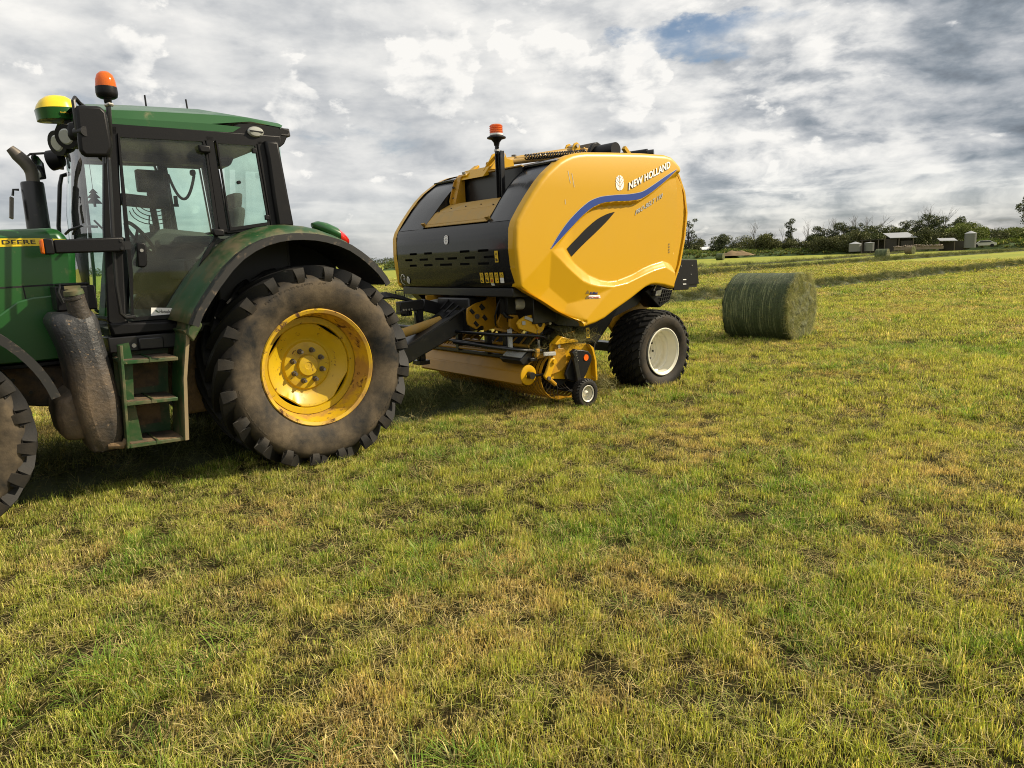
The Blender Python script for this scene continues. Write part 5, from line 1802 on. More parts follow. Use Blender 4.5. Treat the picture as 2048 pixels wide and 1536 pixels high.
# --- rear mudguards: green shell, black edge strip, tail lamp
def mudguard(s):
    lip = [(1.0, 1.295), (.955, 1.39), (.885, 1.49), (.80, 1.60), (.695, 1.72), (.60, 1.805), (.495, 1.87), (.39, 1.915), (.285, 1.942), (.18, 1.955), (.08, 1.957), (-.03, 1.950), (-.13, 1.932), (-.24, 1.90), (-.345, 1.855), (-.43, 1.80), (-.49, 1.755)]
    n = len(lip)
    L = np.array(lip)
    t = np.gradient(L, axis=0); t /= np.linalg.norm(t, axis=1)[:, None]
    nr = np.stack([t[:, 1], -t[:, 0]], 1)
    nr *= np.sign(((L - (.1, .9)) * nr).sum(1))[:, None]
    P = []
    for y, d in ((.60, .055), (.74, .062), (.90, .060), (1.02, .052), (1.12, .036), (1.17, .016), (1.19, -.004)):
        k = np.linspace(0, 1, n)
        dd = d * (1 + .55 * np.exp(-((k - .62) / .28) ** 2))
        q = L + nr * dd[:, None]
        P.append(np.stack([q[:, 0], np.full(n, y * s), q[:, 1]], 1))
    mg = MB().grid(np.array(P)).build('mudguard', 'green_paint_muddy', T, smooth=60)
    md = mg.modifiers.new('thick', 'SOLIDIFY'); md.thickness = .012; md.offset = 0
    # black rubber strip round the edge, carried down behind the wheel
    lip2 = lip + [(-.555, 1.695), (-.61, 1.64), (-.66, 1.575), (-.685, 1.525)]
    b = MB()
    y0, y1 = sorted((1.165 * s, 1.275 * s))
    b.strip(lip2, y0, y1, .022)
    ya, yb = sorted((1.262 * s, 1.28 * s))
    b.strip([tuple(np.array(p) - (np.array(p) - (.1, .9)) * .018) for p in lip2], ya, yb, .050)
    y2, y3 = sorted((.62 * s, 1.17 * s))
    b.strip(lip2[15:], y2, y3, .018)
    b.build('mudguard_edge', 'fender_rubber', T)
    lin = [tuple(np.array(p) - (np.array(p) - (.1, .9)) / np.linalg.norm(np.array(p) - (.1, .9)) * .018) for p in lip2]
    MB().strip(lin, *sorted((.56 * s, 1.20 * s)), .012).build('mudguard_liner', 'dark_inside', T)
    # inner liner down to the axle
    ip = [(1.0, 1.28)] + [tuple(p) for p in (L + nr * .05)] + [(-.50, 1.0), (-.2, .62), (.45, .62), (.80, .95)]
    yy = sorted((.555 * s, .575 * s))
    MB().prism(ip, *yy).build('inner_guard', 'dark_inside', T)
    # tail lamp pod
    pod = MB().loft([[(-.18 - .30 * f, s * (.88 + .13 * math.cos(a) * k), 2.055 - .145 * f + .074 * k * math.sin(a)) for a in np.linspace(0, 2 * np.pi, 20, endpoint=False)] for f, k in ((0, .25), (.15, .75), (.4, 1.05), (.66, 1.1))])
    lp = empty('tail_lamp', parent=T)
    pod.build('lamp_housing', 'green_paint', lp)
    MB().loft([[(-.18 - .30 * f, s * (.88 + .13 * math.cos(a) * k), 2.055 - .145 * f + .074 * k * math.sin(a)) for a in np.linspace(0, 2 * np.pi, 20, endpoint=False)] for f, k in ((.665, 1.1), (.85, .95), (1.0, .68), (1.05, .3))]).build('lamp_lens', 'red_lens', lp)


for s in (1, -1):
    mudguard(s)

# --- fuel tank with filler neck, hugged by the steps
def sec(z, x0, x1, y0, y1, ch=.05):
    return [(x0 + ch, y1, z), (x0, y1 - ch, z), (x0, y0, z), (x1, y0, z), (x1, y1 - ch, z), (x1 - ch, y1, z)]
tk = MB().loft([sec(.385, 1.55, 1.70, .70, 1.00, .03), sec(.41, 1.525, 1.73, .62, 1.03), sec(.52, 1.50, 1.76, .55, 1.06), sec(.66, 1.50, 1.785, .55, 1.075), sec(.80, 1.505, 1.80, .55, 1.08),
                sec(1.0, 1.525, 1.80, .55, 1.075, .06), sec(1.15, 1.545, 1.815, .55, 1.06, .06), sec(1.28, 1.56, 1.85, .55, 1.05, .06), sec(1.36, 1.565, 1.875, .56, 1.04, .06), sec(1.415, 1.575, 1.865, .58, 1.02, .06), sec(1.435, 1.60, 1.84, .62, .98, .05)])
foot = MB().loft([sec(.50, 1.68, 1.86, .55, .95, .04), sec(.56, 1.67, 1.90, .50, .98), sec(.70, 1.67, 1.915, .50, .99), sec(.80, 1.67, 1.90, .50, .98), sec(.87, 1.67, 1.80, .52, .95)])
o = tk.build('fuel_tank', 'tank_plastic', T, bevel=.03, smooth=40)
co = np.array(tk.v)
face_attr(o.data, 'dirt', np.clip((1.16 - co[:, 2]) / .20, 0, 1) * np.clip((co[:, 0] - 1.47) / .12, .45, 1))
o2 = foot.build('tank_foot', 'tank_plastic', o, bevel=.03, smooth=40)
face_attr(o2.data, 'dirt', np.ones(len(foot.v)))
nk = MB().tube([(1.66, .94, 1.32), (1.685, .97, 1.45), (1.70, .985, 1.56)], [.085, .068, .062], 18)
nk.tube([(1.701, .986, 1.535), (1.704, .988, 1.548)], .070, 18)
k2 = nk.build('filler_neck', 'tank_plastic', o); face_attr(k2.data, 'dirt', np.full(len(nk.v), .25))
MB().tube([(1.70, .985, 1.562), (1.704, .988, 1.592), (1.706, .989, 1.605)], [.066, .062, .03], 18).obox((1.706, .989, 1.612), (.05, 0, .0), (0, .012, 0), (0, 0, .012)).build('filler_cap', 'green_paint_muddy', o)
MB().tube([(1.62, 1.02, .44), (1.53, 1.05, .43), (1.50, 1.04, .46)], .028, 10).build('drain_pipe', 'muddy_metal', o)

# --- steps
sp = empty('steps', parent=T)
MB().prism([(1.475, 1.175), (1.395, 1.185), (1.385, 1.06), (1.41, .76), (1.385, .41), (1.515, .405), (1.51, .45)], .98, 1.005).build('side_plate', 'green_paint_muddy', sp)
MB().prism([(1.475, 1.175), (1.455, 1.178), (1.495, .41), (1.515, .405)], 1.0, 1.10).build('side_plate', 'green_paint_muddy', sp, bevel=.004)
MB().prism([(1.035, 1.25), (1.015, 1.22), (1.073, .88), (1.112, .40), (1.085, .40), (1.048, .88), (.99, 1.22), (.995, 1.26)], 1.10, 1.122).build('plate_edge', 'muddy_edge', sp)
MB().prism([(1.04, 1.25), (1.02, 1.22), (1.08, .88), (1.12, .40), (1.09, .40), (1.055, .88), (.995, 1.22), (1.0, 1.26)], .80, 1.115).build('side_plate', 'green_paint_muddy', sp, bevel=.003)
MB().prism([(1.46, 1.20), (1.05, 1.20), (1.09, .88), (1.12, .42), (1.49, .42)], .70, .72).build('back_plate', 'green_paint_muddy', sp)
MB().prism([(1.35, 1.02), (1.15, 1.02), (1.17, .80), (1.36, .80)], .72, .727).build('mat_panel', 'muddy_metal', sp)
MB().prism([(1.38, .66), (1.18, .66), (1.185, .50), (1.385, .50)], .72, .735).build('mud_box', 'muddy_metal', sp)
for z, x0, x1 in ((1.065, 1.475, 1.09), (.755, 1.48, 1.125), (.435, 1.495, 1.115)):
    bb = MB().prism([(x0, z), (x1, z - .012), (x1, z - .04), (x0, z - .028)], .74, 1.10)
    bb.build('step_tread', 'green_paint_muddy', sp, bevel=.004)
    MB().prism([(x0 - .01, z + .004), (x1 + .01, z - .008), (x1 + .01, z - .014), (x0 - .01, z - .004)], .75, 1.085).build('mud_layer', 'muddy_metal', sp)
    MB().box((x0 + x1) / 2 - .006, (x0 + x1) / 2 + .006, .75, 1.103, z - .03, z + .006).build('tread_rib', 'green_paint_muddy', sp)
b = MB()
b.box(.98, 1.50, .55, .82, 1.10, 1.22)
b.bar((1.30, .84, 1.155), (1.12, .84, 1.15), .03, .09)
b.build('cab_mount', 'black_metal', T, bevel=.01)
for x in (1.33, 1.26):
    MB().cyl((x, .82, 1.145), (x, .832, 1.145), .016).build('bolt', 'steel', T)
MB().prism([(1.46, 1.23), (.98, 1.23), (.95, 1.30), (1.48, 1.33)], .76, .83).build('cab_sill', 'black_plastic', T, bevel=.015)
MB().prism([(1.0, 1.30), (.93, 1.36), (.90, 1.28), (.98, 1.16), (1.02, 1.22)], .80, 1.16).build('mudguard_foot', 'green_paint_muddy', T, bevel=.01)
b = MB().box(.3, .95, .45, .60, .5, 1.2)
b.build('gearbox_cover', 'muddy_metal', T, bevel=.03)


# ------------------------------------------------------------------ the baler
p0 = m2w(-4.706, 0)
baler = empty('round_baler', (p0[0], p0[1], 0), HEAD)
tag(baler, 'yellow and black round baler hitched behind the green tractor', 'hay baler')
MB.off = (-4.706, 0, 0)
B = baler
HW = 1.25                                                    # half width over the side panels

FRONT = [(-2.21, 1.415), (-2.185, 1.60), (-2.165, 1.80), (-2.175, 2.00), (-2.205, 2.08), (-2.30, 2.21), (-2.42, 2.355), (-2.53, 2.475), (-2.63, 2.565), (-2.73, 2.635), (-2.83, 2.70), (-2.92, 2.742), (-3.02, 2.778), (-3.12, 2.80), (-3.24, 2.815)]
TOPL = [(-3.24, 2.815), (-3.65, 2.838), (-4.18, 2.862), (-4.60, 2.868), (-4.71, 2.850), (-4.79, 2.80), (-4.855, 2.745)]
REAR = [(-4.855, 2.745), (-4.815, 2.60), (-4.835, 2.40), (-4.832, 2.17), (-4.80, 1.90), (-4.755, 1.62), (-4.705, 1.265)]
BOT = [(-2.21, 1.415), (-2.32, 1.350), (-2.54, 1.24), (-2.76, 1.115), (-2.99, 1.02), (-3.10, .985), (-3.165, .968), (-3.135, .922), (-3.31, .948), (-3.46, .99), (-3.62, 1.065), (-3.89, 1.175), (-4.05, 1.25), (-4.17, 1.305), (-4.26, 1.328), (-4.34, 1.333), (-4.52, 1.31), (-4.705, 1.265)]


def interp(pts, x):
    p = np.array(sorted(pts)); return np.interp(x, p[:, 0], p[:, 1])


def seg_dist(X, Z, pts):
    d = np.full(X.shape, 1e9)
    for (ax, az), (bx, bz) in zip(pts[:-1], pts[1:]):
        vx, vz = bx - ax, bz - az
        t = np.clip(((X - ax) * vx + (Z - az) * vz) / (vx * vx + vz * vz + 1e-12), 0, 1)
        d = np.minimum(d, np.hypot(X - ax - t * vx, Z - az - t * vz))
    return d


GROOVE = [(-2.66, 1.775), (-2.78, 1.86), (-2.90, 1.95), (-3.02, 2.04), (-3.14, 2.115), (-3.28, 2.185), (-3.43, 2.235), (-3.60, 2.255), (-3.80, 2.262), (-4.0, 2.285), (-4.17, 2.325), (-4.36, 2.42), (-4.55, 2.525), (-4.70, 2.59), (-4.85, 2.625)]
SUP = [(-2.66, 1.77), (-2.85, 1.80), (-2.95, 1.705), (-3.05, 1.62), (-3.25, 1.49), (-3.44, 1.42), (-3.58, 1.395), (-3.73, 1.40), (-4.00, 1.46), (-4.20, 1.53), (-4.34, 1.565), (-4.55, 1.60), (-4.66, 1.575), (-4.85, 1.46)]
SLO = [(-2.66, 1.765), (-2.78, 1.68), (-2.89, 1.59), (-3.12, 1.43), (-3.25, 1.385), (-3.37, 1.36), (-3.62, 1.345), (-3.85, 1.37), (-4.1, 1.44), (-4.34, 1.50), (-4.55, 1.53), (-4.85, 1.40)]
CREASE = [(-2.21, 1.42), (-2.44, 1.59), (-2.66, 1.77), (-2.78, 1.68), (-2.89, 1.59), (-3.12, 1.43), (-3.25, 1.385), (-3.37, 1.36), (-3.60, 1.33), (-3.41, 1.19), (-3.165, 1.0)]
LOWPOLY = CREASE + BOT[6::-1]


def in_poly(X, Z, poly):
    c = np.zeros(X.shape, bool)
    n = len(poly); j = n - 1
    for i in range(n):
        xi, zi = poly[i]; xj, zj = poly[j]
        k = ((zi > Z) != (zj > Z)) & (X < (xj - xi) * (Z - zi) / (zj - zi + 1e-12) + xi)
        c ^= k; j = i
    return c


def panel_y(X, Z):
    """relief of the moulded side panel, as distance from the machine's centre plane"""
    X = np.asarray(X, float); Z = np.asarray(Z, float)
    y = np.full(X.shape, HW)
    e0 = interp(S_LO, X) - .012
    e1 = np.minimum(interp(GROOVE, X), e0 - .03)
    a = np.clip((e0 - Z) / (e0 - e1), 0, 1)
    a = a + .12 * np.sin(a * math.pi * 2) / math.pi
    up = interp(SUP, X); lo = interp(SLO, X)
    k = np.clip((Z - lo) / np.maximum(up - lo, .03), 0, 1)
    k = k + .10 * np.sin(k * math.pi * 2) / math.pi
    taper = smoothstep(-X, 2.64, 3.05)
    y = y - .058 * a * k * taper
    y = y - .045 * np.clip((Z - 2.40) / .45, 0, 1) ** 2
    low = in_poly(X, Z, LOWPOLY)
    y = y - np.where(low, .20 * np.minimum(seg_dist(X, Z, CREASE), .30), 0)
    d = seg_dist(X, Z, FRONT + TOPL)
    y = y - .040 * (1 - np.sqrt(1 - (1 - np.clip(d / .050, 0, 1)) ** 2))
    db = seg_dist(X, Z, BOT)
    y = y - .018 * (1 - np.clip(db / .022, 0, 1)) ** 2
    # crisp fold from the front edge back to the crease
    return y


def side_panel(s):
    nx, nz = 230, 150
    u = np.linspace(0, 1, nx); v = np.linspace(0, 1, nz)
    # front boundary x at each height, then columns follow top and bottom outlines
    xf, xr = -2.165, -4.855
    X0 = xf + (xr - xf) * u
    bot = np.array(sorted(BOT[:6] + BOT[7:])); top = np.array(sorted([p for p in FRONT if p[1] >= 1.80] + TOPL))
    zb = np.interp(X0, bot[:, 0], bot[:, 1]); zt = np.interp(X0, top[:, 0], top[:, 1])
    zb[X0 > -2.21] = 1.415
    Z = zb[:, None] + (zt - zb)[:, None] * v[None]
    X = np.repeat(X0[:, None], nz, 1)
    # pull the first and last columns on to the true front and rear outlines
    fr = np.array(FRONT); fz = fr[:, 1]
    fx = np.interp(Z, fz, fr[:, 0]); fx = np.where(Z > fz[-1], X, fx)
    wgt = np.clip(1 - (xf - X) / .20, 0, 1)
    rz = np.array(REAR)[::-1]
    rx = np.interp(Z, rz[:, 1], rz[:, 0])
    X = np.where(X < rx, rx + (X - rx) * .0, X)
    X = np.where(X > fx, fx, X)
    Y = panel_y(X, Z)
    root = MB().grid(np.stack([X, Y * s, Z], -1))
    # turned-in return all round
    edge = list(range(0, nx * nz, nz)) + list(range((nx - 1) * nz, nx * nz)) + list(range(nx * nz - 1, -1, -nz)) + list(range(nz - 1, -1, -1))
    b0 = len(root.v)
    for i in edge:
        x, y, z = root.v[i]
        root.v.append((x, y - s * .075, z))
    m = len(edge)
    root.f += [(edge[i], edge[(i + 1) % m], b0 + (i + 1) % m, b0 + i) for i in range(m)]
    o = root.build('side_panel', 'baler_yellow', B, smooth=50)
    return o


def on_panel(off=.004, s=1):
    return lambda x, z: np.stack([x, s * (panel_y(x, z) + off), z], -1)


def decal(poly_top, poly_bot, n, rows, name, m, parent, off=.004, s=1):
    """strip between two curves given as matching point lists, laid on the moulded panel"""
    def res(p, n):
        p = np.array(p, float)
        d = np.concatenate([[0], np.cumsum(np.linalg.norm(np.diff(p, axis=0), axis=1))])
        t = np.linspace(0, d[-1], n)
        # Catmull-style smoothing through a fine linear resample
        q = np.stack([np.interp(t, d, p[:, 0]), np.interp(t, d, p[:, 1])], 1)
        for _ in range(6):
            q[1:-1] = (q[:-2] + 2 * q[1:-1] + q[2:]) / 4
        return q
    a, b = res(poly_top, n), res(poly_bot, n)
    w = np.linspace(0, 1, rows)[None, :, None]
    P = a[:, None] * (1 - w) + b[:, None] * w
    return MB().grid(on_panel(off, s)(P[..., 0], P[..., 1])).build(name, m, parent, smooth=60)


S_UP = [(-2.65, 1.79), (-2.76, 1.922), (-2.90, 2.062), (-3.07, 2.19), (-3.24, 2.293), (-3.41, 2.342), (-3.64, 2.365), (-3.90, 2.38), (-4.12, 2.412), (-4.34, 2.51), (-4.54, 2.605), (-4.77, 2.70)]
S_LO = [(-2.66, 1.788), (-2.81, 1.90), (-2.97, 2.02), (-3.14, 2.145), (-3.29, 2.23), (-3.44, 2.28), (-3.64, 2.300), (-3.90, 2.31), (-4.09, 2.332), (-4.29, 2.42), (-4.54, 2.555), (-4.77, 2.692)]


def clip_half(poly, a, b, c):
    """keep a*x + b*y <= c"""
    out = []
    for i in range(len(poly)):
        p, q = poly[i], poly[(i + 1) % len(poly)]
        fp = a * p[0] + b * p[1] - c; fq = a * q[0] + b * q[1] - c
        if fp <= 0:
            out.append(p)
        if fp * fq < 0:
            t = fp / (fp - fq)
            out.append((p[0] + (q[0] - p[0]) * t, p[1] + (q[1] - p[1]) * t))
    return out


def leaf_emblem(fn, m, parent, scale, back=None):
    """oval badge cut by leaf veins into separate slanted blades"""
    oval = [(.80 * math.copysign(abs(math.cos(a)) ** .8, math.cos(a)), math.copysign(abs(math.sin(a)) ** .8, math.sin(a))) for a in np.linspace(0, 2 * np.pi, 48, endpoint=False)]
    b = MB()
    e = None
    for sx in (-1, 1):
        half = clip_half(oval, -sx, 0, -.055)
        k = 1.05                                             # vein slope
        lines = [-1.6, -.62, -.06, .50, 1.6]
        for lo, hi in zip(lines[:-1], lines[1:]):
            # z - k*|x| between lo and hi
            p = clip_half(half, sx * k, -1, -(lo + .055))
            if len(p) > 2:
                p = clip_half(p, -sx * k, 1, hi - .055)
            if len(p) > 2:
                pts = fn(np.array([q[0] for q in p]) * scale, np.array([q[1] for q in p]) * scale)
                o = MB().add(pts, [tuple(range(len(p)))]).build('emblem_blade' if e is None else 'emblem_blade', m, parent, smooth=0)
                e = o
    return e


for s in (1, -1):
    sp = side_panel(s)
    if s > 0:
        near_panel = sp
    decal(S_UP, S_LO, 90, 4, 'stripe', 'blue_print', sp, .0035, s)
    decal([(a + .002, b + .004) for a, b in S_UP], [(a + .002, b - .003) for a, b in S_UP], 90, 2, 'stripe_border', 'sticker_grey', sp, .0030, s)
    ins_t = [(-2.925, 1.785), (-3.09, 1.895), (-3.23, 1.998), (-3.41, 2.105), (-3.59, 2.168), (-3.695, 2.185)]
    ins_b = [(-3.005, 1.70), (-3.13, 1.79), (-3.26, 1.875), (-3.38, 1.95), (-3.58, 2.085), (-3.70, 2.182)]
    decal(ins_t, ins_b, 30, 5, 'dark_insert', 'black_plastic', sp, .005, s)
    sl = .37

    def nh(u, v, w, s=s):
        x = -4.262 - u * .93; z = 2.612 + v + u * sl * .93
        return np.stack([x, s * (panel_y(x, z) + .006 + w), z], 1)
    def nh2(u, v, w, s=s):
        x = -4.262 - u * .93 + .004; z = 2.612 + v + u * sl * .93 - .005
        return np.stack([x, s * (panel_y(x, z) + .0048 + w * .1), z], 1)
    if s > 0:
        text_at('NEW HOLLAND', nh2, 'black_print', sp, bold=.034, width=.845, height=.086, shear=.10, name='lettering_outline')
        text_at('NEW HOLLAND', nh, 'white_lettering', sp, bold=.026, width=.838, height=.081, shear=.10)

        def pb(u, v, w):
            x = -4.30 - u * .93; z = 2.285 + v + u * .40
            return np.stack([x, panel_y(x, z) + .003 + w, z], 1)
        def pb2(u, v, w):
            x = -4.303 - u * .93; z = 2.281 + v + u * .40
            return np.stack([x, panel_y(x, z) + .0022 + w * .1, z], 1)
        text_at('PRO-BELT 190', pb, 'sticker_grey', sp, bold=.010, width=.54, height=.052, shear=.35)
        text_at('PRO-BELT 190', pb2, 'grey_lettering', sp, bold=.016, width=.54, height=.054, shear=.35, name='lettering_outline')
        em = lambda u, v: (lambda x, z: np.stack([x, panel_y(x, z) + .004, z], 1))(-3.73 - u, 2.502 + v + u * .1)
        leaf_emblem(em, 'white_lettering', sp, .083)
        # maker's and warning stickers on the lower panel
        pp = [(-3.23, 1.268), (-3.395, 1.256), (-3.395, 1.224), (-3.215, 1.228)]
        P = np.array(pp); MB().add(on_panel(.0035)(P[:, 0], P[:, 1]), [(0, 1, 2, 3)]).build('dealer_sticker', 'white_paint', sp, smooth=0)
        text_at('RURAL', lambda u, v, w: np.stack([-3.305 - u, panel_y(-3.305 - u, 1.285 + v) + .004 + w, 1.285 + v - u * .05], 1), 'blue_print', sp, bold=.03, width=.12, height=.028)
        text_at('MACHINERY', lambda u, v, w: np.stack([-3.305 - u, panel_y(-3.305 - u, 1.238 + v) + .006 + w, 1.238 + v - u * .05], 1), 'red_print', sp, bold=.02, width=.155, height=.017)
        for z in (1.305, 1.245):
            pp = np.array([(-3.175, z - .02), (-3.205, z + .022), (-3.235, z - .02)])
            MB().add(on_panel(.0035)(pp[:, 0], pp[:, 1]), [(0, 1, 2)]).build('warning_sticker', 'grey_lettering', sp, smooth=0)
        for k in range(4):
            z = 1.70 + .032 * k
            P = np.array([(-4.660, z), (-4.685, z), (-4.688, z + .02), (-4.664, z + .02)])
            MB().add(on_panel(.0035)(P[:, 0], P[:, 1]), [(0, 1, 2, 3)]).build('warning_sticker', 'grey_lettering', sp, smooth=0)

# two pale scrapes on the front shoulder of the near panel
for x0, z0, x1, z1 in ((-2.93, 2.60, -2.955, 2.47), (-2.985, 2.575, -3.01, 2.43), (-2.87, 2.30, -2.875, 2.25)):
    P = np.array([(x0, z0), (x0 - .006, z0), (x1 - .006, z1), (x1, z1)])
    MB().add(on_panel(.0025)(P[:, 0], P[:, 1]), [(0, 1, 2, 3)]).build('scratch', 'sticker_grey', near_panel, smooth=0)

# --- tailgate behind the panels
TG = [(-4.88, 2.74), (-4.97, 2.63), (-5.04, 2.54), (-5.075, 2.40), (-5.09, 2.26), (-5.06, 1.95), (-4.97, 1.64), (-4.86, 1.275), (-4.66, 1.29), (-4.66, 2.74)]
tg = empty('tailgate', parent=B)
for s in (1, -1):
    y0, y1 = sorted((1.06 * s, 1.10 * s))
    MB().prism(TG, y0, y1).build('tailgate_side', 'baler_yellow', tg, bevel=.015)
bk = [(-4.86, 2.72), (-5.02, 2.66), (-5.14, 2.45), (-5.19, 2.2), (-5.15, 1.9), (-5.05, 1.55), (-4.92, 1.30)]
MB().strip(bk, -1.07, 1.07, .03).build('tailgate_back', 'baler_yellow', tg, smooth=50)
for s in (1, -1):
    poly = [(-4.70, 2.70)] + bk + [(-4.70, 1.30)]
    MB().prism(poly, *sorted((1.03 * s, 1.05 * s))).build('tailgate_side', 'baler_yellow', tg)
# chamber behind the panels
ch = [(-2.42, 1.36), (-2.42, 2.1), (-2.75, 2.52), (-3.2, 2.72), (-4.7, 2.78), (-5.1, 2.5), (-5.1, 1.5), (-4.6, 1.05), (-3.9, .86), (-3.3, .80), (-3.0, .92)]
for s in (1, -1):
    MB().prism(ch, *sorted((.70 * s, .74 * s))).build('chamber_wall', 'black_metal', B)
MB().prism([(-2.95, 1.30), (-3.05, 2.4), (-3.3, 2.62), (-4.6, 2.70), (-4.9, 2.4), (-4.9, 1.6), (-4.5, 1.1), (-3.9, .9), (-3.3, .88)], -.66, .66).build('belts', 'rubber', B)

# --- front hood: lower black panel with vent slots, two arched covers, yellow middle plate
fl = [(-2.205, 1.405), (-2.185, 1.45), (-2.165, 1.62), (-2.155, 1.80), (-2.160, 1.95), (-2.172, 2.03), (-2.195, 2.085)]


def slot(y0, y1, z0, z1):
    return (y0, y1, z0, z1)


SLOTS = []
for zc, ys in ((1.798, [(-.80, -.63), (-.46, -.29), (.285, .47), (.62, .81)]), (1.728, [(-.93, -.75), (-.58, -.39), (-.23, -.05), (.03, .22), (.37, .56), (.72, .90)]), (1.660, [(-.83, -.66), (-.49, -.30), (-.14, .11), (.27, .45), (.61, .80)])):
    SLOTS += [(a, b, zc - .013, zc + .013) for a, b in ys]


def front_panel():
    """sheet on a fine raster with the vents left out"""
    zs = sorted(set([p[1] for p in fl] + [z for q in SLOTS for z in q[2:]] + [1.5, 1.55, 1.70, 1.76, 1.85, 1.9, 1.99, 2.06]))
    ys = sorted(set([-1.175, 1.175] + [round(y, 3) for q in SLOTS for y in q[:2]] + list(np.linspace(-1.1, 1.1, 12).round(2))))
    fx = lambda z: np.interp(z, [p[1] for p in fl], [p[0] for p in fl])
    b = MB(); idx = {}
    def V(y, z):
        k = (y, z)
        if k not in idx:
            idx[k] = len(b.v); b.v.append((float(fx(z)) - .02 * (abs(y) / 1.175) ** 4, y, z))
        return idx[k]
    for y0, y1 in zip(ys[:-1], ys[1:]):
        for z0, z1 in zip(zs[:-1], zs[1:]):
            cy, cz = (y0 + y1) / 2, (z0 + z1) / 2
            if any(a < cy < e and c < cz < d for a, e, c, d in SLOTS):
                continue
            b.f.append((V(y0, z0), V(y1, z0), V(y1, z1), V(y0, z1)))
    o = b.build('front_panel', 'black_gloss', B, smooth=50)
    return o


fp = front_panel()
MB().box(-2.30, -2.27, -1.1, 1.1, 1.5, 2.0).build('panel_backing', 'dark_inside', fp)
fx = lambda z: np.interp(z, [p[1] for p in fl], [p[0] for p in fl])
front = lambda y, z, d=.008: np.stack([fx(z) - .02 * (np.abs(y) / 1.175) ** 4 + d, y, z], -1)
leaf_emblem(lambda u, v: front(.025 + u, 1.94 + v, .0085), 'white_lettering', fp, .052)


def sticker(y0, y1, z0, z1, m, parent=fp, d=.0085, name='warning_sticker'):
    a = np.array([y0, y1, y1, y0]); z = np.array([z0, z0, z1, z1])
    return MB().add(front(a, z, d), [(0, 1, 2, 3)]).build(name, m, parent, smooth=0)


def warn(y0, y1, z0, z1, low):
    st = sticker(y0, y1, z0, z1, 'sticker_yellow')
    yc = (y0 + y1) / 2; h = z1 - z0; w = y1 - y0
    tri = [(yc - w * .34, z1 - h * .36), (yc + w * .34, z1 - h * .36), (yc, z1 - h * .10)]
    a = np.array(tri); MB().add(front(a[:, 0], a[:, 1], .0095), [(0, 1, 2)]).build('print_mark', 'black_print', fp, smooth=0)
    tri = [(yc - w * .17, z1 - h * .325), (yc + w * .17, z1 - h * .325), (yc, z1 - h * .19)]
    a = np.array(tri); MB().add(front(a[:, 0], a[:, 1], .0102), [(0, 1, 2)]).build('print_mark', 'sticker_yellow', fp, smooth=0)
    a = np.array([(y0, z1 - h * .44), (y1, z1 - h * .44), (y1, z1 - h * .46), (y0, z1 - h * .46)])
    MB().add(front(a[:, 0], a[:, 1], .0095), [(0, 1, 2, 3)]).build('print_mark', 'black_print', fp, smooth=0)
    if low == 'white':
        sticker(y0, y1, z0, z0 + h * .5, 'white_paint', fp, .0093, 'print_mark')
    else:
        for q in {'a': [(-.3, .30, -.05, .12), (-.1, .12, .15, .2)], 'b': [(-.32, .10, .02, .36), (.05, .10, .3, .28)], 'c': [(-.3, .08, -.05, .38), (.05, .08, .3, .36)], 'd': [(.0, .2, .32, .26)]}[low]:
            sticker(yc + q[0] * w, yc + q[2] * w, z0 + q[1] * h, z0 + q[3] * h, 'red_print' if low == 'c' else 'black_print', fp, .0095, 'print_mark')


for i, y in enumerate((.655, .745, .825, .91, .995)):
    warn(y - .030, y + .030, 1.452, 1.562, ('a', 'b', 'c', 'd', 'white')[i])
sticker(.80, .855, 1.424, 1.448, 'white_paint')
warn(.915, .970, 1.668, 1.788, 'b')
# ring badge with lettering low in the far corner
rg = MB()
for k in range(20):
    a0 = math.pi * (.42 + 1.16 * k / 20); a1 = math.pi * (.42 + 1.16 * (k + 1) / 20)
    q = [(r * math.cos(a) - 1.035, r * math.sin(a) + 1.492) for a, r in ((a0, .058), (a1, .058), (a1, .066), (a0, .066))]
    q = np.array(q); rg.add(front(q[:, 0], q[:, 1]), [(0, 1, 2, 3)])
rg.build('badge_ring', 'white_lettering', fp, smooth=0)
text_at('PLM', lambda u, v, w: front(-1.005 - v, 1.515 + u, .0085), 'white_lettering', fp, bold=.03, width=.07, height=.038)
text_at('Intelligence', lambda u, v, w: front(-.965 - v, 1.49 + u, .0085), 'sticker_grey', fp, bold=.0, width=.05, height=.012)
a = np.linspace(0, 2 * np.pi, 28, endpoint=False)
MB().add(front(-.905 + .036 * np.cos(a), 1.482 + .046 * np.sin(a), .0085), [tuple(range(28))]).build('badge_disc', 'white_lettering', fp, smooth=0)
MB().add(front(-.905 + .026 * np.cos(a), 1.482 + .034 * np.sin(a), .0095), [tuple(range(28))]).build('badge_disc', 'sticker_grey', fp, smooth=0)

arch = [(-2.215, 2.092), (-2.30, 2.195), (-2.42, 2.34), (-2.53, 2.46), (-2.63, 2.55), (-2.73, 2.622), (-2.83, 2.686), (-2.92, 2.73), (-3.02, 2.765), (-3.14, 2.79)]


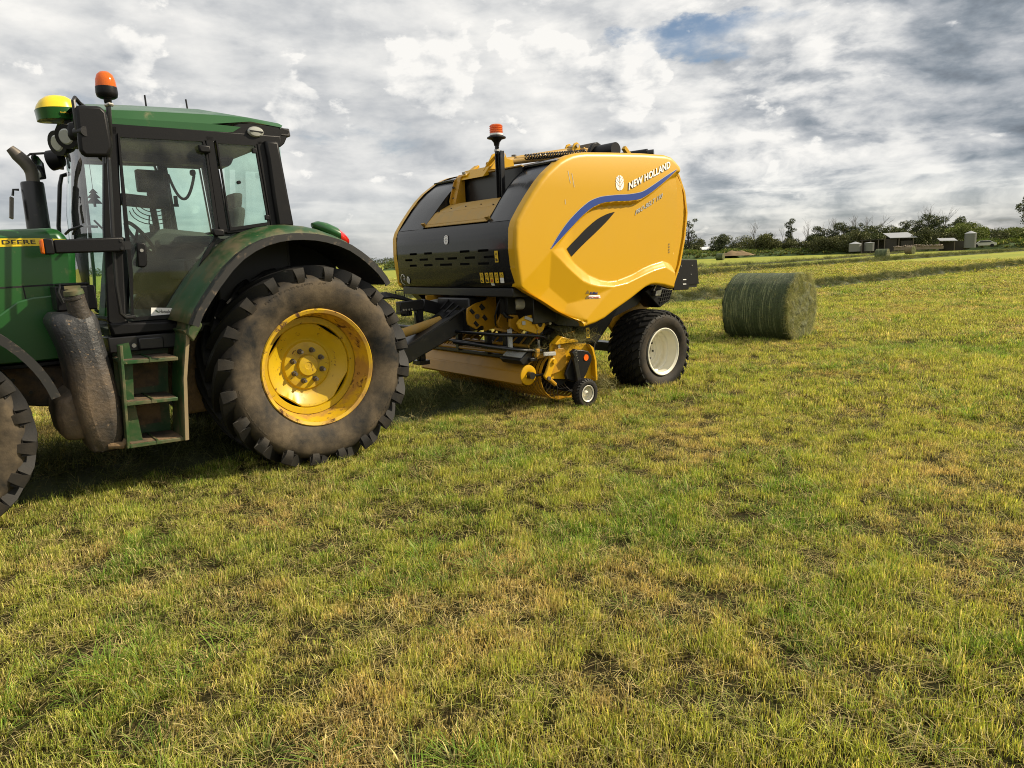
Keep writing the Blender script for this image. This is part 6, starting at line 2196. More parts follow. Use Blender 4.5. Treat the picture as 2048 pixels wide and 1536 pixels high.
def cover(yin, yout, name):
    prof = np.array(arch)
    n = len(prof)
    P = []
    yi = yin if hasattr(yin, '__len__') else [yin] * n
    for k in np.linspace(0, 1, 7):
        y = np.array(yi) * (1 - k) + yout * k
        P.append(np.stack([prof[:, 0] - .012 * (1 - k) ** 2, y, prof[:, 1] - .010 * (2 * k - 1) ** 4], 1))
    b = MB().grid(np.array(P))
    # inner wall turned down along the opening
    t = np.gradient(prof, axis=0); t /= np.linalg.norm(t, axis=1)[:, None]
    dn = np.stack([t[:, 1], -t[:, 0]], 1); dn *= np.sign(dn[:, 1:2] * -1)
    w = []
    for k in (0, .4, 1.0):
        q = prof + dn * .26 * k * np.linspace(.1, 1, n)[:, None] ** .5
        w.append(np.stack([q[:, 0] - .012, np.array(yi), q[:, 1]], 1))
    b.grid(np.array(w))
    o = b.build(name, 'black_gloss', B, smooth=40)
    return o


cover(np.array([.72, .705, .69, .68, .665, .655, .645, .64, .63, .62]), 1.175, 'arched_cover')
cover(np.array([-.58, -.55, -.525, -.52, -.53, -.545, -.56, -.575, -.59, -.60]), -1.175, 'arched_cover')
mp = MB().strip([(-2.245, 2.105), (-2.27, 2.135), (-2.395, 2.272), (-2.60, 2.372), (-2.66, 2.385)], -.56, .69, .012)
cp = mp.build('middle_plate', 'baler_yellow_dull', B, smooth=0, bevel=.006)
for y in (-.48, .60):
    MB().cyl((-2.41, y, 2.29), (-2.412, y, 2.297), .012, n=8).build('bolt', 'black_metal', cp)
for y in (-.3, 0, .3):
    MB().cyl((-2.47, y, 2.315), (-2.473, y, 2.323), .010, n=8).build('bolt', 'black_metal', cp)
for y in (-.58, .70):
    MB().obox((-2.262, y, 2.128), (.03, 0, .03), (0, .035, 0), (-.006, 0, .006)).build('corner_plate', 'baler_yellow_dull', cp)
MB().box(-2.82, -2.79, -.50, .66, 2.30, 2.70).build('recess_wall', 'black_metal', B)
MB().obox((-2.80, .1, 2.712), (.022, 0, .008), (0, .56, 0), (-.003, 0, .006)).build('recess_trim', 'baler_yellow_dull', B)
MB().prism([(-2.60, 2.30), (-2.58, 2.42), (-2.66, 2.66), (-2.74, 2.735), (-2.80, 2.74), (-2.80, 2.30)], -.50, -.485).build('side_bracket', 'baler_yellow_shaded_dusty', B, bevel=.004)
MB().prism([(-2.60, 2.38), (-2.70, 2.70), (-2.76, 2.74), (-2.76, 2.38)], -.50, -.40).build('side_bracket', 'baler_yellow_shaded_dusty', B, bevel=.004)
for z in (2.45, 2.58, 2.66):
    MB().cyl((-2.64, -.47, z), (-2.62, -.465, z), .014, n=8).build('bolt', 'black_metal', B)
# dull black top deck
MB().strip([(-2.82, 2.70), (-3.2, 2.79), (-4.6, 2.84)], -1.18, 1.18, .02).build('top_deck', 'black_metal', B)

# --- on the roof: tie bar with lugs, rollers, beacon
tb = empty('tension_arm', parent=B)
b = MB().tube([(-2.98, .05, 2.835), (-4.22, .05, 3.045)], .045, 16)
b.build('arm_tube', 'baler_yellow_dull', tb)
MB().tube([(-2.95, -.18, 2.83), (-4.15, -.18, 3.00)], .035, 14).build('arm_tube', 'baler_yellow_dull', tb)
lug = [(-2.76, 2.74), (-2.86, 2.86), (-2.90, 2.925), (-2.945, 2.945), (-2.99, 2.92), (-3.01, 2.87), (-3.10, 2.86), (-3.12, 2.78), (-2.95, 2.74)]
for y in (-.03, .11):
    MB().prism(lug, y, y + .016).build('lug', 'baler_yellow', tb, bevel=.003)
MB().cyl((-2.945, -.06, 2.90), (-2.945, .15, 2.90), .020).build('pin', 'steel', tb)
lug = [(-4.06, 2.93), (-4.08, 3.05), (-4.11, 3.115), (-4.16, 3.135), (-4.205, 3.11), (-4.22, 3.05), (-4.30, 3.08), (-4.36, 3.07), (-4.37, 2.94)]
for y in (-.02, .12):
    MB().prism(lug, y, y + .016).build('lug', 'baler_yellow', tb, bevel=.003)
MB().cyl((-4.15, -.06, 3.085), (-4.15, .16, 3.085), .022).build('pin', 'steel', tb)
MB().box(-4.42, -4.36, -.15, .25, 2.86, 3.13).build('stop_plate', 'old_steel', tb, bevel=.006)
MB().box(-4.33, -4.22, -.10, .20, 2.98, 3.06).build('arm_block', 'baler_yellow_shaded_dusty', tb, bevel=.008)
MB().cyl((-3.18, .05, 2.90), (-3.18, .05, 2.93), .03, n=10).build('grease_cap', 'old_steel', tb)
spr = [(-3.1 - 1.0 * t, .35 + .028 * math.cos(t * 150), 2.86 + .12 * t + .028 * math.sin(t * 150)) for t in np.linspace(0, 1, 260)]
MB().tube(spr, .009, 5).build('tension_spring', 'black_metal', tb)
MB().bar((-2.95, .35, 2.845), (-4.15, .35, 2.985), .05, .012).build('spring_rail', 'baler_yellow_dull', tb)
b = MB()
b.prism([(-2.70, 2.66), (-2.80, 2.78), (-2.9, 2.80), (-2.88, 2.70)], -.45, .05)
b.bar((-2.72, -.35, 2.70), (-2.92, -.35, 2.83), .09, .03)
b.build('bracket', 'baler_yellow', tb, bevel=.004)
MB().cyl((-2.74, -.38, 2.735), (-2.735, -.38, 2.76), .025, n=8).build('bolt', 'steel', tb)
MB().cyl((-4.16, .42, 2.955), (-4.16, .80, 2.955), .085, n=28).build('roller', 'black_plastic', B)
MB().prism([(-4.0, 2.86), (-4.02, 2.98), (-4.08, 3.06), (-4.16, 3.085), (-4.24, 3.05), (-4.42, 2.90), (-4.46, 2.86)], .45, .50).build('roller_guard', 'black_plastic', B, bevel=.01)
MB().bar((-4.42, .8, 2.88), (-4.30, .8, 2.985), .05, .05).build('roller_bracket', 'baler_yellow', B, bevel=.004)
MB().tube([(-4.30, -.95, 2.91), (-5.00, .58, 2.985)], .062, 20).build('roller', 'black_plastic', B)
MB().cyl((-5.0, .58, 2.985), (-5.04, .65, 2.988), .045, n=18).build('roller_end', 'black_metal', B)
MB().bar((-4.98, .58, 2.72), (-5.0, .60, 2.98), .06, .04, (1, 0, 0)).build('roller_bracket', 'black_metal', B)

bb = empty('beacon', parent=B); bb['label'] = 'small amber beacon on the baler post'
bx, by = -2.60, .46
MB().lathe([(.0, 3.168), (.055, 3.165), (.068, 3.155), (.072, 3.09), (.072, 3.066)], (bx, by, 0), 26, ax=2).build('lens', 'amber_lens', bb, smooth=45)
for z in (3.085, 3.105, 3.125, 3.145):
    MB().lathe([(.071, z - .004), (.0755, z), (.071, z + .004)], (bx, by, 0), 26, ax=2).build('lens_ring', 'amber_lens', bb)
MB().lathe([(.073, 3.068), (.073, 3.055), (.074, 3.048)], (bx, by, 0), 26, ax=2).build('collar', 'white_paint', bb)
MB().lathe([(.074, 3.05), (.085, 3.04), (.105, 3.03), (.105, 3.018), (.06, 3.005), (.035, 2.975), (.028, 2.94), (.0, 2.94)], (bx, by, 0), 26, ax=2).build('beacon_base', 'black_plastic', bb, smooth=45)
MB().tube([(bx, by, 2.95), (bx, by, 2.87)], .022, 10).tube([(bx - .02, by - .02, 2.93), (bx + .01, by + .03, 2.92)], .016, 8).build('beacon_stem', 'black_metal', bb)
MB().cyl((bx, by, 2.88), (bx, by, 2.90), .034, n=6).build('nut', 'steel', bb)
pst = MB().box(bx - .05, bx - .01, by - .055, by - .043, 2.30, 2.885).box(bx - .05, bx - .01, by + .040, by + .052, 2.30, 2.885).box(bx - .062, bx - .05, by - .055, by + .052, 2.30, 2.885)
pst.build('beacon_post', 'black_metal', B, bevel=.003)
MB().tube([(bx - .02, by, 2.88), (bx - .02, by + .01, 2.65), (bx - .03, by - .02, 2.40), (bx - .05, by - .05, 2.33)], .010, 6).build('cable', 'black_plastic', B)

# --- running gear
def baler_wheel(s):
    wh = empty('wheel', parent=B)
    c = (-4.706, .845 * s, .455)
    tyre(wh, 'rubber', c, .535, .295, .53, 30, .026, style='flotation')
    q = lambda y: s * y
    MB().lathe([(.270, q(.232)), (.296, q(.250)), (.306, q(.247)), (.302, q(.236)), (.285, q(.228)), (.274, q(.17)), (.268, q(.105)), (.250, q(.095)), (.244, q(.075)), (.244, q(.045)), (.252, q(.030)), (.246, q(.005)), (.228, q(-.005)), (.222, q(-.035)), (.205, q(-.05)), (.185, q(-.045)), (.165, q(-.058)), (.112, q(-.060)), (.108, q(-.075))],
               c, 72).build('rim', 'white_rim', wh, smooth=40)
    MB().lathe([(.110, q(-.070)), (.07, q(-.085)), (.0, q(-.085))], c, 28).build('hub', 'black_metal', wh)
    for k in range(8):
        a = 2 * math.pi * k / 8 + .2
        MB().cyl((c[0] + .142 * math.cos(a), c[1] + q(-.060), c[2] + .142 * math.sin(a)), (c[0] + .142 * math.cos(a), c[1] + q(-.044), c[2] + .142 * math.sin(a)), .013, n=6).build('wheel_nut', 'black_metal', wh)
    if s > 0:
        ring_text('TRELLEBORG', c, c[1] + .53 * .497 - .003, .425, math.pi * .30, .050, 'rubber', wh, 1.25)
        ring_text('500/45-22.5', c, c[1] + .53 * .497 - .003, .425, math.pi * 1.38, .036, 'rubber', wh, 1.1)


for s in (1, -1):
    baler_wheel(s)
MB().cyl((-4.706, -.8, .455), (-4.706, .8, .455), .06).box(-4.78, -4.62, -.62, .62, .40, .52).build('axle', 'black_metal', B)
for s in (1, -1):
    fr = MB().prism([(-4.12, .93), (-4.33, 1.00), (-4.50, 1.08), (-4.77, 1.20), (-5.0, 1.07), (-5.075, .99), (-4.97, .955), (-4.80, .62), (-4.6, .42), (-4.45, .60), (-4.28, .80)], *sorted((.50 * s, .56 * s)))
    c_ = fr.build('chassis_plate', 'baler_yellow_shaded_dusty', B, bevel=.008)
    MB().prism([(-4.40, 1.0), (-4.42, 1.03), (-4.72, 1.115), (-4.74, 1.085), (-4.66, 1.02), (-4.44, .965)], *sorted((.562 * s, .585 * s))).build('pressed_rib', 'baler_yellow_shaded_dusty', c_, bevel=.008)
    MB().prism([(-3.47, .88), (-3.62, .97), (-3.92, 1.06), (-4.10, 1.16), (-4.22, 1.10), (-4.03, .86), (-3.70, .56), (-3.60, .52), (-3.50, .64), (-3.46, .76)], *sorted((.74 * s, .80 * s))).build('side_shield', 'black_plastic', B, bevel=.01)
    MB().prism([(-4.02, .90), (-4.12, .96), (-4.24, 1.12), (-4.36, 1.14), (-4.28, .92), (-4.12, .80)], *sorted((.62 * s, .66 * s))).build('chassis_strut', 'baler_yellow_shaded_dusty', B, bevel=.006)
wsx = MB().add([(-3.595, .8035, .845), (-3.655, .8035, .842), (-3.66, .8035, .715), (-3.60, .8035, .718)], [(0, 1, 2, 3)]).build('warning_sticker', 'sticker_yellow', B, smooth=0)
MB().add([(-3.61, .8045, .80), (-3.645, .8045, .80), (-3.628, .8045, .835)], [(0, 1, 2)]).build('print_mark', 'black_print', wsx, smooth=0)
MB().add([(-3.612, .8045, .735), (-3.645, .8045, .735), (-3.64, .8045, .765), (-3.62, .8045, .77)], [(0, 1, 2, 3)]).build('print_mark', 'black_print', wsx, smooth=0)
# rear service box with grille and fan guard, bale ramp plate
rbx = MB().prism([(-4.57, 1.23), (-4.74, 1.295), (-5.12, 1.215), (-5.05, 1.08), (-4.86, 1.0)], .62, .90).build('service_box', 'black_plastic', B, bevel=.012)
for k in range(5):
    MB().bar((-4.86 - .045 * k, .905, 1.05 + .012 * k), (-4.92 - .045 * k, .905, 1.225 - .002 * k), .012, .012, (0, 1, 0)).build('grille_bar', 'black_metal', rbx)
for k in range(3):
    MB().bar((-4.84, .908, 1.08 + .05 * k), (-5.07, .908, 1.10 + .045 * k), .010, .010, (0, 1, 0)).build('grille_bar', 'black_metal', rbx)
MB().prism([(-4.72, 1.235), (-4.84, 1.245), (-4.80, 1.16), (-4.70, 1.16)], .90, .96).build('motor_block', 'steel', rbx, bevel=.008)
MB().cyl((-4.69, .93, 1.23), (-4.735, .93, 1.30), .016).build('pipe', 'steel', rbx)
rp_ = MB().prism([(-5.34, 1.61), (-5.775, 1.595), (-5.825, 1.262), (-5.60, 1.262), (-5.595, 1.195), (-5.27, 1.20)], .775, .80).build('rear_plate', 'black_plastic', B, bevel=.005)
for z in (1.335, 1.275):
    MB().obox((-5.50, .8015, z), (.035, 0, .001), (0, .001, 0), (0, 0, .006)).build('print_mark', 'white_paint', rp_, smooth=0)
for x, z in ((-5.42, 1.52), (-5.66, 1.52), (-5.64, 1.40), (-5.36, 1.44)):
    MB().cyl((x, .80, z), (x, .806, z), .008, n=8).build('bolt', 'steel', rp_)
MB().box(-5.80, -5.25, .30, .78, 1.22, 1.27).build('rear_frame', 'black_metal', B)
MB().prism([(-4.6, 1.45), (-5.5, 1.5), (-5.5, 1.25), (-4.6, 1.2)], .60, .64).build('rear_frame', 'black_metal', B)

# --- tongue, driveshaft, hoses
tg_ = MB()
for s in (1,):
    tg_.loft([[(-.95, -.13, .55), (-.95, .13, .55), (-.95, .13, .40), (-.95, -.13, .40)], [(-1.42, -.17, .775), (-1.42, .17, .775), (-1.40, .17, .565), (-1.40, -.17, .565)],
              [(-1.98, -.20, 1.03), (-1.98, .20, 1.03), (-1.95, .20, .79), (-1.95, -.20, .79)], [(-2.62, -.24, 1.34), (-2.62, .24, 1.34), (-2.55, .24, 1.05), (-2.55, -.24, 1.05)]])
tongue = tg_.build('tongue', 'black_metal', B, bevel=.015)
sl_ = MB().add([(-1.735, .1855, .86), (-1.925, .1975, .935), (-1.945, .1990, .868), (-1.755, .1870, .788)], [(0, 1, 2, 3)]).build('safety_sticker', 'sticker_grey', tongue, smooth=0)
MB().add([(-1.745, .190, .845), (-1.80, .1935, .868), (-1.81, .1940, .83), (-1.755, .1905, .808)], [(0, 1, 2, 3)]).build('print_mark', 'black_print', tongue, smooth=0)
for k in range(3):
    MB().add([(-1.83, .1965, .880 - .015 * k), (-1.925, .2012, .918 - .015 * k), (-1.926, .2012, .913 - .015 * k), (-1.831, .1965, .875 - .015 * k)], [(0, 1, 2, 3)]).build('print_mark', 'black_print', tongue, smooth=0)
MB().cyl((-1.0, 0, .42), (-1.0, 0, .60), .07).box(-1.1, -.92, -.07, .07, .43, .52).build('hitch', 'black_metal', B)
pto = empty('drive_shaft', parent=B)
MB().tube([(-.62, 0, .78), (-1.2, 0, .86), (-2.06, 0, 1.03)], [.048, .052, .055], 18).build('shaft_cover', 'baler_yellow_dull', pto, smooth=60)
MB().tube([(-2.03, 0, 1.024), (-2.09, 0, 1.035), (-2.16, 0, 1.05)], [.075, .082, .070], 18).build('joint_cone', 'black_plastic', pto)
MB().tube([(-.50, 0, .77), (-.66, 0, .785)], [.07, .075], 18).build('joint_cone', 'black_plastic', pto)
hb = MB()
hb.bar((-2.40, -.30, 1.08), (-1.98, -.30, 1.205), .08, .14); hb.bar((-1.98, -.30, 1.205), (-1.66, -.30, 1.20), .10, .12)
hb.box(-1.75, -1.66, -.36, -.24, 1.11, 1.16); hb.box(-1.95, -1.88, -.33, -.27, .55, 1.15)
hose_holder = hb.build('hose_holder', 'black_metal', B, bevel=.01)
for i, x in enumerate((-1.69, -1.725, -1.765, -1.80)):
    MB().cyl((x, -.235, 1.165), (x, -.225, 1.165), .012, n=8).build('hose_coupling', 'steel', hose_holder)
    MB().tube([(x, -.26, 1.145), (x, -.26, 1.09)], .018, 8).build('plug', 'black_plastic', hose_holder)
for i in range(5):
    dz = .018 * i; dy = -.03 * i
    MB().tube([(-.55, -.25 + dy, 1.05 + dz), (-.95, -.32 + dy, 1.22 + dz), (-1.30, -.36 + dy, 1.305 + dz * .7), (-1.62, -.36 + dy, 1.315 + dz * .6), (-1.82, -.34 + dy, 1.265 + dz * .5), (-2.0, -.32 + dy * .5, 1.215), (-2.35, -.3, 1.15)], .014, 7).build('hose', 'black_plastic', B)
MB().tube([(-1.68, -.36, 1.33), (-1.675, -.36, 1.375), (-1.685, -.36, 1.385), (-1.775, -.36, 1.38), (-1.785, -.36, 1.37), (-1.79, -.36, 1.30)], .006, 6).build('hose_loop', 'black_metal', B)
MB().tube([(-1.88, -.28, 1.12), (-1.90, -.26, .95), (-1.92, -.22, .72), (-1.93, -.2, .64)], .012, 6).build('hose', 'black_plastic', B)
for i in range(4):
    MB().tube([(-1.98 - .05 * i, .18 - .1 * i, 1.0 + .05 * i), (-2.2, .24 - .1 * i, 1.16 + .03 * i), (-2.42, .28 - .1 * i, 1.30), (-2.6, .3 - .1 * i, 1.36)], .012, 6).build('hose', 'black_plastic', B)
MB().bar((-1.45, .195, .80), (-2.60, .30, 1.345), .022, .012).build('pipe', 'black_metal', B)
MB().box(-1.97, -1.90, -.34, -.26, .55, 1.2).box(-2.0, -1.86, -.38, -.22, .50, .55).build('parking_jack', 'black_metal', B)

# --- underframe in front
uf = MB().box(-2.95, -2.22, -1.12, 1.12, 1.30, 1.395)
uf.prism([(-2.22, 1.40), (-2.45, 1.19), (-2.9, 1.10), (-2.9, 1.40)], -1.12, -.95)
uf.box(-2.95, -2.6, -1.0, 1.0, .98, 1.30)
uf.prism([(-2.62, 1.30), (-2.72, 1.08), (-3.05, .92), (-3.5, .86), (-3.5, 1.40), (-2.6, 1.40)], .84, .90)
uf.build('underframe', 'black_metal', B, bevel=.01)
MB().obox((-2.42, .95, 1.335), (.035, 0, 0), (0, .2, 0), (0, 0, .006)).build('frame_tag', 'white_paint', B)
MB().prism([(-2.12, 1.24), (-2.28, 1.26), (-2.28, 1.12), (-2.13, 1.14)], -.36, -.35).build('paper_tag', 'sticker_grey', B, smooth=0)
MB().prism([(-2.12, 1.30), (-2.45, 1.30), (-2.45, 1.12), (-2.14, 1.12)], -.44, -.41).build('frame_plate', 'baler_yellow_shaded_dusty', B, bevel=.004)
gp = MB().prism([(-2.16, 1.12), (-2.17, 1.165), (-2.28, 1.215), (-2.43, 1.245), (-2.47, 1.285), (-2.58, 1.285), (-2.59, .915), (-2.40, .89), (-2.39, .95), (-2.345, .955), (-2.28, .92), (-2.17, .98), (-2.155, 1.05)], .34, .365).build('gear_plate', 'baler_yellow_shaded_dusty', B, bevel=.005)
for x, z, r in ((-2.365, 1.17, .026), (-2.225, 1.13, .020), (-2.40, 1.045, .022), (-2.275, .985, .02)):
    MB().tube([(x + .02, .367, z + .022), (x - .02, .367, z - .022)], r, 10).build('plate_hole', 'dark_inside', gp)
MB().cyl((-2.29, .365, 1.068), (-2.29, .385, 1.068), .028, n=18).build('boss', 'old_steel', gp)
MB().box(-2.60, -2.20, -.30, .34, .90, 1.28).build('gearbox', 'black_metal', B, bevel=.02)
MB().bar((-2.48, .45, .92), (-2.66, .62, .86), .10, .03).prism([(-2.46, .98), (-2.62, 1.26), (-2.75, 1.28), (-2.70, .90), (-2.55, .86)], .50, .53).build('frame_plate', 'baler_yellow_shaded_dusty', B, bevel=.004)
rs_ = empty('oil_reservoir', parent=B)
MB().prism([(-2.345, 1.315), (-2.46, 1.315), (-2.475, 1.09), (-2.35, 1.10)], .72, .86).build('reservoir_box', 'black_plastic', rs_, bevel=.012)
MB().tube([(-2.47, .80, 1.205), (-2.60, .80, 1.200), (-2.655, .80, 1.198), (-2.672, .80, 1.197)], [.062, .062, .060, .045], 22).build('bottle', 'oil_bottle', rs_, smooth=50)
MB().tube([(-2.33, .80, 1.12), (-2.36, .82, 1.075), (-2.43, .82, 1.06), (-2.50, .80, 1.065), (-2.55, .7, 1.1)], .018, 8).build('hose', 'black_plastic', rs_)
MB().tube([(-2.36, .78, 1.32), (-2.30, .76, 1.22), (-2.28, .72, 1.08), (-2.30, .70, .98)], .010, 6).build('hose', 'black_plastic', rs_)
br = MB().prism([(-2.39, 1.005), (-2.42, 1.04), (-2.50, 1.075), (-2.64, 1.085), (-2.78, 1.075), (-2.80, .965), (-2.775, .905), (-2.72, .868), (-2.66, .868), (-2.42, .945)], .94, .965).build('drive_bracket', 'baler_yellow', B, bevel=.006)
MB().cyl((-2.722, .966, .972), (-2.722, .969, .972), .032, n=20).build('shaft_hole', 'dark_inside', br)
MB().obox((-2.55, .975, 1.045), (.055, 0, .022), (0, .006, 0), (-.006, 0, .016)).obox((-2.475, .975, 1.005), (.022, 0, .0), (0, .006, 0), (0, 0, .02)).build('latch_plate', 'sticker_grey', br, bevel=.003)
MB().prism([(-2.63, 1.03), (-2.66, 1.05), (-2.655, .98), (-2.69, .93), (-2.675, .915), (-2.635, .975)], .967, .985).build('hook', 'baler_yellow', br, bevel=.003)
MB().prism([(-2.40, .96), (-2.56, .86), (-2.52, 1.08), (-2.40, 1.10)], .80, .83).build('frame_plate', 'baler_yellow_shaded_dusty', B, bevel=.004)
MB().cyl((-2.79, .9, 1.03), (-2.79, .99, 1.03), .018).cyl((-2.86, .9, .97), (-2.86, .98, .97), .018).build('bolt', 'steel', B)
lv = empty('crank', parent=B)
MB().tube([(-2.51, .80, .985), (-2.40, .82, .925)], .016, 10).build('crank_shaft', 'steel', lv)
MB().cyl((-2.505, .80, .98), (-2.475, .805, .965), .024, n=14).build('collar', 'black_plastic', lv)
MB().bar((-2.395, .825, .935), (-2.385, .84, .735), .030, .045, (1, 0, 0)).build('crank_arm', 'sticker_grey', lv)
# chain and ring hanging from the bracket
for k in range(9):
    z = .90 - .018 * k
    MB().tube([(-2.67 + (.006 if k % 2 else 0), .97 + (0 if k % 2 else .006), z + .012), (-2.67 - (.006 if k % 2 else 0), .97 - (0 if k % 2 else .006), z - .012)], .004, 5).build('chain_link', 'steel', B)
MB().tube([(-2.672, .985, .80), (-2.66, .985, .69), (-2.668, .985, .66), (-2.684, .985, .66), (-2.69, .985, .69), (-2.684, .985, .80)], .0045, 5).build('wire_pin', 'steel', B)
MB().cyl((-2.64, .985, .835), (-2.69, .985, .835), .016, n=10).build('red_cap', 'red_print', B)

# --- pickup reel across the front
pk = empty('pickup', parent=B)
DX, DZ, DR = -2.93, .385, .285
# stripper bands: bent strips round the front of the reel
ang = np.linspace(rad(62), rad(-104), 15)
prof = [(DX + (DR + .02 * math.cos(a)) * math.cos(a), DZ + DR * math.sin(a)) for a in ang]
prof += [(-3.12, .10), (-3.22, .14)]
prof = [(-3.05, .665), (-2.95, .66)] + prof
band = None
NB = 34
for i in range(NB):
    y = -1.06 + 2.10 * i / (NB - 1)
    if band is None:
        band = MB().strip(prof, -.022, .022, .006).build('stripper_band', 'baler_yellow_shaded_dusty', pk, smooth=30); y_first = y
        band.location = (0, y, 0)
    else:
        copy_at(band, (0, y - y_first, 0), pk)
tine = None
for r_ in range(5):
    a = rad(40 - 42 * r_)
    for i in range(NB - 1):
        y = -1.06 + 2.10 * (i + .5) / (NB - 1)
        if i % 2 == r_ % 2 and r_ < 2:
            continue
        if tine is None:
            MB.off = (0, 0, 0)
            tine = MB().tube([(0, 0, 0), (.20, 0, .0), (.345, 0, -.03)], [.004, .004, .0025], 5).build('tine', 'old_steel', pk)
            t0 = tine
            MB.off = (-4.706, 0, 0)
        else:
            t0 = tine.copy(); COL.objects.link(t0)
        t0.location = (DX + 4.706, y, DZ); t0.rotation_euler = (0, -a, 0)
tine.location = tine.location
MB().cyl((DX, -1.05, DZ), (DX, 1.05, DZ), .12).build('reel_shaft', 'dark_inside', pk)
MB().strip([(-3.1, .16), (-3.3, .2), (-3.45, .42), (-3.5, .7)], -1.05, 1.05, .012).build('pickup_back', 'dark_inside', pk)
# feed fingers and cross bar behind
for i in range(12):
    y = -.92 + 1.75 * i / 11
    MB().tube([(-2.62, y, .70), (-2.75, y, .80), (-2.86, y, .88), (-2.95, y, .98)], .012, 6).build('guide_rod', 'baler_yellow_shaded_dusty', pk)
MB().tube([(-2.52, -1.0, .635), (-2.50, .86, .655)], .022, 10).build('cross_bar', 'baler_yellow_shaded_dusty', pk)
MB().tube([(-2.62, -1.0, .71), (-2.60, .9, .73)], .018, 10).build('cross_bar', 'baler_yellow_shaded_dusty', pk)
# wind guard: bent plate and its roller with end disc
wg = MB().strip([(-2.585, .575), (-2.53, .555), (-2.455, .46), (-2.44, .445), (-2.405, .335), (-2.43, .315)], -1.08, .99, .010).build('wind_guard', 'baler_yellow_shaded_dusty', pk, smooth=0, bevel=.004)
MB().box(-2.62, -2.52, -1.12, 1.02, .575, .615).build('guard_beam', 'black_metal', pk, bevel=.008)
MB().prism([(-2.40, .60), (-2.54, .70), (-2.58, .70), (-2.58, .55), (-2.44, .545)], .62, .98).build('guard_step', 'black_metal', pk, bevel=.008)
MB().obox((-2.48, .80, .658), (.05, 0, -.035), (0, .16, 0), (.004, 0, .006)).build('tread_plate', 'sticker_grey', pk, bevel=.004)
dc = MB()
dc.lathe([(.112, .0), (.109, .010), (.090, .014), (.060, .016), (.040, .012)], (-2.475, 1.02, .435), 40)
dc.lathe([(.112, .0), (.106, -.01), (.0, -.012)], (-2.475, 1.02, .435), 40)
dc.build('guard_disc', 'baler_yellow', pk, smooth=40)
MB().cyl((-2.475, 1.04, .435), (-2.475, 1.10, .435), .038).cyl((-2.475, 1.07, .435), (-2.66, 1.10, .425), .016).build('disc_hub', 'black_metal', pk)
rl = MB()
rl.tube([(-1.95, 1.0 - 1.9, .93), (-2.1, .2, .905), (-2.25, .80, .885), (-2.45, .97, .875), (-2.62, 1.0, .855), (-2.72, 1.0, .835), (-2.79, 1.0, .79), (-2.825, 1.0, .73), (-2.815, 1.0, .69), (-2.76, 1.0, .672), (-2.45, 1.0, .705), (-2.2, .95, .755), (-2.0, .3, .80)], .020, 8)
rl.build('guard_rail', 'black_gloss', pk, smooth=60)
MB().tube([(-2.42, -1.05, .735), (-2.45, .0, .73), (-2.46, .85, .715), (-2.60, 1.0, .69)], .018, 8).build('guard_rail', 'black_gloss', pk, smooth=60)
for y in (-.95, -.35, .25, .60):
    MB().box(-2.56, -2.49, y - .03, y + .03, .60, .88).build('guard_post', 'black_metal', pk, bevel=.005)
MB().bar((-2.62, 1.02, .62), (-2.62, 1.02, .71), .03, .05, (1, 0, 0)).bar((-2.60, 1.0, .605), (-2.76, 1.04, .635), .03, .03).build('side_bracket', 'baler_yellow_shaded_dusty', pk, bevel=.004)
MB().bar((-2.64, 1.10, .655), (-2.80, 1.12, .645), .02, .045).build('latch', 'sticker_grey', pk, bevel=.006)
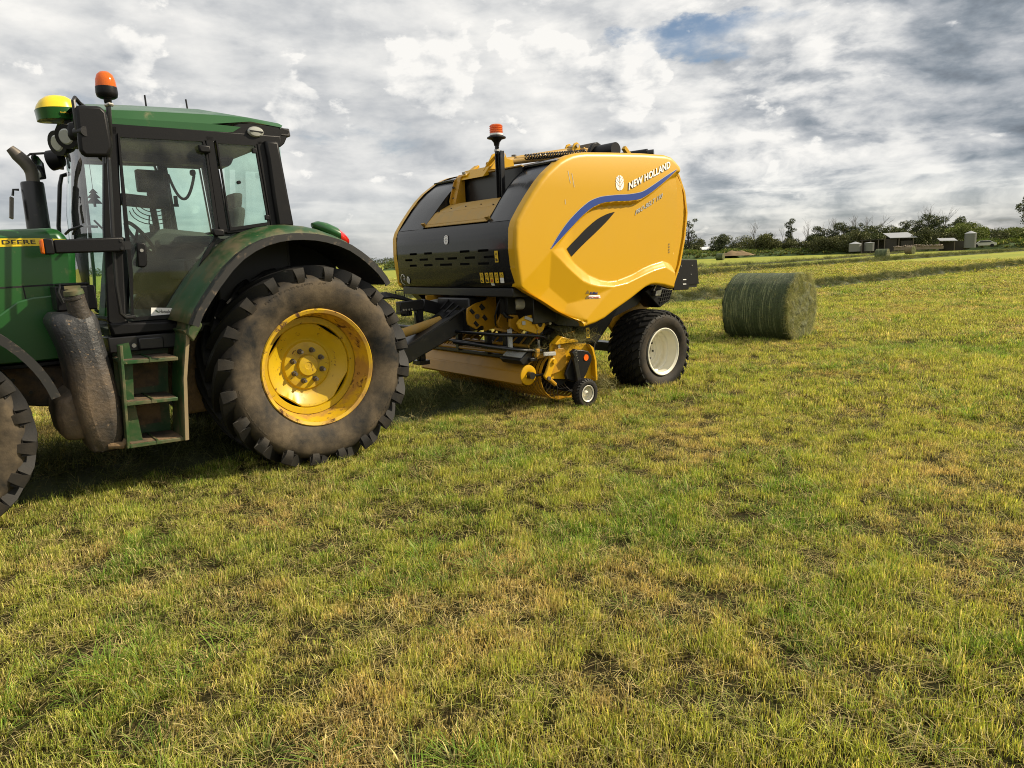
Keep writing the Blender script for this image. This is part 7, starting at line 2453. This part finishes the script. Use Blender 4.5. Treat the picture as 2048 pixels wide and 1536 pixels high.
for s in (1, -1):
    e1 = [(-2.86, .825), (-2.885, .838), (-2.96, .80), (-3.11, .765), (-3.20, .715), (-3.32, .70), (-3.385, .64), (-3.42, .50), (-3.43, .265), (-3.31, .24), (-3.25, .32), (-3.20, .34), (-2.98, .33), (-2.76, .36), (-2.67, .42), (-2.74, .56), (-2.755, .66), (-2.76, .75)]
    MB().prism(e1, *sorted((1.06 * s, 1.085 * s))).build('end_plate', 'baler_yellow', pk, bevel=.005)
    MB().prism([(-2.765, .755), (-2.80, .785), (-2.87, .83), (-2.97, .80), (-3.12, .765), (-3.12, .742), (-2.98, .748), (-2.79, .745)], *sorted((1.085 * s, 1.155 * s))).build('end_flange', 'baler_yellow', pk, bevel=.005)
    MB().prism([(-3.30, .70), (-3.37, .655), (-3.415, .50), (-3.43, .265), (-3.40, .255), (-3.385, .50), (-3.345, .63)], *sorted((1.085 * s, 1.15 * s))).build('end_flange', 'baler_yellow', pk, bevel=.004)
    MB().prism([(-2.80, .705), (-2.93, .69), (-2.985, .515), (-2.88, .44), (-2.70, .41), (-2.66, .42), (-2.74, .57)], *sorted((1.088 * s, 1.125 * s))).build('end_gusset', 'baler_yellow_shaded_dusty', pk, bevel=.006)
    MB().prism([(-3.06, .64), (-3.10, .66), (-3.18, .65), (-3.27, .625), (-3.325, .565), (-3.325, .51), (-3.24, .37), (-3.19, .31), (-3.02, .30), (-2.92, .34), (-2.90, .40), (-2.97, .52)], *sorted((1.13 * s, 1.165 * s))).build('drive_cover', 'black_plastic', pk, bevel=.012)
    MB().cyl((-3.225, 1.166 * s, .555), (-3.225, 1.174 * s, .555), .036, n=24).build('reflector', 'orange_reflector', pk)
    MB().prism([(-2.575, .425), (-2.60, .385), (-2.64, .368), (-2.665, .40), (-2.70, .47), (-2.745, .545), (-2.755, .585), (-2.735, .61), (-2.69, .605), (-2.655, .575), (-2.62, .49)], *sorted((1.15 * s, 1.18 * s))).build('swing_arm', 'baler_yellow', pk, bevel=.008)
    MB().cyl((-2.715, 1.18 * s, .572), (-2.715, 1.205 * s, .572), .026, n=18).build('pivot', 'baler_yellow', pk)
    MB().cyl((-2.63, 1.18 * s, .395), (-2.63, 1.20 * s, .395), .022, n=18).build('pivot', 'old_steel', pk)
    MB().tube([(-2.64, 1.17 * s, .39), (-2.78, 1.12 * s, .30)], .024, 10).build('link_rod', 'baler_yellow_shaded_dusty', pk)
    MB().cyl((-2.84, 1.125 * s, .725), (-2.84, 1.14 * s, .725), .02, n=12).build('bolt', 'steel', pk)
    cyl_ = MB().bar((-3.00, 1.20 * s, .64), (-3.09, 1.20 * s, .20), .035, .055, (1, 0, 0)).bar((-2.985, 1.20 * s, .665), (-3.02, 1.20 * s, .60), .06, .07, (1, 0, 0))
    cyl_.build('wheel_arm', 'black_metal', pk, bevel=.006)
    for k in range(4):
        MB().cyl((-3.005 - .012 * k, 1.225 * s, .64 - .03 * k), (-3.005 - .012 * k, 1.235 * s, .64 - .03 * k), .006, n=8).build('arm_hole', 'steel', pk)
    MB().bar((-3.06, 1.13 * s, .46), (-2.985, 1.13 * s, .53), .05, .03).build('end_rib', 'baler_yellow', pk, bevel=.004)
    # gauge wheel: its own rim and tyre, one level down like the big wheels
    gw = empty('gauge_wheel', parent=B)
    c = (-3.12, 1.245 * s, .165)
    tyre(gw, 'rubber', c, .170, .090, .115, 26, .010, style='flotation')
    q = lambda y: s * y
    MB().lathe([(.080, q(.046)), (.092, q(.055)), (.096, q(.051)), (.086, q(.044)), (.082, q(.01)), (.072, q(-.008)), (.040, q(-.012)), (.036, q(.02)), (.020, q(.035)), (.0, q(.036))], c, 40).build('rim', 'white_rim', gw, smooth=40)
    MB().cyl((c[0], c[1] - .1 * s, c[2]), (c[0], c[1] + q(.05), c[2]), .013).build('axle_pin', 'steel', gw)
for z in (.64, .60, .62):
    pass
for x, y, z in ((-3.02, 1.0, .70), (-3.05, .95, .705)):
    pass
MB.off = (0, 0, 0)

# loose hay left lying on the pickup end and on the ground behind it
m = 90
pts = []
for i in range(m):
    x = RNG.normal(-3.10, .13); y = RNG.normal(1.02, .06); z = .80 + RNG.normal(0, .03) - abs(x + 3.1) * .12
    pts.append((*m2w(x, y), z))
for i in range(26):
    x = RNG.normal(-2.72, .12); y = RNG.normal(.85, .1)
    pts.append((*m2w(x, y), .70 + RNG.normal(0, .02)))
for i in range(30):
    x = RNG.normal(-3.62, .09); y = RNG.normal(1.05, .10)
    pts.append((*m2w(x, y), abs(RNG.normal(.10, .14))))
n = len(pts)
u = RNG.uniform(0, 1, (n, 1))
c = np.array((.075, .085, .025)) * (1 - u) + np.array((.20, .17, .06)) * u
o = make_scatter('loose_hay', STRAW, np.array(pts), RNG.integers(0, 4, n), np.stack([RNG.normal(0, .5, n), RNG.normal(0, .5, n), RNG.uniform(0, 6.28, n)], 1),
                 RNG.uniform(.30, .60, (n, 1)) * np.ones((1, 3)), c)
tag(o, 'wisps of loose hay caught on the baler pickup and behind it', 'hay', kind='stuff')
